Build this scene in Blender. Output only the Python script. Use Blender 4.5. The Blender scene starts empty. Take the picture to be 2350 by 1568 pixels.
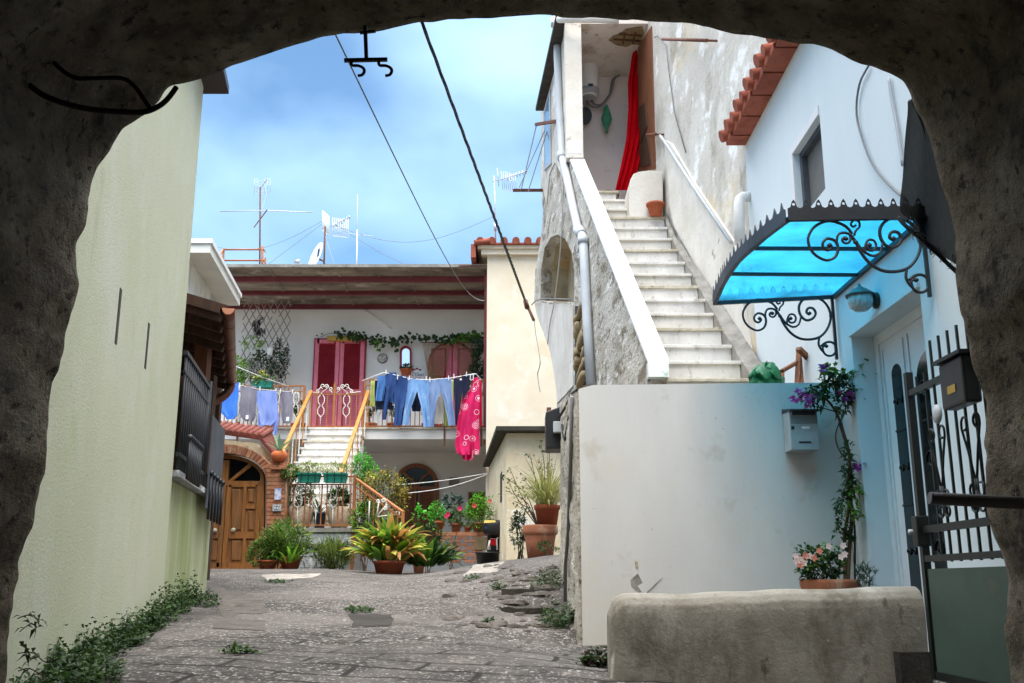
import bpy, bmesh, math, random
from mathutils import Vector, noise
from mathutils.geometry import tessellate_polygon
R = math.radians
rnd = random.Random(7)
SC = bpy.context.scene
COL = SC.collection
# ---------------------------------------------------------------- camera, sky, sun, exposure
F, CX, CY, PITCH, EYE = 2285.0, 1175.0, 784.0, R(13.67), 1.6
cp, sp = math.cos(PITCH), math.sin(PITCH)
cd = bpy.data.cameras.new('camera'); cam = bpy.data.objects.new('camera', cd); COL.objects.link(cam)
cam.location = (0, 0, EYE); cam.rotation_euler = (R(90) + PITCH, 0, 0)
cd.sensor_width = 36; cd.lens = F / 2350 * 36; cd.clip_end = 2000; cd.clip_start = 0.02
SC.camera = cam
SUN_EL, SUN_AZ = R(60), R(170)          # azimuth clockwise from +Y: high behind the camera, veiled by thin cloud
w = bpy.data.worlds.new('World'); SC.world = w; w.use_nodes = True
nt = w.node_tree; nt.nodes.clear(); N = nt.nodes.new; Lk = nt.links.new
out = N('ShaderNodeOutputWorld'); bg = N('ShaderNodeBackground'); Lk(bg.outputs[0], out.inputs[0])
sky = N('ShaderNodeTexSky'); sky.sky_type = 'NISHITA'; sky.sun_disc = False
sky.sun_elevation = SUN_EL; sky.sun_rotation = SUN_AZ; sky.air_density = 1.15; sky.dust_density = 1.2; sky.ozone_density = 1.6
tc = N('ShaderNodeTexCoord'); mp = N('ShaderNodeMapping'); mp.inputs['Scale'].default_value = (1, 1, 1.5); mp.inputs['Location'].default_value = (2.3, .6, 4.1)
Lk(tc.outputs['Generated'], mp.inputs[0])
n1 = N('ShaderNodeTexNoise'); n1.inputs['Scale'].default_value = 3.4; n1.inputs['Detail'].default_value = 5; n1.inputs['Roughness'].default_value = .46
Lk(mp.outputs[0], n1.inputs[0])
cr = N('ShaderNodeValToRGB'); cr.color_ramp.elements[0].position = .38; cr.color_ramp.elements[1].position = .70
cr.color_ramp.elements[0].color = (.14, .14, .14, 1); cr.color_ramp.elements[1].color = (.86, .86, .86, 1)
Lk(n1.outputs[0], cr.inputs[0])
mx = N('ShaderNodeMix'); mx.data_type = 'RGBA'; Lk(cr.outputs[0], mx.inputs[0]); Lk(sky.outputs[0], mx.inputs[6]); mx.inputs[7].default_value = (5.3, 6.9, 8.6, 1)
hs = N('ShaderNodeHueSaturation'); hs.inputs['Saturation'].default_value = 1.3; hs.inputs['Value'].default_value = .92; Lk(mx.outputs[2], hs.inputs['Color'])
# the thin cloud sheet is brightest overhead and towards the veiled sun
sx = N('ShaderNodeSeparateXYZ'); Lk(tc.outputs['Generated'], sx.inputs[0])
zr = N('ShaderNodeMapRange'); zr.interpolation_type = 'SMOOTHSTEP'; zr.inputs[1].default_value = .56; zr.inputs[2].default_value = .86; Lk(sx.outputs[2], zr.inputs[0])
m3 = N('ShaderNodeMix'); m3.data_type = 'RGBA'; Lk(zr.outputs[0], m3.inputs[0]); Lk(hs.outputs[0], m3.inputs[6]); m3.inputs[7].default_value = (27, 27.5, 28.5, 1)
Lk(m3.outputs[2], bg.inputs[0]); bg.inputs[1].default_value = .10
sl = bpy.data.lights.new('sun', 'SUN'); sun = bpy.data.objects.new('sun', sl); COL.objects.link(sun)
sl.energy = 1.5; sl.angle = R(50); sl.color = (1, .965, .9)
sd = Vector((math.sin(SUN_AZ) * math.cos(SUN_EL), math.cos(SUN_AZ) * math.cos(SUN_EL), math.sin(SUN_EL)))
sun.rotation_euler = sd.to_track_quat('Z', 'Y').to_euler(); sun.location = (-4, -4, 20)
SC.view_settings.view_transform = 'Standard'; SC.view_settings.look = 'None'; SC.view_settings.exposure = 1.15; SC.view_settings.gamma = 1
SC.cycles.max_bounces = 8; SC.cycles.transparent_max_bounces = 12; SC.cycles.use_denoising = True

# ---------------------------------------------------------------- helpers
def ray(x, y):
    u, v = (x - CX) / F, (CY - y) / F
    return Vector((u, cp - v * sp, sp + v * cp))
def P(x, y, Y):
    d = ray(x, y); t = Y / d.y
    return Vector((d.x * t, Y, EYE + d.z * t))
def PX(x, y, X):
    d = ray(x, y); t = X / d.x
    return Vector((X, d.y * t, EYE + d.z * t))
def PV(x, y, A, B):                       # vertical plane through plan points A, B
    d = ray(x, y); nx, ny = B[1] - A[1], A[0] - B[0]
    t = (A[0] * nx + A[1] * ny) / (d.x * nx + d.y * ny)
    return Vector((d.x * t, d.y * t, EYE + d.z * t))
def lin(c):
    return tuple((v / 255 / 12.92 if v <= 10 else ((v / 255 + .055) / 1.055) ** 2.4) for v in c) + (1,)
def mat(name, c1, c2=None, sc=4, lo=.35, hi=.65, st=(1, 1, 1), layers=(), rough=.8, bump=0, bsc=30, bst=(1, 1, 1), bdist=.02, metal=0, spec=.3,
        trans=0, island=0, alpha=1, tcol=None):
    m = bpy.data.materials.new(name); m.use_nodes = True; t = m.node_tree; n = t.nodes.new; L = t.links.new
    b = t.nodes['Principled BSDF']; o = t.nodes['Material Output']
    co = n('ShaderNodeTexCoord')
    def nz(scale, stretch, detail=6, r=.6):
        mpn = n('ShaderNodeMapping'); mpn.inputs['Scale'].default_value = stretch; L(co.outputs['Object'], mpn.inputs[0])
        q = n('ShaderNodeTexNoise'); q.inputs['Scale'].default_value = scale; q.inputs['Detail'].default_value = detail; q.inputs['Roughness'].default_value = r
        L(mpn.outputs[0], q.inputs[0]); return q.outputs[0]
    def mixc(fac, a, bcol):
        q = n('ShaderNodeMix'); q.data_type = 'RGBA'; L(fac, q.inputs[0])
        if isinstance(a, tuple): q.inputs[6].default_value = a
        else: L(a, q.inputs[6])
        q.inputs[7].default_value = bcol; return q.outputs[2]
    def rng(sock, a, c):
        q = n('ShaderNodeMapRange'); q.inputs[1].default_value = a; q.inputs[2].default_value = c; L(sock, q.inputs[0]); return q.outputs[0]
    cur = lin(c1)
    if c2: cur = mixc(rng(nz(sc, st), lo, hi), cur, lin(c2))
    for ly in layers:
        col, s, a, c = ly[:4]; stt = ly[4] if len(ly) > 4 else (1, 1, 1)
        cur = mixc(rng(nz(s, stt, 8, .65), a, c), cur, lin(col))
    if island:
        g = n('ShaderNodeNewGeometry'); h = n('ShaderNodeHueSaturation')
        L(rng(g.outputs['Random Per Island'], 0, 1), h.inputs['Value'])
        mr = h.inputs['Value'].links[0].from_node; mr.inputs[3].default_value = 1 - island; mr.inputs[4].default_value = 1 + island
        if isinstance(cur, tuple): h.inputs['Color'].default_value = cur
        else: L(cur, h.inputs['Color'])
        cur = h.outputs[0]
    if isinstance(cur, tuple): b.inputs['Base Color'].default_value = cur
    else: L(cur, b.inputs['Base Color'])
    b.inputs['Roughness'].default_value = rough; b.inputs['Metallic'].default_value = metal; b.inputs['Specular IOR Level'].default_value = spec
    if bump:
        bn = n('ShaderNodeBump'); bn.inputs['Strength'].default_value = bump; bn.inputs['Distance'].default_value = bdist
        L(nz(bsc, bst, 8, .68), bn.inputs['Height']); L(bn.outputs[0], b.inputs['Normal'])
    sh = b.outputs[0]
    if trans:
        tr = n('ShaderNodeBsdfTranslucent'); ms = n('ShaderNodeMixShader'); ms.inputs[0].default_value = trans
        if tcol: tr.inputs[0].default_value = lin(tcol)
        elif isinstance(cur, tuple): tr.inputs[0].default_value = cur
        else: L(cur, tr.inputs[0])
        L(sh, ms.inputs[1]); L(tr.outputs[0], ms.inputs[2]); sh = ms.outputs[0]
    if alpha < 1:
        tp = n('ShaderNodeBsdfTransparent'); ms = n('ShaderNodeMixShader'); ms.inputs[0].default_value = alpha
        L(tp.outputs[0], ms.inputs[1]); L(sh, ms.inputs[2]); sh = ms.outputs[0]
    L(sh, o.inputs[0]); m['_n'] = 1
    return m
def WT(o): return (WT(o.parent) + o.matrix_parent_inverse.translation if o.parent else Vector((0, 0, 0))) + o.location
class MB:
    def __init__(s): s.v = []; s.f = []; s.s = []
    def add(s, vs, fs, smooth=False):
        k = len(s.v); s.v += [tuple(q) for q in vs]; s.f += [tuple(i + k for i in f) for f in fs]; s.s += [smooth] * len(fs); return s
    def hexa(s, c):                        # 8 corners: bottom 0-3 ccw, top 4-7
        return s.add(c, [(3, 2, 1, 0), (4, 5, 6, 7), (0, 1, 5, 4), (1, 2, 6, 5), (2, 3, 7, 6), (3, 0, 4, 7)])
    def box(s, x0, x1, y0, y1, z0, z1):
        return s.hexa([(x0, y0, z0), (x1, y0, z0), (x1, y1, z0), (x0, y1, z0), (x0, y0, z1), (x1, y0, z1), (x1, y1, z1), (x0, y1, z1)])
    def pbox(s, x0, y0, x1, y1, Y, d):     # box whose front is seen between two photo corners at depth Y, d deep
        a = P(x0, y0, Y); b = P(x1, y1, Y); c = P(x1, y0, Y); e = P(x0, y1, Y)
        xl, xr = (a.x + e.x) / 2, (b.x + c.x) / 2; zt, zb = (a.z + c.z) / 2, (b.z + e.z) / 2
        return s.box(xl, xr, min(Y, Y + d), max(Y, Y + d), zb, zt)
    def bar(s, a, b, wx, wz=None, up=(0, 0, 1)):
        a, b = Vector(a), Vector(b); wz = wz or wx; d = (b - a).normalized(); u = Vector(up)
        if abs(d.dot(u)) > .95: u = Vector((0, 1, 0))
        r = d.cross(u).normalized() * wx / 2; q = r.cross(d).normalized() * wz / 2
        return s.hexa([a - r - q, a + r - q, b + r - q, b - r - q, a - r + q, a + r + q, b + r + q, b - r + q])
    def tube(s, pts, r, seg=6, caps=True, r2=None):
        pts = [Vector(p) for p in pts]; n = len(pts); k = len(s.v); up = Vector((.12, .2, .97)).normalized(); prev = None
        for i, p in enumerate(pts):
            d = (pts[min(i + 1, n - 1)] - pts[max(i - 1, 0)]); d = d.normalized() if d.length > 1e-9 else Vector((0, 0, 1))
            if prev is None:
                x = d.cross(up); x = x.normalized() if x.length > .05 else d.cross(Vector((1, 0, 0))).normalized()
            else:
                x = prev - d * prev.dot(d); x = x.normalized() if x.length > 1e-6 else d.cross(up).normalized()
            prev = x; y = d.cross(x); rr = r if r2 is None else r + (r2 - r) * i / max(1, n - 1)
            for j in range(seg):
                a = 2 * math.pi * j / seg; s.v.append(tuple(p + x * rr * math.cos(a) + y * rr * math.sin(a)))
        for i in range(n - 1):
            for j in range(seg):
                a = k + i * seg + j; b = k + i * seg + (j + 1) % seg
                s.f.append((a, b, b + seg, a + seg)); s.s.append(seg > 4)
        if caps:
            s.f.append(tuple(k + j for j in range(seg))[::-1]); s.s.append(False)
            s.f.append(tuple(k + (n - 1) * seg + j for j in range(seg))); s.s.append(False)
        return s
    def lathe(s, c, prof, seg=20, sq=1.0):  # prof: (r, z) list, c base centre
        k = len(s.v); c = Vector(c)
        for r, z in prof:
            for j in range(seg):
                a = 2 * math.pi * j / seg; s.v.append((c.x + r * math.cos(a), c.y + r * sq * math.sin(a), c.z + z))
        for i in range(len(prof) - 1):
            for j in range(seg):
                a = k + i * seg + j; b = k + i * seg + (j + 1) % seg
                s.f.append((a, b, b + seg, a + seg)); s.s.append(True)
        s.f.append(tuple(k + j for j in range(seg))[::-1]); s.s.append(False)
        s.f.append(tuple(k + (len(prof) - 1) * seg + j for j in range(seg))); s.s.append(False)
        return s
    def slab(s, loops, off):               # planar polygon (outer loop + holes), thickened by vector off
        loops = [[Vector(p) for p in l] for l in loops]; off = Vector(off)
        tri = tessellate_polygon(loops); flat = [p for l in loops for p in l]; n = len(flat)
        fs = [tuple(t) for t in tri] + [tuple(i + n for i in t[::-1]) for t in tri]; k = 0
        for l in loops:
            m = len(l)
            for i in range(m): a, b = k + i, k + (i + 1) % m; fs.append((a, b, b + n, a + n))
            k += m
        return s.add(flat + [p + off for p in flat], fs)
    def grid(s, fn, nu, nv, smooth=True):  # open surface fn(u, v)
        vs = [fn(i / nu, j / nv) for j in range(nv + 1) for i in range(nu + 1)]
        fs = [(j * (nu + 1) + i, j * (nu + 1) + i + 1, (j + 1) * (nu + 1) + i + 1, (j + 1) * (nu + 1) + i) for j in range(nv) for i in range(nu)]
        return s.add(vs, fs, smooth)
    def leaf(s, p, d, L, W, droop=.3, nrm=None):
        p = Vector(p); d = Vector(d).normalized(); sd_ = d.cross(Vector(nrm) if nrm else Vector((rnd.uniform(-.6, .6), rnd.uniform(-.6, .6), 1)))
        if sd_.length < .05: sd_ = d.cross(Vector((1, .2, 0)))
        sd_.normalize(); up = sd_.cross(d); m = p + d * L * .45 + up * L * .06; tip = p + d * L - Vector((0, 0, 1)) * L * droop
        return s.add([p, m + sd_ * W / 2 + up * W * .12, tip, m - sd_ * W / 2 + up * W * .12, m], [(0, 1, 4), (1, 2, 4), (2, 3, 4), (3, 0, 4)])
    def blade(s, p, d, L, W, droop=.6, n=5, twist=0):
        p = Vector(p); d = Vector(d).normalized(); side = d.cross(Vector((0, 0, 1)))
        side = side.normalized() if side.length > .05 else Vector((math.cos(twist * 9), math.sin(twist * 9), 0))
        vs = []; q = p.copy(); dd = d.copy()
        for i in range(n + 1):
            t = i / n; wv = W * (math.sin(math.pi * (.12 + .88 * t)) * .95 + .05) / 2 if i < n else W * .02
            sdv = (side + Vector((0, 0, 1)) * twist * .8).normalized()
            vs += [q + sdv * wv, q - sdv * wv]
            q = q + dd * (L / n); dd = (dd - Vector((0, 0, 1)) * droop * 1.6 / n).normalized()
        return s.add(vs, [(2 * i, 2 * i + 1, 2 * i + 3, 2 * i + 2) for i in range(n)], True)
    def build(s, name, m, parent=None, bevel=0):
        me = bpy.data.meshes.new(name); me.from_pydata(s.v, [], s.f); me.update()
        me.polygons.foreach_set('use_smooth', s.s); me.materials.append(m)
        bm = bmesh.new(); bm.from_mesh(me); bmesh.ops.recalc_face_normals(bm, faces=bm.faces); bm.to_mesh(me); bm.free()
        o = bpy.data.objects.new(name, me); COL.objects.link(o)
        if parent is not None:
            o.parent = parent; o.matrix_parent_inverse.translation = -WT(parent)
        if bevel:
            bv = o.modifiers.new('bevel', 'BEVEL'); bv.width = bevel; bv.segments = 2; bv.limit_method = 'ANGLE'
        return o
def empty(name, loc, label, cat, group=None):
    o = bpy.data.objects.new(name, None); COL.objects.link(o); o.location = loc; o.empty_display_size = .1
    return tag(o, label, cat, group)
def tag(o, label, cat, group=None):
    o['label'] = label; o['category'] = cat
    if group: o['group'] = group
    return o
def struct(o, kind='structure', label=None, cat=None):
    o['kind'] = kind
    if label: o['label'] = label; o['category'] = cat
    return o
def copy_tree(o, parent=None):
    c = o.copy(); COL.objects.link(c)
    if parent is not None: c.parent = parent; c.matrix_parent_inverse = o.matrix_parent_inverse.copy()
    for ch in list(o.children): copy_tree(ch, c)
    return c
def arc(cx, cy, rx, ry, a0, a1, n):
    return [(cx + rx * math.cos(R(a0 + (a1 - a0) * i / n)), cy + ry * math.sin(R(a0 + (a1 - a0) * i / n))) for i in range(n + 1)]
def smooth_pts(pts, n=4):                 # Catmull-Rom through points
    pts = [Vector(p) for p in pts]; o = []
    for i in range(len(pts) - 1):
        a, b, c, d = pts[max(i - 1, 0)], pts[i], pts[i + 1], pts[min(i + 2, len(pts) - 1)]
        for k in range(n):
            t = k / n; o.append(.5 * (2 * b + (c - a) * t + (2 * a - 5 * b + 4 * c - d) * t * t + (3 * b - a - 3 * c + d) * t ** 3))
    return o + [pts[-1]]
def text(name, body, size, loc, rot, m, parent):
    c = bpy.data.curves.new(name, 'FONT'); c.body = body; c.size = size; c.align_x = 'CENTER'; c.align_y = 'CENTER'; c.extrude = .001
    t = bpy.data.objects.new(name, c); COL.objects.link(t); bpy.context.view_layer.update()
    me = bpy.data.meshes.new_from_object(t); bpy.data.objects.remove(t); me.materials.clear(); me.materials.append(m)
    o = bpy.data.objects.new(name, me); COL.objects.link(o); o.rotation_euler = rot; o.parent = parent; o.location = Vector(loc) - WT(parent)
    return o

# ---------------------------------------------------------------- ground heights
GX = [-3.2, -1.5, -.3, .5, 2.0]
GY = [2, 5, 7.3, 9, 10.7, 12.5, 15, 17, 26]
GZ = [[.92] * 5, [1.17, 1.15, 1.14, 1.10, 1.05], [1.31, 1.28, 1.26, 1.2, 1.2], [1.42, 1.40, 1.42, 1.5, 1.5], [1.53, 1.53, 1.60, 1.79, 1.8],
      [1.64, 1.63, 1.74, 1.93, 1.93], [1.78, 1.72, 1.90, 1.98, 1.98], [1.84, 1.77, 1.93, 2.0, 2.0], [1.9, 1.9, 2.0, 2.05, 2.05]]
def _cr(xs, vs, x):
    x = min(max(x, xs[0]), xs[-1])
    for i in range(len(xs) - 1):
        if x <= xs[i + 1]: break
    t = (x - xs[i]) / (xs[i + 1] - xs[i]); a, b, c, d = vs[max(i - 1, 0)], vs[i], vs[i + 1], vs[min(i + 2, len(vs) - 1)]
    return .5 * (2 * b + (c - a) * t + (2 * a - 5 * b + 4 * c - d) * t * t + (3 * b - a - 3 * c + d) * t ** 3)
def gz(X, Y):
    z = _cr(GY, [_cr(GX, r, X) for r in GZ], Y)
    k = max(0, min(1, (16 - Y) / 6)) * max(0, min(1, (Y - 2) / 3))
    z -= .2 * math.exp(-((X - .27) ** 2 + (Y - 8.75) ** 2) / .07)
    return z + k * (.035 * noise.noise((X * .9, Y * .9, 0)) + .016 * noise.noise((X * 3.1, Y * 3.1, 5)))
def G(x, y, lift=0.0):                    # ground point seen at a photo point
    lo_, p = 3.0, None
    Y = 3.0
    while Y < 26:
        q = P(x, y, Y)
        if q.z <= gz(q.x, q.y): break
        Y += .1
    a, b = Y - .1, Y
    for _ in range(14):
        m = (a + b) / 2; q = P(x, y, m)
        if q.z <= gz(q.x, q.y): b = m
        else: a = m
    q = P(x, y, b); return Vector((q.x, q.y, gz(q.x, q.y) + lift))
# ---------------------------------------------------------------- materials
m_green_wall = mat('pale_green_plaster', (200, 200, 174), (189, 191, 160), 1.4, .3, .7, (1, .6, .5), layers=[((207, 205, 190), 1.8, .5, .75, (1, .6, .4)), ((170, 178, 122), 1.5, .62, .8, (1, .6, .4)), ((178, 176, 152), 5, .62, .75, (1, .7, .15)), ((172, 172, 152), 40, .58, .68), ((150, 150, 128), 9, .7, .76)], rough=.9, bump=.35, bsc=80)
m_moss_wall = mat('mossy_plaster', (190, 194, 160), (150, 158, 105), 2.5, .35, .65, (1, 1, .16), layers=[((95, 104, 70), 5, .6, .74, (1, 1, .12)), ((205, 203, 190), 3, .6, .8, (1, 1, .25))], rough=.9, bump=.3, bsc=40)
m_tuff = mat('dark_tuff_stone', (154, 140, 118), (106, 95, 79), 9, .35, .65, layers=[((190, 178, 158), 2.2, .52, .74), ((52, 45, 37), 26, .54, .63), ((108, 102, 92), 5, .55, .7, (1, .5, 1)), ((156, 146, 128), 52, .57, .65), ((60, 54, 45), 3.1, .58, .7)], rough=.95, bump=1, bsc=60, bdist=.045)
m_peel = mat('peeling_whitewash', (212, 207, 198), (194, 187, 176), 1.4, .35, .65, (1, .5, .8), layers=[((170, 163, 150), 2.4, .52, .68, (1, .6, .5)), ((144, 136, 122), 5, .6, .72, (1, .6, .4)), ((232, 230, 226), 3.0, .55, .62, (1, .5, .7)), ((212, 190, 152), .8, .55, .7, (1, .6, 1)), ((120, 114, 104), 17, .66, .71, (1, .5, .7))], rough=.95, bump=.55, bsc=17, bst=(1, .6, .7), bdist=.025)
m_peel_dark = mat('weathered_old_plaster', (178, 171, 158), (202, 196, 185), 2.4, .4, .6, (1, .4, 1), layers=[((136, 125, 107), 4.6, .52, .6, (1, .4, 1)), ((224, 220, 213), 5.5, .56, .61, (1, .4, 1)), ((92, 84, 70), 17, .6, .66, (1, .4, 1)), ((166, 140, 100), 1.3, .58, .74, (1, .4, 1)), ((118, 118, 92), 3.6, .66, .75, (1, .4, 1)), ((212, 207, 198), 22, .6, .66, (1, .4, 1))], rough=.95, bump=1, bsc=18, bst=(1, .4, 1), bdist=.05)
m_peel_white = mat('old_white_plaster', (226, 221, 212), (208, 200, 188), 2, .35, .65, layers=[((165, 152, 132), 5, .62, .7), ((196, 176, 140), 1.5, .62, .8), ((130, 118, 100), 12, .66, .72)], rough=.9, bump=.45, bsc=14, bdist=.02)
m_niche = mat('stained_niche_plaster', (190, 174, 146), (156, 144, 120), 3, .35, .65, (1, .6, 1), layers=[((186, 146, 92), 1.8, .52, .7), ((108, 99, 80), 9, .6, .7), ((210, 204, 192), 5, .62, .72)], rough=.95, bump=.5, bsc=18)
m_rubble = mat('tuff_rubble', (168, 148, 112), (138, 120, 90), 6, .35, .65, layers=[((108, 94, 70), 14, .55, .66)], rough=.95, bump=.8, bsc=30)
m_white = mat('white_paint_plaster', (226, 226, 226), (214, 214, 216), 1.2, .3, .7, (1, 1, .3), layers=[((196, 194, 188), 6, .62, .8, (1, 1, .12))], rough=.85, bump=.12, bsc=50)
m_houseblue = mat('pale_blue_white_plaster', (214, 222, 224), (204, 214, 218), 1.5, .3, .7, (1, 1, .3), layers=[((186, 190, 188), 7, .62, .8, (1, 1, .1))], rough=.85, bump=.12, bsc=50)
m_rough = mat('crumbling_stone_wall', (206, 198, 184), (178, 169, 153), 5, .38, .62, (1, .35, 1), layers=[((226, 221, 212), 9, .55, .64, (1, .35, 1)), ((116, 107, 93), 17, .58, .66, (1, .35, 1)), ((216, 211, 200), 30, .6, .67, (1, .35, 1)), ((140, 131, 115), 2.2, .56, .7, (1, .35, 1))], rough=.95, bump=1, bsc=24, bst=(1, .35, 1), bdist=.05)
m_court = mat('courtyard_wall_plaster', (208, 205, 200), (197, 194, 190), 2, .3, .7, (1, 1, .35), layers=[((200, 192, 176), 1.2, .54, .8), ((176, 172, 166), 14, .64, .8, (1, 1, .06)), ((188, 182, 172), 3, .6, .7), ((150, 145, 138), 26, .66, .74), ((196, 193, 189), 46, .6, .9, (1, 1, .05)), ((168, 160, 148), 1.1, .6, .72, (1, 1, .12))], rough=.9, bump=.06, bsc=70)
m_low = mat('grimy_low_wall', (176, 170, 158), (138, 131, 118), 2.6, .35, .65, (1, 1, .6), layers=[((96, 86, 70), 1.7, .5, .64, (1, 1, .5)), ((140, 132, 118), 7, .55, .68), ((78, 68, 54), 8, .6, .7, (1, 1, .4)), ((178, 172, 158), 18, .64, .7)], rough=.9, bump=.6, bsc=30, bdist=.012)
m_cream = mat('cream_plaster', (222, 210, 188), (216, 200, 174), 1.6, .35, .65, layers=[((212, 188, 156), 1.1, .58, .75), ((226, 218, 204), 2.4, .55, .7)], rough=.9, bump=.15, bsc=40)
m_shed = mat('flaking_cream_plaster', (238, 224, 194), (224, 204, 166), 2.2, .35, .65, layers=[((180, 160, 128), 8, .6, .67), ((244, 238, 224), 3, .58, .66), ((150, 136, 110), 18, .63, .69)], rough=.9, bump=.5, bsc=26)
m_facade = mat('white_facade_plaster', (230, 226, 220), (218, 213, 206), 1.2, .3, .7, rough=.9, bump=.1, bsc=40)
m_conc = mat('grey_concrete', (150, 146, 138), (122, 118, 110), 5, .35, .65, layers=[((96, 92, 86), 12, .58, .7)], rough=.9, bump=.4, bsc=40)
m_darkconc = mat('dark_concrete', (76, 72, 65), (56, 52, 47), 5, .35, .65, layers=[((104, 100, 92), 30, .62, .7)], rough=.95, bump=.6, bsc=40)
m_strip = mat('pale_cement_smear', (168, 161, 151), (138, 130, 120), 7, .4, .6, layers=[((104, 97, 90), 13, .54, .64)], rough=.95, bump=.6, bsc=30)
m_apron = mat('worn_concrete', (104, 97, 91), (86, 80, 74), 3, .35, .65, layers=[((124, 117, 110), 11, .56, .68), ((66, 61, 55), 6, .56, .7)], rough=.95, bump=.6, bsc=30)
m_drain = mat('dark_drain_concrete', (66, 61, 57), (52, 48, 44), 5, .35, .65, layers=[((76, 71, 65), 26, .6, .7)], rough=.95, bump=.7, bsc=36)
m_cement = mat('pale_cement_patch', (206, 202, 196), (178, 172, 164), 9, .4, .6, layers=[((140, 134, 126), 22, .58, .66)], rough=.95, bump=.6, bsc=30)
m_marble = mat('white_marble', (222, 218, 211), (200, 196, 190), 2.5, .4, .65, (1.4, 1, .6), layers=[((166, 160, 148), 5, .58, .7, (2, 1, 1)), ((146, 134, 112), 12, .63, .72), ((234, 232, 228), 3, .55, .7), ((172, 166, 156), 30, .6, .7, (1, 1, .3))], rough=.5, bump=.15, bsc=30)
m_marble_edge = mat('worn_marble_edge', (200, 192, 172), (172, 162, 140), 8, .4, .6, layers=[((120, 106, 84), 16, .6, .68)], rough=.6, bump=.4, bsc=40)
m_capwhite = mat('white_glazed_tile', (246, 246, 248), (238, 238, 242), 2, rough=.25)
m_pvc = mat('grey_pvc_pipe', (190, 194, 198), (174, 178, 182), 3, .3, .7, rough=.5)
m_pvcw = mat('white_pvc_pipe', (228, 226, 222), (212, 208, 202), 3, rough=.5)
m_slate = mat('grey_stone_block', (182, 184, 184), (150, 152, 154), 6, .35, .65, layers=[((210, 212, 212), 10, .56, .64), ((112, 114, 116), 14, .58, .66)], rough=.85, bump=.6, bsc=24)
m_rooft = mat('terracotta_tile', (164, 90, 68), (134, 70, 54), 5, .35, .65, layers=[((108, 62, 50), 12, .58, .7), ((196, 160, 134), 14, .66, .72)], rough=.85, bump=.3, bsc=40)
m_roofdk = mat('dark_red_tile', (132, 72, 60), (104, 56, 48), 5, .35, .65, layers=[((84, 52, 44), 12, .58, .7), ((166, 116, 96), 16, .66, .72)], rough=.85, bump=.3, bsc=40)
m_terr = mat('terracotta', (178, 98, 66), (158, 82, 56), 6, .35, .65, layers=[((196, 134, 104), 9, .6, .72)], rough=.85, bump=.15, bsc=60)
m_terrold = mat('aged_terracotta', (172, 112, 84), (146, 90, 66), 4, .35, .65, layers=[((196, 170, 146), 5, .55, .7, (1, 1, .5)), ((116, 112, 78), 4, .64, .76)], rough=.9, bump=.3, bsc=30)
m_brick = mat('old_brick', (170, 116, 84), (150, 96, 70), 7, .4, .6, layers=[((192, 158, 122), 6, .56, .66), ((124, 98, 80), 12, .6, .7)], rough=.9, bump=.5, bsc=40, island=.3)
m_mortar = mat('brick_mortar', (190, 172, 146), (164, 146, 122), 9, rough=.95, bump=.4, bsc=50)
m_wood = mat('weathered_oak', (150, 100, 54), (112, 76, 44), 4, .35, .65, (6, 6, .5), layers=[((96, 82, 66), 2, .56, .74, (3, 3, .6)), ((72, 48, 28), 9, .6, .72, (5, 5, .4))], rough=.7, bump=.3, bsc=14, bst=(6, 6, .5))
m_woodlt = mat('oak_frame', (162, 106, 52), (132, 84, 42), 5, .35, .65, (5, 5, .5), rough=.6, bump=.2, bsc=14, bst=(6, 6, .5))
m_door = mat('stained_door_wood', (138, 88, 60), (116, 72, 50), 5, .35, .65, (5, 5, .5), rough=.6)
m_darkwood = mat('dark_porch_wood', (82, 56, 40), (58, 40, 30), 5, .35, .65, (3, 3, .5), rough=.75, bump=.3, bsc=12)
m_postwood = mat('brown_porch_post', (116, 72, 46), (96, 58, 38), 6, .35, .65, (4, 4, .4), rough=.7)
m_scrap = mat('scrap_wood', (132, 88, 62), (104, 68, 50), 8, .35, .65, (2, 2, 1), layers=[((170, 140, 118), 14, .6, .7)], rough=.8, bump=.3, bsc=30)
m_copper = mat('copper_gutter', (120, 74, 58), (96, 60, 48), 5, .35, .65, rough=.4, metal=.35)
m_coppercap = mat('bright_copper_cap', (206, 140, 106), (190, 126, 94), 8, rough=.5)
m_iron = mat('black_wrought_iron', (34, 36, 42), (24, 26, 30), 9, rough=.45, spec=.5)
m_irongreen = mat('dark_green_iron', (26, 34, 31), (20, 26, 25), 9, rough=.45, spec=.4)
m_rail = mat('rust_brown_rail_paint', (166, 106, 60), (140, 84, 48), 8, .35, .65, layers=[((104, 62, 42), 13, .6, .7)], rough=.6)
m_railyel = mat('ochre_handrail', (190, 132, 66), (170, 112, 54), 6, rough=.55)
m_railwhite = mat('white_iron_scroll', (230, 226, 216), (212, 204, 190), 8, rough=.6)
m_rust = mat('rusty_steel', (120, 78, 58), (92, 60, 48), 12, .35, .65, rough=.8)
m_beam = mat('dark_red_beam', (118, 52, 56), (98, 42, 48), 4, rough=.7)
m_awn = mat('soot_stained_awning', (140, 128, 112), (86, 76, 66), 1.6, .35, .65, (.6, 1.6, 1), layers=[((176, 166, 150), 2.2, .56, .72), ((64, 56, 48), 2.6, .56, .72)], rough=.85)
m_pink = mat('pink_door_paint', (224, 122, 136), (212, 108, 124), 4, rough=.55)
m_red = mat('dark_red_louvre', (160, 42, 52), (142, 32, 42), 5, rough=.55)
m_pinkdk = mat('red_door_moulding', (160, 46, 62), (146, 38, 54), 5, rough=.55)
m_glass = mat('dark_window_glass', (12, 14, 16), rough=.15, spec=.25)
m_curtgrey = mat('grey_window_screen', (112, 108, 102), (100, 96, 92), 6, rough=.6)
m_whitemetal = mat('white_metal', (232, 232, 230), rough=.4)
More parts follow.
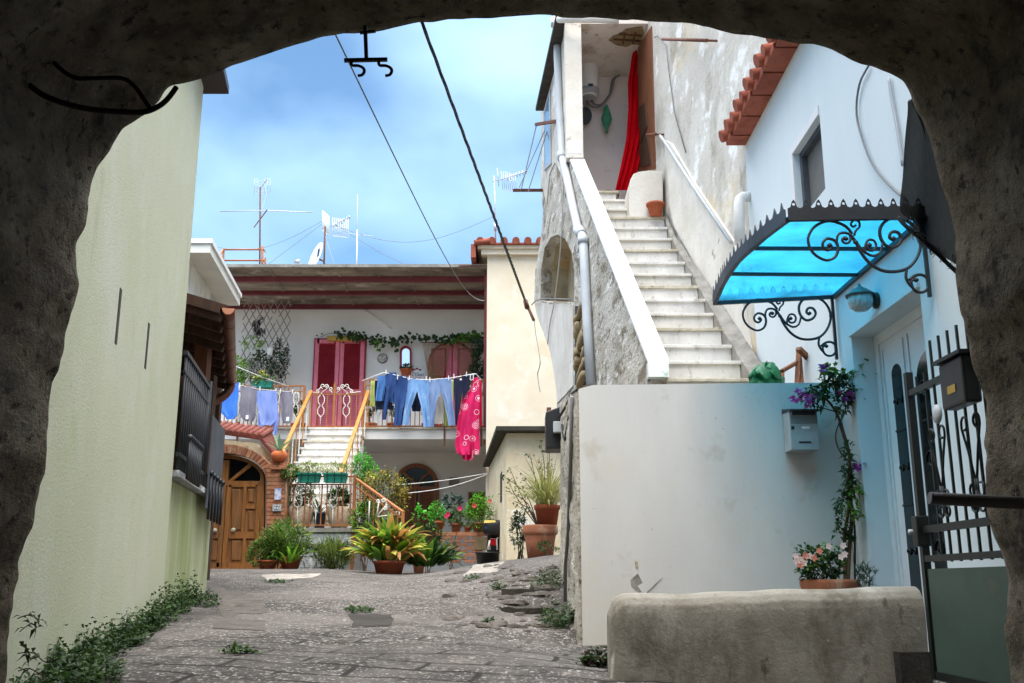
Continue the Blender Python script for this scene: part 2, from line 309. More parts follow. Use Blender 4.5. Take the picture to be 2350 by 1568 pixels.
m_whitepvc = mat('white_door_paint', (222, 226, 228), (214, 218, 222), 2, rough=.4)
m_alu = mat('aerial_aluminium', (176, 182, 190), rough=.35, metal=.5)
m_dish = mat('dish_white', (236, 238, 240), rough=.4)
m_navy = mat('navy_mark', (36, 62, 96), rough=.5)
m_black = mat('black_plastic', (26, 26, 28), (34, 34, 36), 5, rough=.4, spec=.5)
m_rubber = mat('black_rubber_cable', (22, 22, 24), rough=.6)
m_cablegrey = mat('grey_cable', (120, 120, 122), rough=.6)
m_rope = mat('pale_clothes_line', (206, 204, 198), rough=.7)
m_vaultcable = mat('stone_toned_cable', (48, 44, 39), (38, 35, 31), 20, rough=.9, spec=.1)  # cable tone kept near the stone so it stands out less
m_greyplast = mat('grey_plastic_box', (184, 188, 190), (168, 172, 176), 5, rough=.5)
m_panel = mat('grey_white_cladding', (222, 220, 210), (206, 204, 196), 2, rough=.6)
m_panelgreen = mat('grey_green_sheet_metal', (74, 92, 82), (62, 78, 70), 3, .3, .7, rough=.5, layers=[((96, 98, 80), 6, .62, .75)])
m_teal = mat('teal_planter_plastic', (34, 124, 104), (28, 108, 92), 5, rough=.5)
m_yplanter = mat('ochre_planter', (184, 152, 74), (170, 138, 64), 5, rough=.6)
m_urn = mat('grainy_stone_urn', (216, 196, 170), (192, 170, 144), 18, .35, .65, layers=[((140, 122, 104), 30, .62, .68)], rough=.9, bump=.4, bsc=60)
m_soil = mat('potting_soil', (58, 42, 30), (40, 30, 22), 20, rough=.95, bump=.6, bsc=50)
m_darkslate = mat('dark_slate_sheet', (84, 88, 94), (70, 74, 80), 4, rough=.7)
def leafm(name, c, c2, isl=.35, tr=.3): return mat(name, c, c2, 3, .3, .7, rough=.5, island=isl, trans=tr, spec=.35)
m_lf_dark = leafm('dark_green_leaf', (40, 64, 30), (56, 84, 40), .42)
m_lf_mid = leafm('mid_green_leaf', (98, 136, 48), (74, 110, 42))
m_lf_bright = leafm('bright_green_leaf', (128, 172, 50), (100, 150, 42))
m_lf_lime = leafm('fresh_green_leaf', (96, 190, 56), (70, 160, 46))
m_lf_yel = leafm('yellowing_leaf', (206, 196, 84), (166, 172, 62))
m_lf_tan = leafm('dried_leaf', (206, 160, 96), (176, 118, 64), .25)
m_lf_rose = leafm('rosemary_leaf', (124, 140, 62), (92, 112, 50))
m_lf_gold = leafm('golden_shrub_leaf', (156, 130, 50), (120, 116, 46))
m_lf_agave = leafm('agave_leaf', (112, 146, 110), (90, 126, 92), .2)
m_lf_straw = leafm('straw_grass', (186, 178, 112), (140, 146, 78), .3)
m_lf_weed = leafm('weed_leaf', (56, 80, 36), (74, 98, 46), .45)
m_lf_grey = leafm('grey_green_leaf', (172, 184, 116), (132, 150, 84), .3)
m_lf_sage = leafm('dark_sage_leaf', (74, 98, 84), (58, 80, 70))
m_stem = mat('brown_stem', (96, 76, 56), (74, 58, 42), 12, rough=.9)
m_flpurple = leafm('purple_bract', (170, 84, 168), (146, 66, 146), .2)
m_flpink = leafm('hot_pink_petal', (232, 62, 116), (212, 46, 98), .15)
m_flwhite = leafm('pale_petal', (244, 226, 222), (236, 206, 198), .08)
m_flsalmon = leafm('salmon_petal', (232, 150, 124), (222, 132, 108), .1)
def clothm(name, c, c2, sc=6, lay=()): return mat(name, c, c2, sc, .35, .65, (1, 1, .5), layers=lay, rough=.9, bump=.15, bsc=120, trans=.12)
m_groundm = mat('exposed_aggregate', (84, 78, 74), (70, 65, 61), 1.2, .35, .65, layers=[((110, 103, 98), .8, .48, .62), ((106, 99, 93), 3.2, .5, .7), ((52, 49, 44), 1.5, .56, .7), ((56, 58, 40), 1.3, .62, .8)], rough=.92, bump=.7, bsc=26, bdist=.03)
def ground_chips(m):
    t = m.node_tree; n = t.nodes.new; L = t.links.new; b = t.nodes['Principled BSDF']
    co = next(q for q in t.nodes if q.type == 'TEX_COORD'); old = b.inputs['Base Color'].links[0].from_socket
    # stone chips set in the cement: warped voronoi cells of mixed tone, in two sizes
    wz = n('ShaderNodeTexNoise'); wz.inputs['Scale'].default_value = 22; wz.inputs['Detail'].default_value = 2; L(co.outputs['Object'], wz.inputs[0])
    wa = n('ShaderNodeMix'); wa.data_type = 'VECTOR'; wa.inputs[0].default_value = .035; L(co.outputs['Object'], wa.inputs[4]); L(wz.outputs['Color'], wa.inputs[5])
    nz = n('ShaderNodeTexNoise'); nz.inputs['Scale'].default_value = .9; nz.inputs['Detail'].default_value = 6; nz.inputs['Roughness'].default_value = .7; L(co.outputs['Object'], nz.inputs[0])
    r = n('ShaderNodeMapRange'); r.inputs[1].default_value = .34; r.inputs[2].default_value = .54; r.inputs[3].default_value = .12; L(nz.outputs[0], r.inputs[0])
    cur = old; k2 = None
    for scl, cut, c0, c1 in ((31, .40, (86, 80, 76), (164, 157, 150)), (66, .52, (94, 88, 83), (208, 202, 194))):
        vo = n('ShaderNodeTexVoronoi'); vo.inputs['Scale'].default_value = scl; vo.inputs['Randomness'].default_value = 1
        mp_ = n('ShaderNodeMapping'); mp_.inputs['Scale'].default_value = (.8, 1, 1); mp_.inputs['Rotation'].default_value = (0, 0, .5 * scl); L(wa.outputs[1], mp_.inputs[0]); L(mp_.outputs[0], vo.inputs['Vector'])
        sep = n('ShaderNodeSeparateColor'); L(vo.outputs['Color'], sep.inputs[0])
        a = n('ShaderNodeMath'); a.operation = 'GREATER_THAN'; a.inputs[1].default_value = cut; L(sep.outputs[0], a.inputs[0])
        d = n('ShaderNodeMapRange'); d.inputs[1].default_value = .5; d.inputs[2].default_value = .36; L(vo.outputs['Distance'], d.inputs[0])
        k = n('ShaderNodeMath'); k.operation = 'MULTIPLY'; L(a.outputs[0], k.inputs[0]); L(d.outputs[0], k.inputs[1])
        kk = n('ShaderNodeMath'); kk.operation = 'MULTIPLY'; L(k.outputs[0], kk.inputs[0]); L(r.outputs[0], kk.inputs[1])
        pw_ = n('ShaderNodeMath'); pw_.operation = 'POWER'; pw_.inputs[1].default_value = 2.2; L(sep.outputs[1], pw_.inputs[0])
        ch = n('ShaderNodeMix'); ch.data_type = 'RGBA'; L(pw_.outputs[0], ch.inputs[0]); ch.inputs[6].default_value = lin(c0); ch.inputs[7].default_value = lin(c1)
        mx_ = n('ShaderNodeMix'); mx_.data_type = 'RGBA'; L(kk.outputs[0], mx_.inputs[0]); L(cur, mx_.inputs[6]); L(ch.outputs[2], mx_.inputs[7]); cur = mx_.outputs[2]
        if k2 is None: k2 = kk
    # worn scored grooves across the lower slope
    br = n('ShaderNodeTexBrick'); br.inputs['Scale'].default_value = 1; br.inputs['Mortar Size'].default_value = .022; br.inputs['Brick Width'].default_value = .62; br.inputs['Row Height'].default_value = .24; br.inputs['Mortar Smooth'].default_value = .6
    wv = n('ShaderNodeTexNoise'); wv.inputs['Scale'].default_value = 2.4; L(co.outputs['Object'], wv.inputs[0])
    ad = n('ShaderNodeMix'); ad.data_type = 'VECTOR'; ad.inputs[0].default_value = .06; L(co.outputs['Object'], ad.inputs[4]); L(wv.outputs['Color'], ad.inputs[5])
    mp2 = n('ShaderNodeMapping'); mp2.inputs['Rotation'].default_value = (0, 0, R(9)); L(ad.outputs[1], mp2.inputs[0]); L(mp2.outputs[0], br.inputs['Vector'])
    sx = n('ShaderNodeSeparateXYZ'); L(co.outputs['Object'], sx.inputs[0])
    g = n('ShaderNodeMapRange'); g.inputs[1].default_value = 8.2; g.inputs[2].default_value = 6.6; L(sx.outputs[1], g.inputs[0])
    n3 = n('ShaderNodeTexNoise'); n3.inputs['Scale'].default_value = 2.2; L(co.outputs['Object'], n3.inputs[0])
    r3 = n('ShaderNodeMapRange'); r3.inputs[1].default_value = .36; r3.inputs[2].default_value = .52; L(n3.outputs[0], r3.inputs[0])
    k3 = n('ShaderNodeMath'); k3.operation = 'MULTIPLY'; L(br.outputs['Fac'], k3.inputs[0]); L(g.outputs[0], k3.inputs[1])
    k4 = n('ShaderNodeMath'); k4.operation = 'MULTIPLY'; L(k3.outputs[0], k4.inputs[0]); L(r3.outputs[0], k4.inputs[1])
    m2 = n('ShaderNodeMix'); m2.data_type = 'RGBA'; L(k4.outputs[0], m2.inputs[0]); L(mx_.outputs[2], m2.inputs[6]); m2.inputs[7].default_value = lin((48, 44, 40))
    L(m2.outputs[2], b.inputs['Base Color'])
    bn = next(q for q in t.nodes if q.type == 'BUMP'); hsrc = bn.inputs['Height'].links[0].from_socket
    h1 = n('ShaderNodeMath'); h1.operation = 'MULTIPLY_ADD'; h1.inputs[1].default_value = .35; L(k2.outputs[0], h1.inputs[0]); L(hsrc, h1.inputs[2])
    h2 = n('ShaderNodeMath'); h2.operation = 'MULTIPLY_ADD'; h2.inputs[1].default_value = -.5; L(k4.outputs[0], h2.inputs[0]); L(h1.outputs[0], h2.inputs[2]); L(h2.outputs[0], bn.inputs['Height'])
ground_chips(m_groundm)

# ---------------------------------------------------------------- ground
g = MB()
xs = [-300, -60, -20] + [-6 + .12 * i for i in range(101)] + [20, 60, 300]
ys = [-300, -40, -8, -3] + [0 + .12 * i for i in range(170)] + [21 + .5 * i for i in range(12)] + [40, 80, 300]
def gpt(X, Y):
    z = gz(X, Y)
    if Y < 2: z = .92 + (Y - 2) * .02 if Y > -8 else .7
    return (X, Y, z)
nx_ = len(xs)
g.add([gpt(X, Y) for Y in ys for X in xs], [(j * nx_ + i, j * nx_ + i + 1, (j + 1) * nx_ + i + 1, (j + 1) * nx_ + i) for j in range(len(ys) - 1) for i in range(nx_ - 1)], True)
struct(g.build('ground', m_groundm))
def ground_patch(name, m, corners, lift=.004, th=0, n=10, wob=.06, seed=0):
    a, b, c, d = corners; mb = MB()
    def fn(u, v):
        e = wob * (noise.noise((u * 3 + seed, v * 3, 1.5)))
        uu = u + (e if 0 < v < 1 else e * .5); vv = v + wob * noise.noise((u * 3.3 + 7 + seed, v * 3, 8.5))
        x = (a[0] * (1 - uu) + b[0] * uu) * (1 - vv) + (d[0] * (1 - uu) + c[0] * uu) * vv
        y = (a[1] * (1 - uu) + b[1] * uu) * (1 - vv) + (d[1] * (1 - uu) + c[1] * uu) * vv
        return G(x, y, lift)
    mb.grid(fn, n, n); return struct(mb.build(name, m))
ground_patch('pavement_cement_strip', m_strip, [(604, 1319), (735, 1317), (722, 1326), (616, 1334)], wob=.1)
ground_patch('pavement_cement_patch', m_strip, [(1085, 1296), (1158, 1288), (1140, 1311), (1068, 1320)], wob=.16, seed=3)
ground_patch('pavement_manhole_slab', m_apron, [(498, 1420), (610, 1424), (606, 1448), (486, 1443)], wob=.01, seed=5)
ground_patch('pavement_drain_slab', m_drain, [(800, 1410), (905, 1411), (893, 1436), (806, 1441)], wob=.14, seed=9)
ground_patch('pavement_concrete_apron', m_apron, [(470, 1340), (580, 1366), (618, 1404), (500, 1416)], wob=.2, seed=12)

# ---------------------------------------------------------------- the stone archway overhead
outl = [(38, 1700), (36, 1568), (50, 1480), (60, 1420), (65, 1340), (82, 1240), (97, 1130), (118, 1020), (130, 920), (140, 860), (146, 800), (156, 740), (175, 650), (183, 570), (196, 480), (207, 420), (230, 365), (268, 322), (310, 285), (345, 262), (372, 240), (402, 205), (460, 178), (520, 155), (600, 133), (700, 105), (780, 86), (870, 70), (960, 50), (1050, 44), (1130, 43), (1200, 37), (1275, 36), (1400, 38), (1500, 48), (1600, 60), (1700, 75), (1800, 95), (1850, 110), (1900, 125), (1950, 145), (2000, 165), (2040, 185), (2070, 205), (2092, 228), (2130, 290), (2160, 400), (2185, 520), (2200, 640), (2212, 720), (2228, 800), (2242, 950), (2256, 1050), (2270, 1150), (2285, 1250), (2300, 1350), (2306, 1450), (2312, 1568), (2318, 1700)]
YA = 3.25
prof = smooth_pts([P(x, y, YA) for x, y in outl], 8)
a = MB(); npf = len(prof); cen = Vector((0, 0, 1.7))
secs = [(3.25, 0), (3.22, .0), (3.1, .015)] + [(3.0 - .1 * i, .02 + .006 * i) for i in range(16)] + [(1.3, .2), (0, .3), (-2, .3), (-5, .3)]
for si, (Y, o) in enumerate(secs):
    for p in prof:
        r = Vector((p.x, 0, p.z - 1.7)); rn = r.normalized()
        q = r + rn * o
        nn = noise.noise((q.x * 2.2, Y * 2.2, q.z * 2.2)) * .05 + noise.noise((q.x * 7, Y * 7, q.z * 7)) * .022 + noise.noise((q.x * 19, Y * 19, q.z * 19)) * .008
        side = max(0, abs(q.x) - .9); nn *= 1 + side * .6
        if si <= 1: nn *= .6 + .5 * min(1, side)
        q += rn * max(nn, -.03 if si > 3 else -.012)
        a.v.append((q.x, Y, q.z + 1.7))
for j in range(len(secs) - 1):
    for i in range(npf - 1): a.f.append((j * npf + i, j * npf + i + 1, (j + 1) * npf + i + 1, (j + 1) * npf + i)); a.s.append(True)
# outer face of the arch building
k = len(a.v)
for p in prof:
    r = Vector((p.x, 0, p.z - 1.7)).normalized(); t = 12.0
    t = min(t, 6.0 / abs(r.x) if r.x else 99, (3.9 / r.z) if r.z > 1e-3 else 99, (2.2 / -r.z) if r.z < -1e-3 else 99)
    a.v.append((r.x * t, YA, 1.7 + r.z * t))
for i in range(npf - 1): a.f.append((i + 1, i, k + i, k + i + 1)); a.s.append(False)
arch = empty('stone_archway', (0, YA, 1), 'dark rough tuff stone archway framing the whole courtyard view', 'archway')
a.build('vault', m_tuff, arch)
e = MB(); e.box(-6, 6, -5.2, -5, .5, 5.6); e.box(-6, 6, -5, YA - .05, 5.55, 5.6); e.box(-6, -5.9, -5, YA - .05, .5, 5.55); e.box(5.9, 6, -5, YA - .05, .5, 5.55)  # never in view; rear wall added to keep light out of the passage
e.build('unseen_passage_wall', m_tuff, arch)

# hook and cables on the vault
h = empty('iron_hook_bracket', P(840, 75, 3.0), 'black iron bracket with two curled hooks hanging from the arch', 'hook')
hb = MB(); Yh = 3.0
hb.bar(P(838, 60, Yh), P(841, 138, Yh), .012, .014); hb.bar(P(790, 139, Yh), P(889, 137, Yh), .01, .012); hb.bar(P(826, 76, Yh), P(862, 72, Yh), .008)
hb.build('bracket_bar', m_iron, h)
for x0 in (806, 869):
    k1 = MB(); k1.tube(smooth_pts([P(x0, 140, Yh), P(x0 + 2, 150, Yh), P(x0 + 16, 151, Yh), P(x0 + 27, 156, Yh), P(x0 + 30, 164, Yh), P(x0 + 25, 172, Yh), P(x0 + 15, 174, Yh)]), .0055, 6); k1.build('hook', m_iron, h)
for nm, pts, r, lb in (('vault_cable', [(-10, 130), (79, 205), (126, 230), (190, 248), (251, 255), (323, 258), (359, 247), (384, 228), (405, 200)], .009, 'black cable looping low across the left of the vault'),
                       ('vault_cable', [(-10, 20), (60, 80), (130, 150), (170, 178), (208, 180), (280, 180), (312, 202), (330, 228), (345, 250)], .007, 'thinner black cable sagging higher across the left of the vault')):
    c = MB(); c.tube(smooth_pts([P(x, y, 2.98 - .0006 * max(0, 400 - x)) for x, y in pts]), r, 6); tag(c.build(nm, m_vaultcable), lb, 'cable')
# shade net hanging between arch and canopy
sn = empty('shade_net', P(2140, 420, 3.4), 'black shade netting hung between the arch and the blue canopy', 'netting')
nb = MB(); lft = smooth_pts([P(2088, 226, 3.3), P(2084, 300, 3.36), P(2078, 400, 3.42), P(2066, 480, 3.5), P(2078, 505, 3.5)], 4); rgt = smooth_pts([P(2100, 228, 3.3), P(2150, 310, 3.3), P(2190, 420, 3.3), P(2215, 540, 3.3), P(2222, 650, 3.3)], 4)
def netf(u, v):
    i = v * (len(lft) - 1); k = min(int(i), len(lft) - 2); t = i - k
    q = lft[k].lerp(lft[k + 1], t).lerp(rgt[k].lerp(rgt[k + 1], t), u); q.y += .03 * math.sin(u * 9 + v * 4); return q
nb.grid(netf, 14, 26); m_net = mat('black_shade_net', (24, 26, 24), (34, 36, 34), 60, .4, .6, (1, 1, .3), rough=.9, alpha=.96)
nb.build('net_sheet', m_net, sn)
fb = MB()
for i in range(70):
    u = rnd.random(); p = netf(u, 1); q = P(2085 + 125 * u + rnd.uniform(-12, 20), 525 + 118 * u + rnd.uniform(-10, 8), 3.36)
    fb.tube([p - Vector((0, 0, -.03)), (p + q) / 2 + Vector((rnd.uniform(-.02, .02), 0, rnd.uniform(-.01, .01))), q], .0012, 3)
fb.tube(smooth_pts([P(2062, 500, 3.5), P(2080, 520, 3.45), P(2130, 562, 3.4), P(2180, 610, 3.36), P(2222, 650, 3.3)]), .008, 5)
fb.build('frayed_fringe', m_net, sn)

# ---------------------------------------------------------------- left: pale green house
LA, LB = (-1.9, 3.3), (-2.72, 8.0)        # plan line of its alley wall
dl = Vector((LB[0] - LA[0], LB[1] - LA[1], 0)).normalized()
lh = empty('green_house', (-2.5, 7, 1.3), 'pale green plastered house wall stained with moss filling the left side', 'house')
wb = MB(); zt = 5.85
wb.slab([[(LA[0] - .0, LA[1], .4), (LB[0], LB[1], .4), (LB[0] - 5, LB[1], .4), (LA[0] - 5, LA[1], .4)]], (0, 0, zt - .4)); wb.build('wall', m_green_wall, lh)
eb = MB()
o1 = Vector((LB[0], LB[1] + .12, zt)) + Vector((.19, 0, 0)); o2 = Vector((LA[0], LA[1], zt)) + Vector((.19, 0, 0))
eb.slab([[o1, o2, o2 + Vector((-5.2, 0, 0)), o1 + Vector((-5.2, 0, 0))]], (0, 0, .07)); eb.build('roof', m_iron, lh)
for x0, y0, x1, y1 in ((275, 660, 267, 792), (340, 740, 334, 848)):
    s = MB(); pa, pb = PV(x0, y0, LA, LB), PV(x1, y1, LA, LB); n_ = Vector((dl.y, -dl.x, 0)) * .004
    c_ = (pa.x + pb.x) / 2, (pa.y + pb.y) / 2; hw = dl * .025; s0 = Vector((c_[0], c_[1], pb.z)); s1 = Vector((c_[0], c_[1], pa.z))
    s.slab([[s0 - hw + n_, s0 + hw + n_, s1 + hw + n_, s1 - hw + n_]], n_ * -2); s.build('slot_shade_strip', m_darkconc, lh)  # raised dark strip stands in for the shade inside a slot

# low terrace wall with black railing
RA, RB = (-2.74, 8.02), (-3.19, 10.7)
dr = Vector((RB[0] - RA[0], RB[1] - RA[1], 0)).normalized(); nr = Vector((dr.y, -dr.x, 0))
tw = empty('terrace_wall', (-3, 9.4, 1.45), 'mossy low terrace wall under a black railing beyond the green house', 'wall')
b = MB(); b.slab([[(RA[0] - .03, RA[1], .9), (RB[0], RB[1], .9), (RB[0] - 1, RB[1], .9), (RA[0] - 1, RA[1], .9)]], (0, 0, 1.53)); b.build('wall', m_moss_wall, tw)
b = MB(); e_ = nr * .06; b.slab([[Vector((RA[0], RA[1] + .01, 2.44)) + e_, Vector((RB[0], RB[1] + .08, 2.44)) + e_, Vector((RB[0] - 1, RB[1] + .08, 2.44)), Vector((RA[0] - 1, RA[1] + .01, 2.44))]], (0, 0, .05)); b.build('coping', m_slate, tw)
rl = empty('black_railing', (-3, 9.4, 2.5), 'black iron railing with ball topped bars above the mossy terrace wall', 'railing')
def rp(t, z, o=.04): return Vector((RA[0] + (RB[0] - RA[0]) * t, RA[1] + (RB[1] - RA[1]) * t, z)) + nr * o
b = MB(); b.bar(rp(0, 3.46), rp(.56, 3.46), .035); b.bar(rp(0, 2.62), rp(.98, 2.62), .03); b.bar(rp(0, 3.3), rp(.56, 3.3), .02); b.build('rail', m_iron, rl)
for i in range(13):
    b = MB(); t = .02 + i * .043; b.tube([rp(t, 2.49), rp(t, 3.45)], .011, 6); b.build('bar', m_iron, rl)
b = MB(); b.tube([rp(.57, 2.49), rp(.57, 3.52)], .03, 8); b.build('post', m_iron, rl)
for i in range(8):
    b = MB(); t = .02 + i * .035; b.tube([rp(t, 2.42, .12), rp(t, 2.74, .12)], .014, 6); b.lathe(rp(t, 2.74, .12), [(.004, -.01), (.024, .005), (.03, .02), (.024, .036), (.004, .05)], 8); b.build('ball_bar', m_iron, rl)
for i in range(5):
    b = MB(); t = .62 + i * .09; b.tube([rp(t, 2.2, .1), rp(t, 2.62, .1)], .014, 6); b.lathe(rp(t, 2.62, .1), [(.004, -.01), (.024, .005), (.03, .02), (.024, .036), (.004, .05)], 8); b.build('ball_bar', m_iron, rl)
b = MB(); b.slab([[rp(.58, 2.3, .08), rp(.98, 2.3, .08), rp(.98, 3.2, .08), rp(.58, 3.2, .08)]], nr * .01); b.build('side_panel', m_darkslate, rl)
# dark wooden porch
pc = empty('wooden_porch', (-3.6, 10.5, 1.5), 'dark wooden porch with deep eaves and copper gutter behind the railing', 'porch')
EA, EB = Vector((-2.67, 9, 4.09)), Vector((-3.6, 12.5, 4.09))
b = MB(); b.slab([[EA, EB, EB + Vector((-3, 0, .9)), EA + Vector((-3, 0, .9))]], (0, 0, .05)); b.build('roof_deck', m_darkwood, pc)
b = MB()
for i in range(9):
    p = EA.lerp(EB, .02 + i * .12); b.bar(p + Vector((-.05, 0, -.05)), p + Vector((-2.6, 0, .74)), .07, .09)
b.build('rafters', m_darkwood, pc)
b = MB(); b.slab([[EA + Vector((-.06, -.05, -.04)), EA + Vector((-3, -.05, .84)), EA + Vector((-3, -.05, .96)), EA + Vector((-.06, -.05, .06))]], (0, .03, 0)); b.build('fascia_board', m_darkwood, pc)
b = MB(); b.box(-6.5, -3.75, 12.6, 12.7, 1.5, 4.4); b.box(-6.5, -4.6, 9.4, 9.5, 2.2, 5); b.slab([[(-4.2, 8.2, 2.3), (-4.3, 12.6, 2.3), (-4.3, 12.6, 5), (-4.2, 8.2, 5)]], (-.1, 0, 0)); b.build('back_wall', m_darkwood, pc)
gt = MB(); gd = (EB - EA).normalized()
for k_, (rr, inn) in enumerate(((.075, 0), (.068, 1))):
    pass
def gut(u, v):
    q = EA.lerp(EB, v); an = math.pi * u; s_ = Vector((gd.y, -gd.x, 0)); return q + s_ * (.01 - .055 * math.cos(an)) + Vector((0, 0, .02 - .06 * math.sin(an)))
gt.grid(gut, 10, 12); gp = gt.build('gutter', m_copper, pc)
sol = gp.modifiers.new('thick', 'SOLIDIFY'); sol.thickness = .006
b = MB(); b.slab([[gut(i / 10, 0) + Vector((0, -.004, 0)) for i in range(11)]], (0, .01, 0)); b.build('gutter_cap', m_coppercap, gp)
for v in (.15, .42, .68, .9): b = MB(); b.tube([gut(i / 10, v) + Vector((0, 0, -.004)) for i in range(11)], .008, 5); b.build('gutter_joint', m_copper, gp)
b = MB(); b.tube(smooth_pts([P(531, 868, 12.4), P(529, 888, 12.4), P(520, 903, 12.35), P(505, 915, 12.3), P(484, 924, 12.2), P(472, 934, 12.1)]), .055, 10); b.build('downpipe', m_copper, gp)
b = MB(); b.pbox(440, 735, 470, 1052, 10.4, .16); b.build('post', m_postwood, pc)
b = MB(); b.pbox(462, 860, 483, 1100, 11.2, .14); b.build('post', m_darkwood, pc)
# clad flat-roofed house behind
ch = empty('clad_house', (-5, 15.5, 1.9), 'pale panel clad building with a projecting flat eave behind the porch', 'house')
A_, B_ = P(482, 580, 14), P(550, 702, 16.9); zc_ = (A_.z + B_.z) / 2
b = MB(); b.slab([[(A_.x, A_.y, zc_), (B_.x, B_.y, zc_), (B_.x - 3, B_.y, zc_), (A_.x - 3, A_.y, zc_)]], (0, 0, .14)); b.build('eave', m_panel, ch)
b = MB(); b.slab([[(A_.x + .03, A_.y - .03, zc_ + .141), (B_.x + .03, B_.y, zc_ + .141), (B_.x - 3, B_.y, zc_ + .141), (A_.x - 3, A_.y - .03, zc_ + .141)]], (0, 0, .07)); b.build('eave_trim', m_whitemetal, ch)
for i in range(7):
    t0, t1 = i / 7 + .004, (i + 1) / 7 - .004; o_ = -.36; b = MB()
    p0, p1 = A_.lerp(B_, t0), A_.lerp(B_, t1)
    b.slab([[(p0.x + o_, p0.y, 4.2), (p1.x + o_, p1.y, 4.2), (p1.x + o_, p1.y, zc_ - .002), (p0.x + o_, p0.y, zc_ - .002)]], (-.06, 0, 0)); b.build('cladding_panel', m_panel if i < 5 else m_greyplast, ch)
b = MB(); b.slab([[(A_.x - .46, A_.y, 1.5), (B_.x - .46, B_.y, 1.5), (B_.x - 3, B_.y, 1.5), (A_.x - 3, A_.y, 1.5)]], (0, 0, zc_ - 1.51)); b.build('wall', m_darkconc, ch)
# ---------------------------------------------------------------- far house with balcony
YW, YB = 24.4, 22.0
fh = empty('balcony_house', (-3.5, 24, 2), 'white two storey house with long balcony, awning and red shutters at the back', 'house')
b = MB(); b.box(-9, -.5, YW, 31, 1.4, 8.75); b.build('wall', m_facade, fh)
b = MB(); b.box(-8.6, -.58, YB, YW - .003, 4.72, 4.94); b.build('balcony_slab', m_facade, fh)
b = MB(); b.box(-8.6, -.56, YB - .05, YB + .3, 4.943, 4.975); b.build('balcony_edge', m_marble_edge, fh)
b = MB()
for x in (500, 1113): pass
aw = MB(); aw.slab([[(-8.2, 21.75, 8.62), (-.53, 21.75, 8.62), (-.53, YW, 8.46), (-8.2, YW, 8.46)]], (0, 0, .05)); awn = aw.build('awning', m_awn, fh)
for yb, z in ((22.28, 8.47), (23.25, 8.43), (24.25, 8.36)):
    b = MB(); b.box(-8.2, -.54, yb, yb + .1, z, z + .115); b.build('beam', m_beam, awn)
for x in (-5.6, -4.05, -2.4):
    b = MB(); b.slab([[(x, 21.8, 8.6), (x + .07, 21.8, 8.6), (x + .07, YW - .01, 8.44), (x, YW - .01, 8.44)]], (0, 0, .018)); b.build('sheet_joint', m_awn, awn)
b = MB(); b.box(-8.25, -.5, 21.7, 21.76, 8.63, 8.7); b.build('front_lip', m_conc, awn)
b = MB(); b.bar((-1.2, 21.69, 8.655), (-.1, 21.69, 8.655), .03); b.build('end_bar', m_rust, awn)
b = MB(); b.bar((-.6, 21.9, 4.98), (-.6, 21.9, 8.6), .07); b.build('corner_post', m_beam, fh)
# shuttered double door
def shutter_door():
    d = MB(); d.pbox(717, 777, 838, 995, YW - .02, -.04)
    dr_ = d.build('shutter_door', m_pinkdk, fh)
    for x0, x1 in ((720, 776.5), (778, 834)):
        lf = MB(); z = YW - .062
        for r_ in ((x0, 780, x0 + 9, 992), (x1 - 9, 780, x1, 992), (x0 + 9, 780, x1 - 9, 789), (x0 + 9, 983, x1 - 9, 992), (x0 + 9, 895, x1 - 9, 903)): lf.pbox(*r_, z, -.05)
        q = lf.build('shutter_leaf', m_pink, dr_)
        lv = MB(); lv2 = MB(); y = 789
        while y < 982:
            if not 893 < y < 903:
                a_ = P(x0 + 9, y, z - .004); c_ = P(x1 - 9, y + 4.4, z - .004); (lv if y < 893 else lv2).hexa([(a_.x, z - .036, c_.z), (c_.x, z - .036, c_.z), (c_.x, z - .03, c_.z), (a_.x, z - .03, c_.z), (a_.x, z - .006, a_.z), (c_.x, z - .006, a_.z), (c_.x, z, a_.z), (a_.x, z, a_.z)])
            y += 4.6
        lv.build('louvres', m_red, q); lv2.build('lit_lower_louvres', m_pink, q)  # lower slats painted pink to mimic brighter light on them
shutter_door()
# arched pink door with panels
da = MB(); ya = YW - .02
pts = [P(982, 1000, ya)] + [P(x, y, ya) for x, y in arc(1037, 838, 55, 55, 180, 360, 16)] + [P(1092, 1000, ya)]
da.slab([pts], (0, -.03, 0)); pd = da.build('arched_door', m_pinkdk, fh)
da = MB(); pts = [P(986, 1000, ya)] + [P(x, y, ya) for x, y in arc(1037, 840, 51, 51, 180, 360, 16)] + [P(1088, 1000, ya)]
da.slab([[q + Vector((0, -.031, 0)) for q in pts]], (0, -.03, 0)); da.build('door_panel', m_pink, pd)
for x0, x1, y0, y1 in ((990, 1024, 800, 866), (1050, 1086, 800, 866), (1010, 1024, 878, 990), (990, 1006, 878, 990), (1050, 1064, 878, 990), (1070, 1086, 878, 990)):
    d = MB(); yq = ya - .064
    for r_ in ((x0, y0, x0 + 3.5, y1), (x1 - 3.5, y0, x1, y1), (x0 + 3.5, y0, x1 - 3.5, y0 + 3.5), (x0 + 3.5, y1 - 3.5, x1 - 3.5, y1)): d.pbox(*r_, yq, -.02)
    d.build('door_moulding', m_pinkdk, pd)
d = MB(); d.pbox(1035.5, 792, 1037.5, 990, ya - .064, -.015); d.build('door_seam', m_red, pd)
d = MB(); d.pbox(1062, 867, 1076, 876, ya - .064, -.012); d.build('name_plate', m_darkconc, pd)
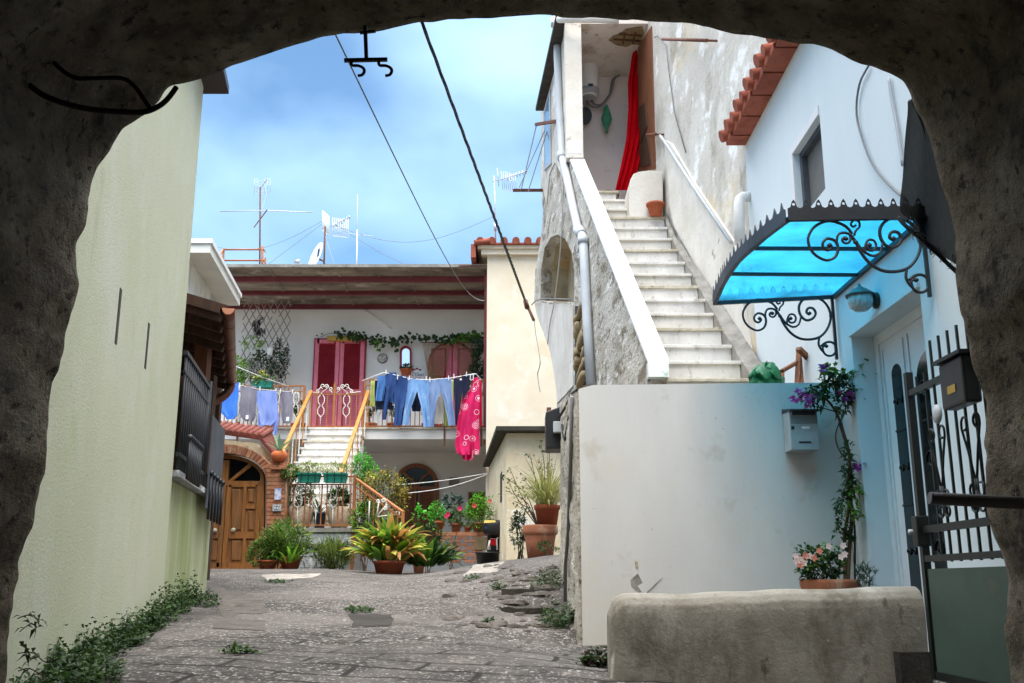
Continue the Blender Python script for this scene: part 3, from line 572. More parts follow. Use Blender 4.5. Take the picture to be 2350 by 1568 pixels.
# bead curtain (two swags)
cb = empty('bead_curtain', P(1037, 785, YW - .3), 'brown bead curtain tied back to both sides of the arched pink door', 'curtain')
m_bead = mat('brown_beads', (172, 140, 92), (130, 100, 66), 60, .4, .6, rough=.5)
for s_ in (-1, 1):
    d = MB(); cx = 1037
    for i in range(20):
        u = i / 19; x0 = cx + s_ * (5 + 62 * u) ; xe = cx + s_ * (48 - 6 * (1 - u)); ye = 905 - 10 * u
        sag = 8 + 34 * (1 - u); pts = []
        for k in range(9):
            t = k / 8; x = x0 + (xe - x0) * (t ** (1.0 + .9 * (1 - u))) ; y = 786 + (ye - 786) * t
            pts.append(P(x, y, YW - .22 - .08 * math.sin(i * 1.7) * (1 - t)))
        d.tube(pts, .0085, 4)
    for i in range(10):
        u = i / 9; x0 = cx + s_ * (42 - 4 * u); d.tube([P(x0, 895, YW - .22), P(x0 + s_ * 3, 930, YW - .2 - .02 * u), P(x0 + s_ * (4 - 5 * u), 985, YW - .22)], .008, 4)
    d.build('bead_strands', m_bead, cb)
d = MB(); d.tube([P(966, 786, YW - .22), P(1108, 786, YW - .22)], .012, 6); d.build('curtain_rod', m_rust, cb)
# wall ornaments
t = empty('wall_mirror', P(931, 820, YW), 'arched mirror in a red wooden frame on the balcony wall', 'mirror')
d = MB(); ym = YW - .01
oa = [P(918, 848, ym)] + [P(x, y, ym) for x, y in arc(931.5, 808, 13.5, 13.5, 180, 360, 12)] + [P(945, 848, ym)]
ia = [P(922.5, 843, ym)] + [P(x, y, ym) for x, y in arc(931.5, 809, 9, 9, 180, 360, 12)] + [P(940.5, 843, ym)]
d.slab([oa, ia], (0, -.05, 0)); d.build('frame', m_pinkdk, t)
d = MB(); d.slab([ia], (0, -.02, 0)); d.build('mirror_glass', mat('mirror_glass', (235, 238, 240), rough=.05, metal=.9), t)
t = empty('wall_plate', P(878, 823, YW), 'round decorated plate hanging on the wall beside the red shutters', 'plate')
d = MB(); c_ = P(878, 823, YW - .012)
ring = lambda r_, o_: [c_ + Vector((r_ * math.cos(a_ * .2618), -o_, r_ * math.sin(a_ * .2618))) for a_ in range(24)]
d.slab([ring(.125, 0)], (0, -.02, 0)); d.build('rim', m_darkconc, t)
d = MB(); d.slab([ring(.108, .021)], (0, -.01, 0)); d.build('plate_face', mat('painted_plate', (206, 200, 190), (120, 108, 96), 14, .4, .6, rough=.4), t)
t = empty('name_plaque', P(959, 856, YW), 'white enamel plaque with dark cursive name and red flower border', 'plaque')
d = MB(); yq = YW - .02; d.slab([[P(x, y, yq) for x, y in arc(959, 858, 17, 13, 0, 345, 22)]], (0, -.02, 0)); d.build('plaque_board', m_whitemetal, t)
text('lettering', "L'Oasi", .12, P(958.5, 860, yq - .03), (R(90), 0, 0), m_navy, t)
d = MB()
for x, y in ((950, 848), (957, 846.5), (964, 849), (955, 869), (963, 869)): d.slab([[P(x_, y_, yq - .022) for x_, y_ in arc(x, y, 3.6, 2, 0, 330, 10)]], (0, -.006, 0))
d.build('flower_border', m_red, t)
t = MB(); t.tube([P(838, 712, YW - .03), P(900, 755, YW - .03)], .02, 8); tag(t.build('wall_pipe', m_facade), 'thin white pipe running diagonally across the shaded upper wall', 'pipe')
# arched brown door below
t = MB(); yl = YW - .02; cx, cyy, r_ = 956, 1117, 52
oa = [P(cx - r_, 1290, yl)] + [P(x, y, yl) for x, y in arc(cx, cyy, r_, 53, 180, 360, 20)] + [P(cx + r_, 1290, yl)]
ia = [P(cx - 42, 1290, yl)] + [P(x, y, yl) for x, y in arc(cx, cyy, 42, 43, 180, 360, 20)] + [P(cx + 42, 1290, yl)]
t.slab([oa, ia], (0, -.06, 0)); ad_ = t.build('arched_wood_door', m_door, fh)
t = MB(); t.slab([ia], (0, -.005, 0)); t.build('fanlight_glass', m_glass, ad_)
t = MB(); t.pbox(cx - 42, 1117, cx + 42, 1124, yl - .006, -.05)
for s_ in (-1, 1):
    pts = [P(cx + s_ * x, y, yl - .03) for x, y in ((2, 1117), (8, 1106), (17, 1094), (30, 1086))]
    t.tube(smooth_pts(pts), .04, 4)
t.build('fanlight_bars', m_door, ad_)
for x0, x1 in ((cx - 42, cx - 2), (cx + 2, cx + 42)):
    t = MB(); z = yl - .006
    for q in ((x0, 1124, x0 + 5, 1285), (x1 - 5, 1124, x1, 1285), (x0 + 5, 1124, x1 - 5, 1130)): t.pbox(*q, z, -.045)
    t.pbox(x0 + 5, 1130, x1 - 5, 1285, z, -.004)
    lf = t.build('shutter_leaf', m_door, ad_); t = MB(); y = 1132
    while y < 1280:
        a_ = P(x0 + 5.2, y, z - .004); c_ = P(x1 - 5.2, y + 4.6, z - .004)
        t.hexa([(a_.x, z - .04, c_.z), (c_.x, z - .04, c_.z), (c_.x, z - .03, c_.z), (a_.x, z - .03, c_.z), (a_.x, z - .012, a_.z), (c_.x, z - .012, a_.z), (c_.x, z - .005, a_.z), (a_.x, z - .005, a_.z)]); y += 5.2
    t.build('louvres', m_door, lf)
t = MB(); t.pbox(1075, 1130, 1112, 1185, YW - .02, -.05); sw = t.build('shuttered_window', m_door, fh)
t = MB(); t.pbox(1079, 1135, 1108, 1182, YW - .071, -.01); t.build('pane', m_darkwood, sw)
t = MB(); t.pbox(1031, 1096, 1054, 1115, YW - .01, -.03); tag(t.build('wall_hatch', m_conc), 'small pale square service hatch right of the arched brown door', 'hatch')
# balcony railing
rlg = empty('balcony_railing', (-3.5, YB, 4.95), 'rust brown balcony railing with white scrolls and a central gate', 'railing')
Yr = YB + .08
def rail_run(x0, x1, yt, ybot, n):
    b = MB(); p0, p1 = P(x0, yt, Yr), P(x1, yt, Yr); zb = 5.02
    b.bar((p0.x, Yr, p0.z), (p1.x, Yr, p0.z), .045, .03); b.bar((p0.x, Yr, zb), (p1.x, Yr, zb), .03); b.bar((p0.x, Yr, p0.z - .13), (p1.x, Yr, p0.z - .13), .02)
    b.build('rail', m_rail, rlg)
    for i in range(n + 1):
        x = p0.x + (p1.x - p0.x) * i / n; b = MB()
        if i in (0, n): b.bar((x, Yr, 4.6), (x, Yr, p0.z), .05); b.build('post', m_rail, rlg)
        elif i % 5 == 3:
            w_ = .06; zm = (zb + p0.z) / 2
            b.tube([(x, Yr, zb), (x, Yr, zb + .22), (x - w_, Yr, zb + .3), (x - w_, Yr, zb + .42), (x - w_ * .3, Yr, zb + .5), (x - w_, Yr, zb + .58), (x - w_, Yr, p0.z - .2), (x, Yr, p0.z - .13)], .011, 5)
            b.tube([(x, Yr, zb + .22), (x + w_, Yr, zb + .3), (x + w_, Yr, zb + .42), (x + w_ * .3, Yr, zb + .5), (x + w_, Yr, zb + .58), (x + w_, Yr, p0.z - .2), (x, Yr, p0.z - .13)], .011, 5)
            b.build('white_baluster', m_railwhite, rlg)
        else: b.bar((x, Yr, zb), (x, Yr, p0.z), .018); b.build('bar', m_rail, rlg)
rail_run(430, 699, 886, 975, 30)
rail_run(838, 1113, 872, 985, 26)
for x in (470 + 0, 545, 1020, 1105): b = MB(); q = P(x, 1000, YB - .03); b.bar((q.x, YB - .03, 4.55), (q.x, YB - .03, 5.1), .04); b.build('stay', m_rust, rlg)
gt_ = MB(); yg = YB + .02
for a0, a1 in ((704, 767), (769, 830)):
    pass
gp0, gp1, gpm = P(704, 905, yg), P(830, 905, yg), P(768, 905, yg)
gt_.bar((gp0.x, yg, gp0.z), (gp1.x, yg, gp0.z), .035, .025); gt_.bar((gp0.x, yg, 5.0), (gp1.x, yg, 5.0), .03); gt_.bar((gpm.x, yg, 4.96), (gpm.x, yg, gp0.z + .25), .05)
gate = gt_.build('gate', m_rail, rlg)
for x in (706, 716, 728, 752, 782, 806, 819, 829):
    b = MB(); q = P(x, 905, yg); b.bar((q.x, yg, 5), (q.x, yg, gp0.z), .02); b.build('bar', m_rail, gate)
for x in (738, 796):
    b = MB(); q = P(x, 905, yg)
    for s_ in (-1, 1):
        b.tube([(q.x, yg, 5.0), (q.x, yg, 5.22), (q.x + s_ * .07, yg, 5.3), (q.x + s_ * .07, yg, 5.4), (q.x + s_ * .02, yg, 5.48), (q.x + s_ * .07, yg, 5.56), (q.x + s_ * .07, yg, 5.66), (q.x, yg, 5.76), (q.x, yg, gp0.z)], .011, 5)
    b.build('white_baluster', m_railwhite, gate)
def spiral(c, r0, a0, turns, Y, n=20, sgn=1, px=True):
    o = []
    for i in range(n + 1):
        t = i / n; r = r0 * (1 - .85 * t); a = R(a0) + sgn * turns * 2 * math.pi * t
        o.append(P(c[0] + r * math.cos(a), c[1] + r * math.sin(a), Y))
    return o
for s_ in (-1, 1):
    b = MB(); X = lambda x: 768 + s_ * (x - 768)
    b.tube([P(X(800), 903, yg)] + [P(X(782), 889, yg)] + spiral((X(787), 887), 5, 180 if s_ > 0 else 0, 1.2, yg, 14, s_), .01, 5)
    b.tube([P(X(772), 903, yg)] + spiral((X(776), 893), 5, 90, 1.2, yg, 14, -s_), .01, 5)
    b.tube([P(X(798), 888, yg)] + [P(X(803), 893, yg)] + spiral((X(806), 899), 4.5, 270, 1.2, yg, 14, s_), .01, 5)
    b.tube([P(X(806), 902, yg), P(X(828), 899, yg)], .01, 5); b.tube(spiral((X(795), 886), 6, 90, 1.1, yg, 14, -s_), .009, 5)
    b.build('scroll', m_railwhite, gate)
# stairs from the balcony down to the terrace
stg = MB(); n = 13; ys0, ys1, zb0, zt0 = 18.75, 22.0, 2.6, 4.94
for i in range(n):
    y0 = ys0 + (ys1 - ys0) * i / n; z1 = zb0 + (zt0 - zb0) * (i + 1) / n
    stg.box(-4.45, -3.28, y0, y0 + .27, z1 - .18, z1 - .031)
fs = stg.build('staircase', m_marble, fh)
for i in range(n):
    y0 = ys0 + (ys1 - ys0) * i / n; z1 = zb0 + (zt0 - zb0) * (i + 1) / n
    b = MB(); b.box(-4.48, -3.25, y0 - .03, y0 + .262, z1 - .03, z1); b.build('tread', m_marble_edge if i % 4 == 2 else m_marble, fs)
b = MB(); b.slab([[(-4.44, ys0 + .1, 2.0), (-4.44, 22, 2.0), (-4.44, 22, 4.7), (-4.44, ys0 + .1, 2.5)]], (1.15, 0, 0)); b.build('stair_side', m_facade, fs)
for x, pb, pt in ((-4.5, (682, 1062), (699, 900)), (-3.22, (825, 1075), (829, 900))):
    b = MB(); b.bar((x, ys0, 2.85 + .75), (x, 21.95, 4.94 + .85), .07, .05); hr = b.build('handrail', m_railyel, fs)
    for i in range(11):
        t_ = i / 10; y = ys0 + .05 + 3.1 * t_; b = MB(); b.bar((x, y, 2.65 + (4.94 - 2.65) * t_), (x, y, 3.6 + (5.79 - 3.6) * t_), .018); b.build('baluster', m_railwhite if i % 2 else m_railyel, hr)

# ---------------------------------------------------------------- front terrace with its railing
tr = empty('stone_terrace', (-3.6, 18.2, 1.8), 'grey stone block terrace at the foot of the white staircase', 'terrace')
YT = 18.0; a_ = P(650, 1212, YT); c_ = P(817, 1212, YT); zt_ = a_.z
b = MB(); b.box(a_.x + .02, c_.x - .05, YT + .02, 19.2, 1.5, zt_ - .07); b.build('block_wall', m_slate, tr)
b = MB()
for r_ in range(4):
    for k in range(5):
        x0 = a_.x + .03 + (k + (r_ % 2) * .5) * .3; x1 = min(x0 + .285, c_.x - .055); zz = zt_ - .085 - (r_ + 1) * .2
        if x1 > x0: b.box(x0, x1, YT + .005, YT + .03, zz, zz + .188)
b.build('stone_facing', m_slate, tr)
b = MB(); b.box(a_.x, c_.x, YT - .03, 19.25, zt_ - .07, zt_); b.build('terrace_slab', m_conc, tr)
trl = empty('terrace_railing', (-3.6, 18.05, zt_), 'rust brown terrace railing carrying planters, sloping down beside the steps', 'railing')
yt = YT + .03
tl, tr_ = P(660, 1092, yt), P(815, 1096, yt); ztop = (tl.z + tr_.z) / 2
b = MB(); b.bar((tl.x, yt, ztop), (tr_.x, yt, ztop), .04, .03); b.bar((tl.x, yt, ztop - .14), (tr_.x, yt, ztop - .14), .022); b.bar((tl.x, yt, zt_ + .05), (tr_.x, yt, zt_ + .05), .025); b.build('rail', m_rail, trl)
for x in (tl.x, tr_.x): b = MB(); b.bar((x, yt, zt_ - (.75 if x == tr_.x else 0)), (x, yt, ztop + .03), .055); b.build('post', m_rail, trl)
for x in (673, 700, 712, 738, 750, 776, 787, 804):
    b = MB(); q = P(x, 1150, yt); b.bar((q.x, yt, zt_ + .05), (q.x, yt, ztop - .14), .02); b.build('bar', m_rail, trl)
for x in (684, 726, 765):
    b = MB(); q = P(x, 1150, yt); z0 = zt_ + .05
    b.tube([(q.x, yt, z0), (q.x, yt, z0 + .3)], .011, 5)
    for s_ in (-1, 1): b.tube([(q.x, yt, z0 + .28), (q.x + s_ * .07, yt, z0 + .38), (q.x + s_ * .07, yt, z0 + .46), (q.x + s_ * .045, yt, z0 + .52), (q.x + s_ * .06, yt, z0 + .62), (q.x + s_ * .03, yt, ztop - .14)], .011, 5)
    b.build('white_baluster', m_railwhite, trl)
# sloping part to the right
sl0, sl1 = P(818, 1100, yt - .05), P(925, 1176, 16.6)
b = MB(); b.bar(sl0, sl1, .055, .035); b.bar(sl0 - Vector((0, 0, .14)), sl1 - Vector((0, 0, .1)), .025); b.bar(sl0 - Vector((0, 0, .75)), sl1 - Vector((0, 0, .45)), .025); sr = b.build('sloping_rail', m_rail, trl)
for i in range(1, 11):
    q = sl0.lerp(sl1, i / 10); b = MB(); b.bar(q - Vector((0, 0, .62 if i < 10 else .8)), q, .02 if i < 10 else .05); b.build('bar', m_rail, sr)
b = MB()
for (x, y, r_, s_) in ((868, 1150, 5, 1), (880, 1150, 6, -1), (890, 1158, 7, 1), (884, 1168, 5, -1), (900, 1172, 5, 1), (912, 1178, 5, -1)):
    b.tube(spiral((x, y), r_, 30, 1.3, 17.0, 16, s_), .011, 5)
for p0, p1 in (((864, 1186), (870, 1150)), ((866, 1184), (890, 1156)), ((866, 1186), (918, 1180)), ((846, 1200), (848, 1150)), ((896, 1198), (896, 1170))): b.tube([P(*p0, 17.0), P(*p1, 17.0)], .011, 5)
b.build('scroll_panel', m_railwhite, sr)

# ---------------------------------------------------------------- brick gateway and oak doors
YG = 18.0
gw = empty('brick_gateway', P(540, 1305, YG), 'brick arched gateway framing oak double doors left of the terrace', 'gateway')
bk = MB(); n = 27
oc = lambda t: (515 + (112) * math.cos(t), 1098 - 78 * math.sin(t)); ic = lambda t: (515 + 95 * math.cos(t), 1098 - 58 * math.sin(t))
for i in range(n):
    t0, t1 = math.pi * i / n + .012, math.pi * (i + 1) / n - .012
    if 515 + 100 * math.cos(t0) < 400: continue
    d0 = .02 * rnd.random(); c4 = [P(*ic(t0), YG), P(*ic(t1), YG), P(*oc(t1), YG), P(*oc(t0), YG)]
    bk.slab([[q + Vector((0, -d0, 0)) for q in c4]], (0, .32, 0))
bk.build('brick_arch', m_brick, gw)
mo = MB(); mo.slab([[P(*ic(math.pi * i / 24), YG + .02) for i in range(25)] + [P(*(oc(math.pi * i / 24)), YG + .02) for i in range(24, -1, -1)]], (0, .28, 0)); mo.build('arch_mortar', m_mortar, gw)
pr = MB(); yb = YG - .05; row = 0; y = 1066
while y < 1312:
    off = 0 if row % 2 else 11; x = 611.0 - off if row % 2 == 0 else 611.0
    x = 611
    for wdt in ((22, 22) if row % 2 else (11, 22, 11)):
        d0 = .012 * rnd.random(); pr.pbox(x + .4, y + .5, x + wdt - .4, y + 9.1, yb - d0, .42); x += wdt
    y += 9.8; row += 1
pr.build('brick_pier', m_brick, gw)
mo = MB(); mo.pbox(611.5, 1066, 654.5, 1312, yb + .012, .4); mo.build('pier_mortar', m_mortar, gw)
cpb = MB()
for i, (x0, x1) in enumerate(((620, 638), (638.5, 657))): cpb.pbox(x0, 1068, x1, 1077, yb - .06, .5); cpb.pbox(x0 + 2, 1058, x1 + 1, 1067.5, yb - .03, .5)
cpb.build('pier_cap', m_brick, gw)
# small tiled roof over the gateway
rf = MB(); r0, r1, r2 = P(420, 985, 18.35), P(597, 1010, 18.35), P(624, 1043, 18.2)
rf.slab([[r0, r1, r1 + Vector((0, .8, .25)), r0 + Vector((0, .8, .25))]], (0, 0, .06)); rf.slab([[r1, r2, r2 + Vector((0, .9, .0)), r1 + Vector((0, .8, .25))]], (0, 0, .05)); gr = rf.build('tiled_roof', m_roofdk, gw)
for i in range(14):
    q = r0.lerp(r1, i / 13) + Vector((0, -.03, .05)); rf = MB(); rf.tube([q, q + Vector((0, .8, .26))], .05, 8); rf.build('tile', m_roofdk, gr)
for i in range(9):
    q = r1.lerp(r2, i / 8) + Vector((.0, -.04, .03)); rf = MB(); rf.tube([q, q + Vector((.0, .8, .12))], .032, 8); rf.build('tile', m_roofdk, gr)
wl = MB(); wl.slab([[P(x, y, YG + .36) for x, y in [(415, 1310), (415, 1000), (597, 1018), (622, 1048), (650, 1066), (650, 1310)]], [P(*ic(math.pi * i / 20), YG + .36) for i in range(21)] + [P(420, 1308, YG + .36), P(610, 1308, YG + .36)]], (0, .06, 0)); wl.build('wall', m_niche, gw)
# doors
dw = MB(); yd = YG + .16
dw.slab([[P(x, y, yd) for x, y in [(605, 1308)] + [(515 + 91 * math.cos(math.pi * i / 24), 1098 - 54 * math.sin(math.pi * i / 24)) for i in range(25)] + [(424, 1308)]],
         [P(x, y, yd) for x, y in [(597, 1302)] + [(515 + 83 * math.cos(math.pi * i / 24), 1098 - 46 * math.sin(math.pi * i / 24)) for i in range(25)] + [(433, 1302)]]], (0, .12, 0))
df = dw.build('door_frame', m_woodlt, gw)
dw = MB(); dw.slab([[P(x, y, yd + .09) for x, y in [(597, 1104)] + [(515 + 83 * math.cos(math.pi * i / 24), 1098 - 46 * math.sin(math.pi * i / 24)) for i in range(25)] + [(433, 1104)]]], (0, .01, 0)); dw.build('fanlight_glass', m_glass, df)
dw = MB(); dw.pbox(433, 1104, 597, 1113, yd + .01, .09); dw.pbox(507, 1056, 524, 1104, yd + .01, .09)
for s_ in (-1, 1): dw.slab([[P(515 + s_ * x, y, yd + .02) for x, y in ((8, 1104), (18, 1104), (62, 1070), (56, 1064))]], (0, .06, 0))
dw.build('fanlight_bars', m_woodlt, df)
for x0, x1 in ((433, 514.5), (515.5, 597)):
    fr = MB(); fr.pbox(x0, 1113, x1, 1304, yd + .035, .05); lf = fr.build('door_leaf', m_wood, gw)
    s_ = 1 if x0 > 500 else -1; X = lambda x: 515 + s_ * (x - 515)
    st = MB(); yq = yd + .033
    for q in ((516, 1113.5, 526, 1303), (587, 1113.5, 596, 1303), (526, 1113.5, 587, 1118), (526, 1222, 587, 1236), (526, 1292, 587, 1303), (557, 1118, 564, 1222), (557, 1236, 564, 1292), (564, 1158, 587, 1168), (564, 1270, 587, 1277)):
        xa, xb = sorted((X(q[0]), X(q[2]))); st.pbox(xa, q[1], xb, q[3], yq, -.03)
    st.build('stiles', m_woodlt if s_ > 0 else m_wood, lf)
    for q in ((530, 1122, 553, 1218), (568, 1122, 583, 1154), (568, 1172, 583, 1218), (530, 1240, 553, 1288), (568, 1240, 583, 1266), (568, 1281, 583, 1289)):
        xa, xb = sorted((X(q[0]), X(q[2]))); f_ = MB()
        o4 = [P(xa, q[1], yq), P(xb, q[1], yq), P(xb, q[3], yq), P(xa, q[3], yq)]; i4 = [P(xa + 3, q[1] + 3, yq - .02), P(xb - 3, q[1] + 3, yq - .02), P(xb - 3, q[3] - 3, yq - .02), P(xa + 3, q[3] - 3, yq - .02)]
        f_.add(o4 + i4, [(0, 1, 5, 4), (1, 2, 6, 5), (2, 3, 7, 6), (3, 0, 4, 7), (4, 5, 6, 7)]); f_.build('raised_panel', m_wood, lf)
    kb = MB(); q = P(X(536), 1217 if s_ > 0 else 1218, yq - .03); kb.lathe(q, [(.012, -.01), (.03, 0), (.042, .02), (.03, .045), (.005, .05)], 12)
    kb.v = [(vx, q.y - (vz - q.z), q.z + (vy - q.y)) for vx, vy, vz in kb.v]; kb.build('door_knob', m_marble_edge, lf)
t = MB(); t.pbox(486, 1134, 501, 1151, yd - .02, .03); tag(t.build('notice_card', m_whitemetal), 'blank white card fixed to the left oak door leaf', 'card')
t = empty('ceramic_tile', P(637, 1134, yb), 'tall blue and white ceramic picture tile on the brick pier', 'tile')
d = MB(); d.pbox(630, 1121, 645, 1147, yb - .035, .02); d.build('tile_face', mat('painted_tile', (206, 206, 222), (120, 140, 196), 9, .45, .6, layers=[((150, 110, 110), 22, .6, .68)], rough=.3), t)
t = empty('house_number', P(635, 1165, yb), 'small white house number 66 in a pale frame on the brick pier', 'house number')
d = MB(); d.pbox(625.5, 1158, 645, 1173, yb - .05, .035); d.build('frame', m_greyplast, t)
d = MB(); d.pbox(629, 1161, 641.5, 1170, yb - .053, .002); d.build('plate', m_darkconc, t)
text('digits', '66', .1, P(635.3, 1165.5, yb - .058), (R(90), 0, 0), m_whitemetal, t)

# ---------------------------------------------------------------- cream tower and lean-to shed
ct = empty('cream_tower', (.2, 23, 2), 'tall plain cream plastered building with tiled eaves right of the balcony', 'building')
YC = 21.6; zl = P(1117, 590, YC)
b = MB(); b.box(-.565, 2.4, YC, 27, 1.6, 8.86); b.build('wall', m_cream, ct)
b = MB(); b.box(-.7, 2.6, YC - .12, 27.1, 8.863, 8.98); b.box(-.78, 2.6, YC - .18, 27.1, 8.983, 9.06); b.build('cornice', m_cream, ct)
tb = MB(); tb.box(-.86, 2.6, YC - .24, 27.2, 9.063, 9.1); tf = tb.build('roof', m_rooft, ct)
for i in range(12):
    x = -.72 + i * .27; b = MB(); b.tube([(x, YC - .3, 9.13), (x, 24.2, 9.75)], .085, 10); b.build('tile', m_rooft, tf)
b = MB()
for i in range(14): b.tube([(-.86, YC - .25 + i * .3, 9.09 - .0), (-.5, YC - .25 + i * .3, 9.14)], .07, 8)
b.box(-.93, -.82, YC - .25, 26, 8.75, 9.06); b.build('verge_tiles', m_rooft, tf)
sh = empty('lean_to_shed', (.4, 17.5, 1.9), 'small flaking cream shed with slab roof below the tower', 'shed')
sa, sb_ = (-.09, 16.5), (-.5, 21.55)
b = MB(); b.slab([[(sa[0], sa[1], 1.6), (sb_[0], sb_[1], 1.6), (1.5, 21.55, 1.6), (1.5, 16.5, 1.6)]], (0, 0, 2.44)); b.build('wall', m_shed, sh)
c0, c1 = P(1139, 984, 16.3), P(1108, 1070, 21.5); zs = 4.05
b = MB(); b.slab([[(c0.x, 16.25, zs), (c1.x, 21.55, zs), (1.6, 21.55, zs), (1.6, 16.25, zs)]], (0, 0, .07)); b.build('roof_slab', m_darkconc, sh)
b = MB(); t_ = lambda u: (sa[0] + (sb_[0] - sa[0]) * u - .012, sa[1] + (sb_[1] - sa[1]) * u)
b.slab([[(*t_(.2), 3.0), (*t_(.27), 3.0), (*t_(.27), 3.5), (*t_(.2), 3.5)]], (.02, 0, 0)); b.build('vent_slot', m_darkconc, sh)
# clothes line across the courtyard and its hook
for i, (p, q, sg) in enumerate((((895, 1114), (1121, 1086), 3), ((935, 1132), (1121, 1088), 6))):
    a0, a1 = P(*p, 19.5), P(*q, 20.2); d = MB(); d.tube([a0.lerp(a1, k / 12) - Vector((0, 0, .012 * sg * math.sin(math.pi * k / 12))) for k in range(13)], .008, 5)
    tag(d.build('washing_line', m_rope), ('upper' if not i else 'lower, more sagging') + ' white washing line strung empty from the shed corner past the arched door', 'washing line')

# ---------------------------------------------------------------- rooftop: guard rail, aerials, dish
zr = 8.75
gr = empty('roof_guard_rail', P(560, 622, 23), 'rusty tubular guard rail standing on the flat roof', 'railing')
b = MB(); Y0, Y1 = 23.2, 25.4
for y in (573, 598, 619):
    b.tube([P(512, y, Y0), P(605, y, Y0)], .022, 6)
    b.tube([P(605, y, Y0), P(609, y + 6, Y1)], .02, 6)
b.tube([P(512, 573, Y0), P(492, 604, 21.9)], .022, 6); b.build('rail', m_rail, gr)
for p, q in (((513, 573, Y0), (511, 640, Y0)), ((602, 565, Y0), (602, 640, Y0)), ((609, 592, Y1), (607, 640, Y1))):
    b = MB(); b.tube([P(*p), P(*q)], .028, 6); b.build('post', m_rail, gr)
def aerial(name, label, base, parts):
    t = empty(name, base, label, 'aerial', 'television aerials on the roofs')
    for nm, segs, r, m in parts:
        b = MB()
        for s_ in segs: b.tube([P(*q) for q in s_], r, 5)
        b.build(nm, m, t)
Ya = 23.4
aerial('tv_aerial', 'tall mast aerial with wide horizontal dipole above the roof guard rail', P(596, 620, Ya), [
    ('mast', [[(597, 430, Ya), (596, 640, Ya)]], .02, m_rust), ('dipole', [[(505, 485, Ya - .3), (612, 483.5, Ya - .3), (718, 488, Ya - .3)]], .014, m_alu), ('boom', [[(613, 482, Ya - .4), (583, 522, Ya + .4)]], .014, m_rust),
    ('grid_reflector', [[(584, y, Ya - .1), (594, y + 5, Ya), (620, y + 2, Ya - .1)] for y in (411, 417, 423, 435, 441)] + [[(x, 411 + abs(x - 596) * -.1, Ya), (x, 446, Ya)] for x in (584, 590, 608, 614, 620)], .005, m_alu), ('feed_arm', [[(599, 432, Ya), (613, 411, Ya - .5)]], .014, m_greyplast), ('coax', [[(608, 428, Ya), (612, 445, Ya), (603, 475, Ya), (598, 500, Ya)]], .006, m_rope)])
grid = lambda x0, x1, y0, y1, sk, n: [[(x0 + (x1 - x0) * i / n, y0 + sk * i / n, Ya), (x0 + (x1 - x0) * i / n, y1 + sk * i / n, Ya)] for i in range(n + 1)]
aerial('tv_aerial', 'aerial with two bright grid reflectors behind the satellite dish', P(745, 620, Ya), [
    ('mast', [[(746, 520, Ya), (743, 640, Ya)]], .024, m_rust), ('grid_reflector', grid(740, 755, 484, 528, 12, 7) + [[(740, 484, Ya), (755, 496, Ya)], [(740, 528, Ya), (755, 541, Ya)], [(740, 506, Ya), (755, 519, Ya)]], .009, m_whitemetal),
    ('grid_reflector', grid(763, 799, 500, 542, 4, 8) + [[(763, 541, Ya), (799, 546, Ya)], [(763, 523, Ya), (799, 524, Ya)]], .008, m_whitemetal),
    ('yagi_boom', [[(757, 522, Ya), (804, 497, Ya - .5)]] + [[(765 + i * 6, 513 - i * 3, Ya - .2), (767 + i * 6, 524 - i * 3.4, Ya - .2)] for i in range(7)], .013, m_alu)])
aerial('whip_aerial', 'thin white upright whip aerial standing alone on the flat roof', P(819, 620, Ya), [('whip', [[(820.5, 447, Ya), (820, 530, Ya)]], .007, m_whitemetal), ('pole', [[(820, 528, Ya), (818, 640, Ya)]], .017, m_whitemetal), ('ground_rods', [[(797, 535, Ya), (819, 538, Ya - .2), (856, 542, Ya)]], .004, m_whitemetal)])
Yb = 22.3
aerial('tv_aerial', 'slender mast aerial with grid reflector standing on the tiled tower roof', P(1137, 565, Yb), [
    ('mast', [[(1134, 404, Yb), (1136, 480, Yb), (1138, 575, Yb)]], .018, m_alu), ('reflector_rod', [[(1141, 386, Yb), (1145, 428, Yb)]], .01, m_alu), ('yagi_boom', [[(1130, 416, Yb), (1150, 412, Yb), (1213, 392, Yb - .6)]] + [[(1163 + i * 7, 402 - i * 2, Yb - .3), (1166 + i * 7, 415 - i * 2.6, Yb - .3)] for i in range(7)], .012, m_alu),
    ('grid_reflector', [[(1150 + i * 4.5, 394 + i * .6, Yb), (1154 + i * 4.5, 434 + i * .7, Yb)] for i in range(8)] + [[(1150, 394, Yb), (1176, 397, Yb)], [(1152, 434, Yb), (1182, 440, Yb)], [(1160, 414, Yb), (1184, 418, Yb)]], .007, m_alu), ('clamp', [[(1135, 512, Yb), (1137, 530, Yb)]], .035, m_alu)])
# satellite dish
sd_ = empty('satellite_dish', P(743, 622, 23.0), 'white satellite dish with dark mark facing left on the flat roof', 'dish')
dc = P(730, 594, 23.0); ax = Vector((-.80, -.52, .26)).normalized(); e1 = ax.cross(Vector((0, 0, 1))).normalized(); e2 = e1.cross(ax)
d = MB()
def dishf(u, v):
    r_ = .40 * v; a2 = 2 * math.pi * u; return dc + e1 * r_ * math.cos(a2) * .92 + e2 * r_ * math.sin(a2) + ax * (.5 * r_ * r_)
d.grid(dishf, 32, 8); do = d.build('dish', m_dish, sd_); so = do.modifiers.new('thick', 'SOLIDIFY'); so.thickness = .012
d = MB(); lp = lambda u, v: dc + e1 * u + e2 * v + ax * (.5 * (u * u + v * v) + .016)
d.grid(lambda u, v: lp(-.03 + .12 * u, .06 + .2 * v), 4, 6); d.grid(lambda u, v: lp(.07 - .03 * u, -.06 + .12 * v), 2, 4); d.build('dark_mark', m_navy, sd_)
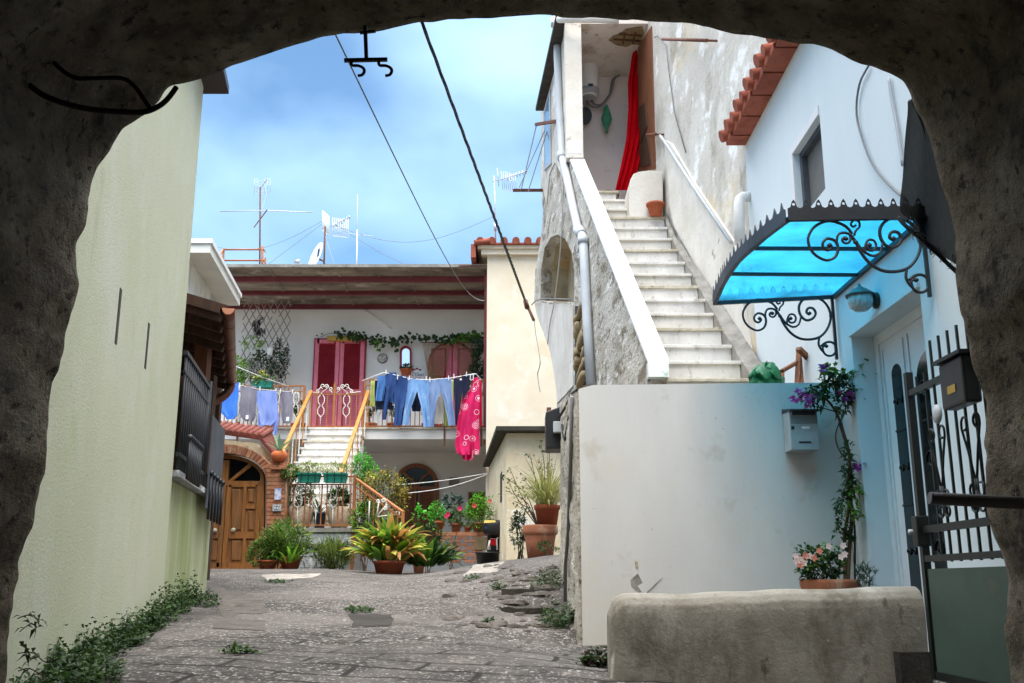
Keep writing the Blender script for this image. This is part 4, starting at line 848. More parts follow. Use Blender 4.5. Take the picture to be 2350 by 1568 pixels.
d = MB(); tip = P(680, 601, 22.6); d.tube([dc - e2 * .38, tip], .014, 6); d.tube([tip - Vector((.02, .03, .02)), tip + Vector((.06, .03, .04))], .04, 8); d.build('feed_arm', m_greyplast, sd_)
d = MB(); d.tube([dc - ax * .02, dc - ax * .16, P(747, 640, 23.2)], .025, 8); d.build('bracket', m_rust, sd_)
for p, q, sg, lb in (((745, 540, Ya), (775, 628, 22), 0, 'dark guy wire from the grid aerial down to the awning edge'), ((598, 620, Ya), (738, 515, Ya), 0, 'thin guy wire rising from the guard rail to the grid aerial'), ((770, 515, Ya), (975, 626, Ya), .1, 'thin guy wire sloping right from the grid aerial to the roof'), ((766, 516, Ya), (1133, 497, Yb), .55, 'slack wire spanning from the grid aerial to the tower aerial'), ((436, 549, Ya), (740, 507, Ya), .5, 'slack wire sagging left from the grid aerial')):
    a0, a1 = P(*p), P(*q); d = MB(); d.tube([a0.lerp(a1, k / 14) - Vector((0, 0, sg * math.sin(math.pi * k / 14))) for k in range(15)], .006, 4); tag(d.build('guy_wire', m_cablegrey), lb, 'wire')
# ---------------------------------------------------------------- old house with outside staircase and loggia
WA, WB = (1.32, 9.2), (.886, 13.9)
nw = Vector((.9958, .092, 0))
pw = lambda x, y, o=0.0: PV(x, y, WA, WB) + nw * o
xW = lambda Y: 1.32 - .0923 * (Y - 9.2)
oh = empty('old_stair_house', (1.5, 12, 3), 'weathered old house with white marble outside staircase and peeling plaster', 'house')
niche = [(1318, 696), (1318, 620), (1312, 580), (1297, 548), (1280, 538), (1263, 545), (1250, 570), (1242, 620), (1240, 690), (1265, 695), (1292, 693)]
wl_out = [(1486, 905), (1486, 833), (1400, 612), (1312, 372), (1302, 360), (1297, 52), (1278, 52), (1262, 120), (1242, 250), (1243, 330), (1241, 430), (1246, 485), (1242, 540), (1236, 580), (1228, 625), (1226, 690), (1232, 725), (1248, 765), (1262, 805), (1270, 850), (1276, 890), (1279, 940)]
b = MB(); b.slab([[pw(*q) for q in wl_out], [pw(*q) for q in niche]], nw * .2); b.build('stair_wall', m_peel_dark, oh)
b = MB(); hp = [pw(*q) for q in niche]; k = len(hp)
b.add([q + nw * .2 for q in hp] + [q + nw * .5 for q in hp], [(i, (i + 1) % k, (i + 1) % k + k, i + k) for i in range(k)] + [tuple(range(k, 2 * k))]); b.build('niche', m_niche, oh)
# lighter plaster skins over the wall: loggia side, lower apron
b = MB(); b.slab([[pw(x, y, -.012) for x, y in [(1311, 370), (1302, 360), (1297, 54), (1279, 54), (1263, 121), (1244, 250), (1245, 330), (1243, 420), (1256, 470), (1262, 400), (1275, 372), (1292, 405), (1296, 380)]]], nw * .011); b.build('upper_plaster', m_peel, oh)
b = MB(); b.slab([[pw(x, y, -.014) for x, y in [(1317, 700), (1292, 697), (1265, 699), (1242, 695), (1229, 692), (1234, 725), (1250, 764), (1264, 804), (1272, 850), (1278, 888), (1280, 925), (1300, 905), (1317, 885)]]], nw * .012); b.build('lower_plaster', m_peel_white, oh)
# exposed rubble stones
b = MB(); b.slab([[pw(x, y, -.006) for x, y in ((1320, 702), (1352, 706), (1360, 884), (1320, 884))]], nw * .004); b.build('stone_bed', m_darkconc, oh)
y = 708.0
while y < 880:
    hgt = rnd.uniform(13, 32); xs_ = [(1321, 1353)] if rnd.random() < .55 else [(1321, 1336), (1337, 1354)]
    for x0, x1 in xs_:
        b = MB(); c = pw((x0 + x1) / 2, y + hgt / 2, .0); ly = abs(pw(x1, y + hgt / 2).y - pw(x0, y + hgt / 2).y) / 2; lz = abs(pw(x0, y).z - pw(x0, y + hgt).z) / 2 * 1.04; vs = []; sg = lambda q, e: math.copysign(abs(q) ** e, q); sd0 = rnd.uniform(0, 50)
        for j in range(9):
            for q in range(14):
                th = math.pi * j / 8; ph = 2 * math.pi * q / 14; v = Vector((sg(math.sin(th), .6) * sg(math.cos(ph), .6) * .075, sg(math.sin(th), .6) * sg(math.sin(ph), .6) * ly, sg(math.cos(th), .6) * lz))
                v *= 1 + .22 * noise.noise((v.x * 8 + sd0, v.y * 6, v.z * 11)); vs.append(c + v)
        b.add(vs, [(j * 14 + q, j * 14 + (q + 1) % 14, (j + 1) * 14 + (q + 1) % 14, (j + 1) * 14 + q) for j in range(8) for q in range(14)], True); b.build('exposed_stone', m_rubble, oh)
    y += hgt
# parapet cap
b = MB(); c4 = [P(1487, 826, 9.2), P(1535, 826, 9.2), P(1341, 365, 13.88), P(1309, 365, 13.88)]; b.slab([c4], (0, 0, -.045)); b.build('parapet_cap', m_capwhite, oh)
m_joint = mat('tile_joint', (206, 206, 208), rough=.8)
for i in range(1, 13):
    t = i / 13; l, r = c4[0].lerp(c4[3], t), c4[1].lerp(c4[2], t); dn = (c4[3] - c4[0]).normalized() * .004; u_ = Vector((0, -.002, .003)); b = MB(); b.slab([[l - dn + u_, r - dn + u_, r + dn + u_, l + dn + u_]], (0, 0, -.002)); b.build('cap_joint', m_joint, oh)
b = MB(); b.pbox(1488, 830, 1535, 865, 9.19, .12); b.build('end_tile', mat('green_rimmed_tile', (232, 234, 230), (150, 186, 156), 9, .56, .66, rough=.3), oh)
# steps
ysn = [868, 828, 790, 752, 718, 685, 655, 627, 600, 572, 546, 521, 497, 478, 457, 437]
xsn = [1735, 1706, 1685, 1662, 1643, 1623, 1607, 1592, 1576, 1560, 1545, 1536, 1530, 1450, 1444, 1418]
steps = []
for i in range(16):
    Y = 9.25 + i * .325; q = P(xsn[i], ysn[i], Y); steps.append((Y, q.z, xW(Y) + .15, q.x))
sm = MB(); pz = steps[0][1] - .3
for i, (Y, z, xl, xr) in enumerate(steps): sm.box(xl, xr - .03, Y + .03, Y + .36, pz - .03, z - .036); pz = z
st = sm.build('staircase', m_marble, oh)
for i, (Y, z, xl, xr) in enumerate(steps):
    b = MB(); jx, jz = rnd.uniform(-.025, .02), rnd.uniform(-.006, .004); b.hexa([(xl, Y + jx * .2, z - .035), (xr + jx, Y, z - .035 + jz), (xr + jx, Y + (.355 if i < 15 else 1.5), z - .035), (xl, Y + (.355 if i < 15 else 1.5), z - .035), (xl, Y + jx * .2, z), (xr + jx, Y, z + jz), (xr + jx, Y + (.355 if i < 15 else 1.5), z), (xl, Y + (.355 if i < 15 else 1.5), z)]); b.build('tread', m_marble_edge if i % 3 == 0 else m_marble, st, bevel=.006)
b = MB(); a0 = [Vector((s_[3] - .025, s_[0] + .02, s_[1] + .012)) for s_ in steps[:13]]; a0 = [a0[0] + Vector((0, -.5, -.42))] + a0
def curb(u, v):
    i = u * (len(a0) - 1); k = min(int(i), len(a0) - 2); q = a0[k].lerp(a0[k + 1], i - k); w_ = .02 + .17 * (1 - u) ** .8
    return q + Vector((w_ * v, 0, .03 * v + .03 * noise.noise((q.y * 3, v * 2, 0))))
b.grid(curb, 60, 3); k0 = len(b.v); b.add([curb(i / 60, 0) for i in range(61)] + [curb(i / 60, 0) - Vector((0, 0, .5)) for i in range(61)], [(i, i + 1, i + 62, i + 61) for i in range(60)]); b.build('stair_curb', m_conc, oh)
# right hand wall R
RA_, RB_ = (2.45, 9.7), (2.13, 13.9)
nR = Vector((-.997, -.076, 0))
prr = lambda x, y, o=0.0: PV(x, y, RA_, RB_) + nR * o
rat = lambda Y: 2.45 - .0762 * (Y - 9.7)
b = MB(); b.slab([[(rat(8.0), 8.0, 2.6), (rat(9.71), 9.71, 2.6), (rat(14.0), 14.0, 2.6), (rat(14.0), 14.0, 12), (rat(8.0), 8.0, 12)]], (.5, 0, 0)); b.build('right_wall', m_peel, oh)
b = MB(); b.slab([[prr(x, y, .03) for x, y in [(1528, 322), (1545, 330), (1600, 424), (1690, 556), (1706, 600), (1712, 700), (1738, 868), (1700, 790), (1640, 690), (1590, 590), (1552, 520), (1540, 470), (1536, 400)]]], nR * -.028); b.build('whitewash_dado', m_peel_white, oh)
# loggia at the top
zL = steps[-1][1]; zC = P(1320, 52, 13.9).z
b = MB(); b.pbox(1298, 50, 1336, 362, 13.9, .32); b.build('pillar', m_peel_white, oh)
b = MB(); b.pbox(1304, 322, 1335, 352, 13.895, .004); b.build('pillar_tile', m_capwhite, oh)
b = MB(); b.slab([[(xW(13.93) + .02, 13.93, zC), (2.2, 13.93, zC), (2.2, 16.9, zC), (xW(16.9) + .02, 16.9, zC)]], (0, 0, .25)); b.build('loggia_ceiling', mat('stained_ceiling', (234, 226, 218), (220, 208, 198), 1.6, layers=[((168, 146, 120), 1.4, .56, .7), ((150, 136, 118), 7, .62, .7)], rough=.9), oh)
b = MB(); b.box(xW(15.6) + .1, 2.6, 15.6, 15.8, zL - .08, zC - .002); b.build('loggia_wall', mat('pale_pink_plaster', (240, 228, 224), (230, 217, 214), 2, layers=[((190, 176, 172), 7, .62, .74)], rough=.9), oh)
b = MB(); b.slab([[(rat(14.002), 14.002, zL - .6), (rat(15.6), 15.6, zL - .6), (rat(15.6), 15.6, zC - .003), (rat(14.002), 14.002, zC - .003)]], (.3, 0, 0)); b.build('jamb_wall', m_peel_white, oh)
for x0, y0, x1, y1 in ((1408, 66, 1468, 96), ):
    b = MB(); zz = zC - .004
    def cl(x, y):
        d = ray(x, y); t = (zz - EYE) / d.z; return Vector((d.x * t, d.y * t, zz))
    b.slab([[cl(*q) for q in ((1396, 92), (1406, 82), (1424, 76), (1436, 66), (1474, 60), (1482, 92), (1470, 104), (1452, 101), (1438, 108), (1414, 104))]], (0, 0, -.004)); b.build('spalled_patch', m_rubble, oh)
    for p0, p1 in (((1408, 88), (1470, 92)), ((1420, 76), (1472, 80)), ((1434, 74), (1430, 97)), ((1458, 72), (1452, 97))): b = MB(); b.tube([cl(*p0) - Vector((0, 0, .02)), cl(*p1) - Vector((0, 0, .02))], .016, 6); b.build('reinforcing_bar', m_rust, oh)
b = MB(); ea, eb_ = P(1276, 46, 13.85), P(1229, 250, 17.0); ez = (ea.z + eb_.z) / 2; b.slab([[(ea.x, ea.y, ez), (eb_.x, eb_.y, ez), (eb_.x + .35, eb_.y, ez), (ea.x + .3, ea.y, ez)]], (0, 0, .07)); b.build('side_eave', m_darkconc, oh)
b = MB(); b.slab([[pw(x, y, -.03) for x, y in ((1264, 215), (1266, 370), (1254, 384), (1254, 262))]], nw * .017); wnd = b.build('side_window', mat('sky_blue_glass', (120, 160, 190), rough=.1, spec=.6), oh)
b = MB(); fo = [pw(x, y, -.036) for x, y in ((1266, 205), (1268.5, 376), (1252, 392), (1252, 255))]; fi = [pw(x, y, -.036) for x, y in ((1264, 215), (1266, 370), (1254, 384), (1254, 262))]; b.slab([fo, fi], nw * .02); b.build('frame', m_greyplast, wnd)
b = MB(); b.slab([[prr(x, y, .02) for x, y in ((1497, 60), (1506, 388), (1459, 394), (1467, 110))]], nR * -.018); dd = b.build('loggia_door', m_door, oh)
for q in (((1484, 235), (1490, 290), (1474, 330), (1469, 250)), ((1489, 305), (1498, 378), (1463, 386), (1472, 340))): b = MB(); b.slab([[prr(x, y, .035) for x, y in q]], nR * -.014); b.build('door_panel', m_darkwood, dd)
b = MB(); hwp = [P(x, y, 13.2) for x, y in [(1445, 520), (1443, 440), (1447, 412), (1454, 399), (1468, 394), (1490, 391), (1512, 392), (1521, 396), (1522, 450), (1522, 520)]]
b.slab([hwp], (0, .75, 0)); b.build('half_wall', m_peel_white, oh, bevel=.03)
# pipes
dp = empty('downpipe', P(1345, 540, 12.4), 'grey plastic downpipe running down the loggia corner and along the stair wall', 'pipe')
b = MB(); o = -.07
path = [pw(1288, 48, o)] + [pw(x, y, o) for x, y in ((1289, 130), (1294, 260), (1300, 360))] + [pw(1304, 375, o), pw(1325, 470, o), pw(1338, 528, o), pw(1344, 536, o)] + [pw(1350, 545, o), pw(1354, 620, o), pw(1360, 740, o), pw(1369, 884, o)]
b.tube(path, .062, 12); b.build('pipe', m_pvc, dp)
for q0, q1 in (((1299, 352), (1301, 366)), ((1338, 526), (1347, 540)), ((1350, 545), (1351, 560))): b = MB(); b.tube([pw(*q0, o), pw(*q1, o)], .074, 12); b.build('pipe_collar', m_pvc, dp)
b = MB(); b.tube([pw(1281, 60, o), pw(1280, 46, o), P(1286, 44, 13.8), P(1300, 44, 13.7), P(1370, 44, 13.6), P(1420, 46, 13.6)], .06, 10); b.build('gutter_pipe', m_pvcw, dp)
t = MB(); t.tube([P(1718, 452, 9.62), P(1706, 452, 9.6), P(1698, 458, 9.58), P(1696, 472, 9.56), P(1698, 560, 9.5)], .055, 10); tag(t.build('drain_elbow', m_pvcw), 'white plastic drain pipe with elbow at the white house corner', 'pipe')
t = MB(); t.tube([prr(x, y, .06) for x, y in ((1508, 309), (1524, 312), (1532, 322), (1600, 425), (1690, 556))], .022, 7); tag(t.build('handrail_pipe', m_pvc), 'thin grey pipe running down the stair wall as a handrail', 'pipe')
t = MB(); t.tube([prr(x, y, .025) for x, y in ((1505, 86), (1514, 82), (1532, 105), (1540, 170), (1552, 260), (1578, 350))], .009, 5); tag(t.build('wall_cable', m_cablegrey), 'grey cable hanging down the peeling wall beside the red curtain', 'cable')
for i, (p, q) in enumerate((((1540, 91), (1646, 94)), ((1503, 311), (1524, 309)))):
    t = MB(); a_, c_ = prr(*p, .12), prr(*q, .12); t.tube([a_, c_], .022, 6); t.tube([a_, a_ - nR * .13], .015, 5); t.tube([c_, c_ - nR * .13], .015, 5); tag(t.build('wall_bar', m_rust), ('long rusty bar fixed high on' if i == 0 else 'short rusty bar beside the curtain on') + ' the peeling wall', 'bar')
lb_ = empty('drying_bracket', P(1240, 282, 16), 'two rusty line brackets with strings on the loggia side wall', 'bracket')
for p, q in (((1278, 278), (1230, 286)), ((1246, 437), (1180, 437))): b = MB(); b.bar(pw(*p), P(*q, 16.4), .05); b.build('arm', m_rust, lb_)
for p, q in (((1231, 288), (1196, 436)), ((1256, 300), (1212, 440)), ((1250, 300), (1192, 430))): b = MB(); b.tube([P(*p, 16.4), P(*q, 16.4)], .01, 4); b.build('line', m_cablegrey, lb_)
# things on the loggia
t = empty('water_heater', P(1352, 222, 15.3), 'white cylindrical water heater on the loggia back wall', 'water heater')
b = MB(); c_ = P(1352, 220, 15.3); hgt = P(1352, 128, 15.3).z - c_.z; b.lathe(c_, [(.05, -.03), (.12, -.02), (.165, .03), (.168, .06), (.168, hgt - .06), (.15, hgt - .02), (.06, hgt)], 24); b.build('tank', m_whitemetal, t)
b = MB(); b.lathe(c_ - Vector((0, 0, .005)), [(.1, -.03), (.172, .035), (.172, .11), (.1, .11)], 24); b.build('base_cap', m_greyplast, t)
b = MB(); b.pbox(1350, 192, 1361, 197, 15.12, .01); b.build('badge', m_navy, t)
for i, pts in enumerate((((1346, 226), (1350, 240), (1375, 246), (1398, 220), (1405, 185), (1415, 175)), ((1356, 226), (1362, 238), (1380, 240), (1402, 212), (1410, 182), (1424, 172)))):
    b = MB(); b.tube(smooth_pts([P(x, y, 15.45) for x, y in pts]), .018, 6); b.build('water_hose', m_cablegrey, t)
t = empty('plastic_bag', P(1393, 238, 15.5), 'green plastic bag hanging on the loggia back wall', 'bag')
b = MB(); c_ = P(1393, 306, 15.4); hh = P(1393, 240, 15.4).z - c_.z
def bag(u, v):
    r_ = (.02 + .105 * math.sin(math.pi * min(1, (1 - v) * 1.15 + .05)) ** .8 * (1 - .75 * v)) if v < .98 else .008
    a_ = 2 * math.pi * u; k_ = 1 + .22 * noise.noise((math.cos(a_) * 2, math.sin(a_) * 2, v * 5)); return c_ + Vector((r_ * k_ * math.cos(a_) * 1.0, r_ * k_ * .7 * math.sin(a_), hh * v))
b.grid(bag, 18, 16); b.build('bag', mat('green_bag_plastic', (92, 176, 138), (70, 152, 116), 14, rough=.4, trans=.3), t)
t = MB(); c_ = P(1343, 268, 15.5); t.slab([[c_ + Vector((.11 * math.cos(a * .3), -.06, .15 * math.sin(a * .3))) for a in range(21)]], (0, .05, 0)); tag(t.build('wall_lamp', m_black), 'small dark round fitting low on the loggia back wall', 'fitting')
m_redcl = mat('sheer_red_cloth', (228, 18, 36), (206, 12, 28), 5, .35, .65, (1, 1, .3), rough=.95, spec=.05, trans=.4)
t = MB(); rows = [(84, 1464, 1485), (130, 1450, 1488), (190, 1441, 1488), (250, 1442, 1485), (320, 1437, 1478), (380, 1425, 1467), (436, 1412, 1446)]
def cur(u, v):
    i = v * 6; k = min(int(i), 5); f = i - k; y, l, r = [rows[k][j] * (1 - f) + rows[k + 1][j] * f for j in range(3)]
    q = P(l + (r - l) * u, y, 14.75 + .03 * math.sin(u * 22 + v * 2 + 2 * noise.noise((u * 2, v * 3, 0))) + .018 * math.sin(u * 47 + v * 5)); return q
t.grid(cur, 40, 30); t.grid(lambda u, v: cur(u, v) + Vector((.004, .02, 0)), 40, 30); tag(t.build('red_curtain', m_redcl), 'long sheer red curtain gathered across the loggia doorway', 'curtain')
t = MB(); c_ = P(1396, 437, 14.4); c_.z = zL; t.lathe(c_, [(.16, 0), (.17, .03), (.11, .06), (.08, .09), (.03, .1)], 18); tag(t.build('black_bowl', m_black), 'upturned black bowl on the top landing of the staircase', 'bowl')
def pot(name, label, base, r, h, m=m_terr, rim=True, group='terracotta flower pots', soil=True, sq=1.0):
    t = empty(name, base, label, 'flower pot', group)
    b = MB(); pr_ = [(r * .68, 0), (r * .92, h * .8)] + ([(r * 1.04, h * .8), (r * 1.06, h), (r * .94, h), (r * .9, h * .88)] if rim else [(r * 1.0, h), (r * .93, h), (r * .9, h * .88)]); b.lathe(base, pr_, 20, sq); b.build('pot', m, t)
    if soil: b = MB(); b.lathe(Vector(base) + Vector((0, 0, h * .84)), [(r * .9, 0), (r * .6, .01), (.01, .02)], 14, sq); b.build('soil', m_soil, t)
    return t
q = P(1505, 498, 13.1); q.z = steps[12][1]; pot('flower_pot', 'empty terracotta pot standing near the top of the marble staircase', q, .125, .17)
# ---------------------------------------------------------------- courtyard wall, rough side wall, landing
cw = empty('courtyard_wall', (1.5, 7.4, 1.1), 'tall plain greyish white courtyard wall below the marble staircase', 'wall')
zc0 = P(1338, 884, 7.3).z
b = MB(); b.slab([[(.497, 7.3, .7), (2.445, 7.3, .7), (2.445, 7.3, zc0 + .02), (1.6, 7.3, zc0 + .012), (.6, 7.3, zc0), (.497, 7.3, zc0 - .03)]], (0, .22, 0)); b.build('wall', m_court, cw)
b = MB(); b.box(.75, 2.44, 7.525, 9.25, .9, zc0 - .12); b.build('landing', m_conc, cw)
for kq, (q, mm) in enumerate(((((1447, 1331), (1464, 1316), (1481, 1350), (1466, 1362), (1449, 1345)), m_conc), (((1457, 1288), (1464, 1290), (1465, 1305), (1459, 1302)), m_niche), (((1463, 1345), (1502, 1322), (1520, 1325), (1478, 1366)), m_court))):
    b = MB(); b.slab([[P(x, y, 7.2975 - .0022 * kq) for x, y in q]], (0, .0015, 0)); b.build('flaked_patch', mm, cw)
rs = empty('rough_side_wall', (.5, 8.8, 1.5), 'crumbling rough stone side wall left of the courtyard wall', 'wall')
b = MB(); zf = P(1285, 915, 10.3).z
def vsf(u, v):
    Y = 7.325 + 3.05 * u; zt_ = zc0 - .05 + (zf - zc0) * u; z = .7 + (zt_ - .7) * v
    n_ = .03 * noise.noise((Y * 1.3, z * 1.6, 0)) + .022 * noise.noise((Y * 4, z * 5, 3)) + .014 * noise.noise((Y * 11, z * 13, 3))
    return Vector((.495 - .03 * (1 - u) * (1 if v < .3 else .6) + n_ * (.3 + .7 * min(1, u * 6)), Y, z))
b.grid(vsf, 70, 60); b.grid(lambda u, v: vsf(u, 1) + Vector((.4 * v, 0, .03 * noise.noise((u * 20, v * 3, 1)))), 70, 4); b.grid(lambda u, v: vsf(1, v) + Vector((.4 * u, 0, 0)), 4, 60); b.grid(lambda u, v: vsf(0, v) + Vector((.16 * u, 0, 0)), 3, 60); b.build('wall', m_rough, rs)
t = MB(); t.tube([Vector((.46, q[0], q[1])) for q in ((7.55, 3.0), (7.75, 2.6), (8.3, 2.0), (8.8, 1.75), (8.9, 1.45))], .016, 7); tag(t.build('conduit', m_cablegrey), 'grey conduit running down the crumbling side wall', 'pipe')
t = empty('meter_box', P(1268, 985, 9.9), 'black meter box fixed high on the crumbling side wall', 'box')
b = MB(); q0, q1 = P(1252, 942, 9.9), P(1284, 1033, 9.9); b.hexa([(q0.x, 9.8, q1.z), (q1.x + .1, 9.8, q1.z), (q1.x + .1, 10.15, q1.z), (q0.x, 10.15, q1.z), (q0.x, 9.8, q0.z - .03), (q1.x + .1, 9.8, q0.z + .06), (q1.x + .1, 10.15, q0.z + .06), (q0.x, 10.15, q0.z - .03)]); b.build('case', m_black, t, bevel=.01)
b = MB(); b.pbox(1270, 967, 1291, 992, 9.7, .09); b.build('grey_cover', m_greyplast, t, bevel=.006)
b = MB(); b.pbox(1255, 935, 1265, 945, 9.86, .1); b.build('hinge', m_rust, t)
for i, pts in enumerate((((1282, 960), (1300, 930), (1312, 905), (1325, 895)), ((1290, 975), (1296, 1010), (1305, 960), (1316, 920)))):
    t = MB(); t.tube(smooth_pts([P(x, y, 9.4 - .04 * (x - 1282)) for x, y in pts]), .012, 5); tag(t.build('box_cable', m_rubber), ('short black cable rising right of the meter box', 'black cable looping below the grey cover')[i], 'cable')
# overhead cables
t = empty('overhead_cable', P(965, 50, 3.3), 'thick black twisted cable from the arch down to the old house', 'cable')
b = MB(); a_, c_ = P(964, 40, 3.3), pw(1222, 698, -.12); pts = [a_.lerp(c_, k / 90) for k in range(91)]
sdv = (c_ - a_).normalized().cross(Vector((0, 0, 1))).normalized(); up_ = Vector((0, 0, 1))
for ph in (0, 2.09, 4.19):
    b.tube([p + (sdv * math.cos(k * .9 + ph) + up_ * math.sin(k * .9 + ph)) * (.0038 + .011 * k / 90) for k, p in enumerate(pts)], .0038, 5, r2=.013)
b.build('cable', m_rubber, t)
b = MB(); b.tube([c_, pw(1232, 735, -.06)], .03, 6); b.tube([pw(1222, 692, -.14), pw(1226, 706, -.14)], .05, 8); b.build('turnbuckle', m_rust, t)
b = MB(); b.tube(smooth_pts([pw(x, y, -.05) for x, y in ((1232, 735), (1236, 770), (1246, 830), (1240, 860), (1246, 900))]), .008, 4); b.build('loose_wire', m_cablegrey, t)
t = MB(); t.tube([P(773, 85, 3.3), P(930, 380, 8), P(1000, 520, 12), P(1113, 690, 22.1)], .004, 4, r2=.009); 
t = MB(); a_, c_ = P(770, 80, 3.3), P(1112, 690, 22.05); t.tube([a_.lerp(c_, k / 30) - Vector((0, 0, .32 * math.sin(math.pi * k / 30))) for k in range(31)], .0035, 4, r2=.01); tag(t.build('overhead_wire', m_cablegrey), 'thin grey wire from the arch to the far awning beam', 'wire')
t = MB(); t.tube(smooth_pts([pw(x, y, -.04) for x, y in ((1298, 420), (1293, 560), (1278, 690), (1268, 740), (1262, 790))]), .011, 5); tag(t.build('wall_cable', m_rope), 'pale cable hanging loosely across the arched wall niche', 'cable')
t = MB(); t.tube(smooth_pts([pw(x, y, -.05) for x, y in ((1226, 700), (1238, 690), (1262, 686), (1318, 688))]), .011, 5); tag(t.build('tie_wire', m_cablegrey), 'grey tie wire stretched level across the arched niche', 'wire')

# ---------------------------------------------------------------- white house on the right
XH = 2.45
wh = empty('white_house', (2.6, 6.5, 1.1), 'white house with red tiled eaves, arched glass door and blue canopy at right', 'house')
hw = lambda Y, z: Vector((XH, Y, z))
Yd0, Yd1, zd0, zd1 = 5.74, 6.98, .9, 3.33
win = [PX(x, y, XH) for x, y in ((1819, 352), (1881, 268), (1897, 466), (1832, 478))]
wY0, wY1 = (win[1].y + win[2].y) / 2, (win[0].y + win[3].y) / 2; wz1, wz0 = (win[0].z + win[1].z) / 2, (win[2].z + win[3].z) / 2
b = MB(); zE = 6.07
b.slab([[hw(3.3, .7), hw(Yd0, .7), hw(Yd0, zd1), hw(Yd1, zd1), hw(Yd1, .7), hw(9.7, .7), hw(9.7, zE), hw(3.3, zE)], [hw(wY0, wz0), hw(wY1, wz0), hw(wY1, wz1), hw(wY0, wz1)]], (.24, 0, 0)); b.build('wall', m_houseblue, wh)
b = MB(); b.box(XH + .25, XH + 3, 3.3, 9.7, .7, zE - .01); b.box(XH - .0 + .002, XH + .24, 9.701, 9.72, 2, zE - .01); b.build('back_wall', m_white, wh)
b = MB(); b.box(XH + .1, XH + .13, wY0, wY1, wz0, wz1); wn = b.build('window', m_curtgrey, wh)
b = MB()
b.box(XH + .05, XH + .12, wY0, wY0 + .04, wz0, wz1); b.box(XH + .05, XH + .12, wY1 - .06, wY1, wz0, wz1); b.box(XH + .05, XH + .12, wY0 + .04, wY1 - .06, wz1 - .05, wz1); b.build('frame', m_darkslate, wn)
b = MB(); b.box(XH - .012, XH + .01, wY1 + .002, wY1 + .09, wz0, wz1 + .08); b.box(XH - .012, XH + .01, wY0, wY1 + .001, wz1 + .001, wz1 + .08); b.build('surround', m_white, wn)
# eaves
b = MB(); b.box(2.27, 5.5, 3.4, 9.7, zE + .06, zE + .1); ev = b.build('eaves', m_rooft, wh)
k = 0; Y = 3.42
while Y < 9.6:
    b = MB(); y1 = min(Y + .43, 9.7); b.box(2.25 + .012 * (k % 2), 2.6, Y, y1 - .03, zE + .0, zE + .055); b.build('eave_tile', m_rooft, ev)
    b = MB(); yc = y1 - .06; b.tube([(2.19, yc, zE + .085), (2.4, yc, zE + .15), (3.4, yc, zE + .5)], .066, 10); b.tube([(2.2, yc - .2, zE + .08), (2.4, yc - .2, zE + .12), (3.4, yc - .2, zE + .48)], .055, 10); b.build('cover_tile', m_rooft, ev); Y += .43; k += 1
# door
b = MB(); xd = XH + .16
b.box(xd, xd + .06, Yd0, Yd0 + .07, zd0, zd1); b.box(xd, xd + .06, Yd1 - .07, Yd1, zd0, zd1); b.box(xd, xd + .06, Yd0 + .07, Yd1 - .07, zd1 - .07, zd1); dfr = b.build('door_frame', m_whitepvc, wh)
b = MB(); b.box(XH - .02, XH + .0, Yd0 - .01, Yd1 + .01, zd1 + .001, zd1 + .03); b.build('lintel_trim', m_houseblue, dfr)
for y0, y1, g0, g1 in ((6.46, 6.91, 6.57, 6.74), (5.81, 6.455, 5.9, 6.33)):
    b = MB(); b.box(xd + .015, xd + .05, y0, y1, zd0, zd1 - .07); lf = b.build('door_leaf', m_whitepvc, wh)
    b = MB(); yc = (g0 + g1) / 2; r_ = (g1 - g0) / 2; zt_ = 3.06 if r_ < .15 else 3.04
    gp_ = [Vector((xd + .012, g0, 1.1)), Vector((xd + .012, g1, 1.1))] + [Vector((xd + .012, yc + r_ * math.cos(a * math.pi / 12), zt_ - r_ * .8 + r_ * .8 * math.sin(a * math.pi / 12))) for a in range(13)]
    b.slab([gp_], (.003, 0, 0)); gl = b.build('glass_pane', m_glass, lf)
    b = MB()
    for z in (1.5, 2.1, 2.6): b.box(xd + .004, xd + .011, g0, g1, z, z + .015)
    for s_ in (-1, 1):
        for z in (1.8, 2.35, 2.8): b.tube([(xd + .006, yc + s_ * r_ * .5 + r_ * .35 * math.cos(a * .5) * (1 - a / 16), z + r_ * .35 * math.sin(a * .5) * (1 - a / 16)) for a in range(15)], .006, 4)
    b.build('glass_tracery', m_irongreen, gl)
    b = MB()
    for q in ((y0 + .03, y0 + .05), (y1 - .05, y1 - .03)): b.box(xd + .005, xd + .014, q[0], q[1], zd0, zd1 - .12)
    b.build('moulding', m_whitepvc, lf)
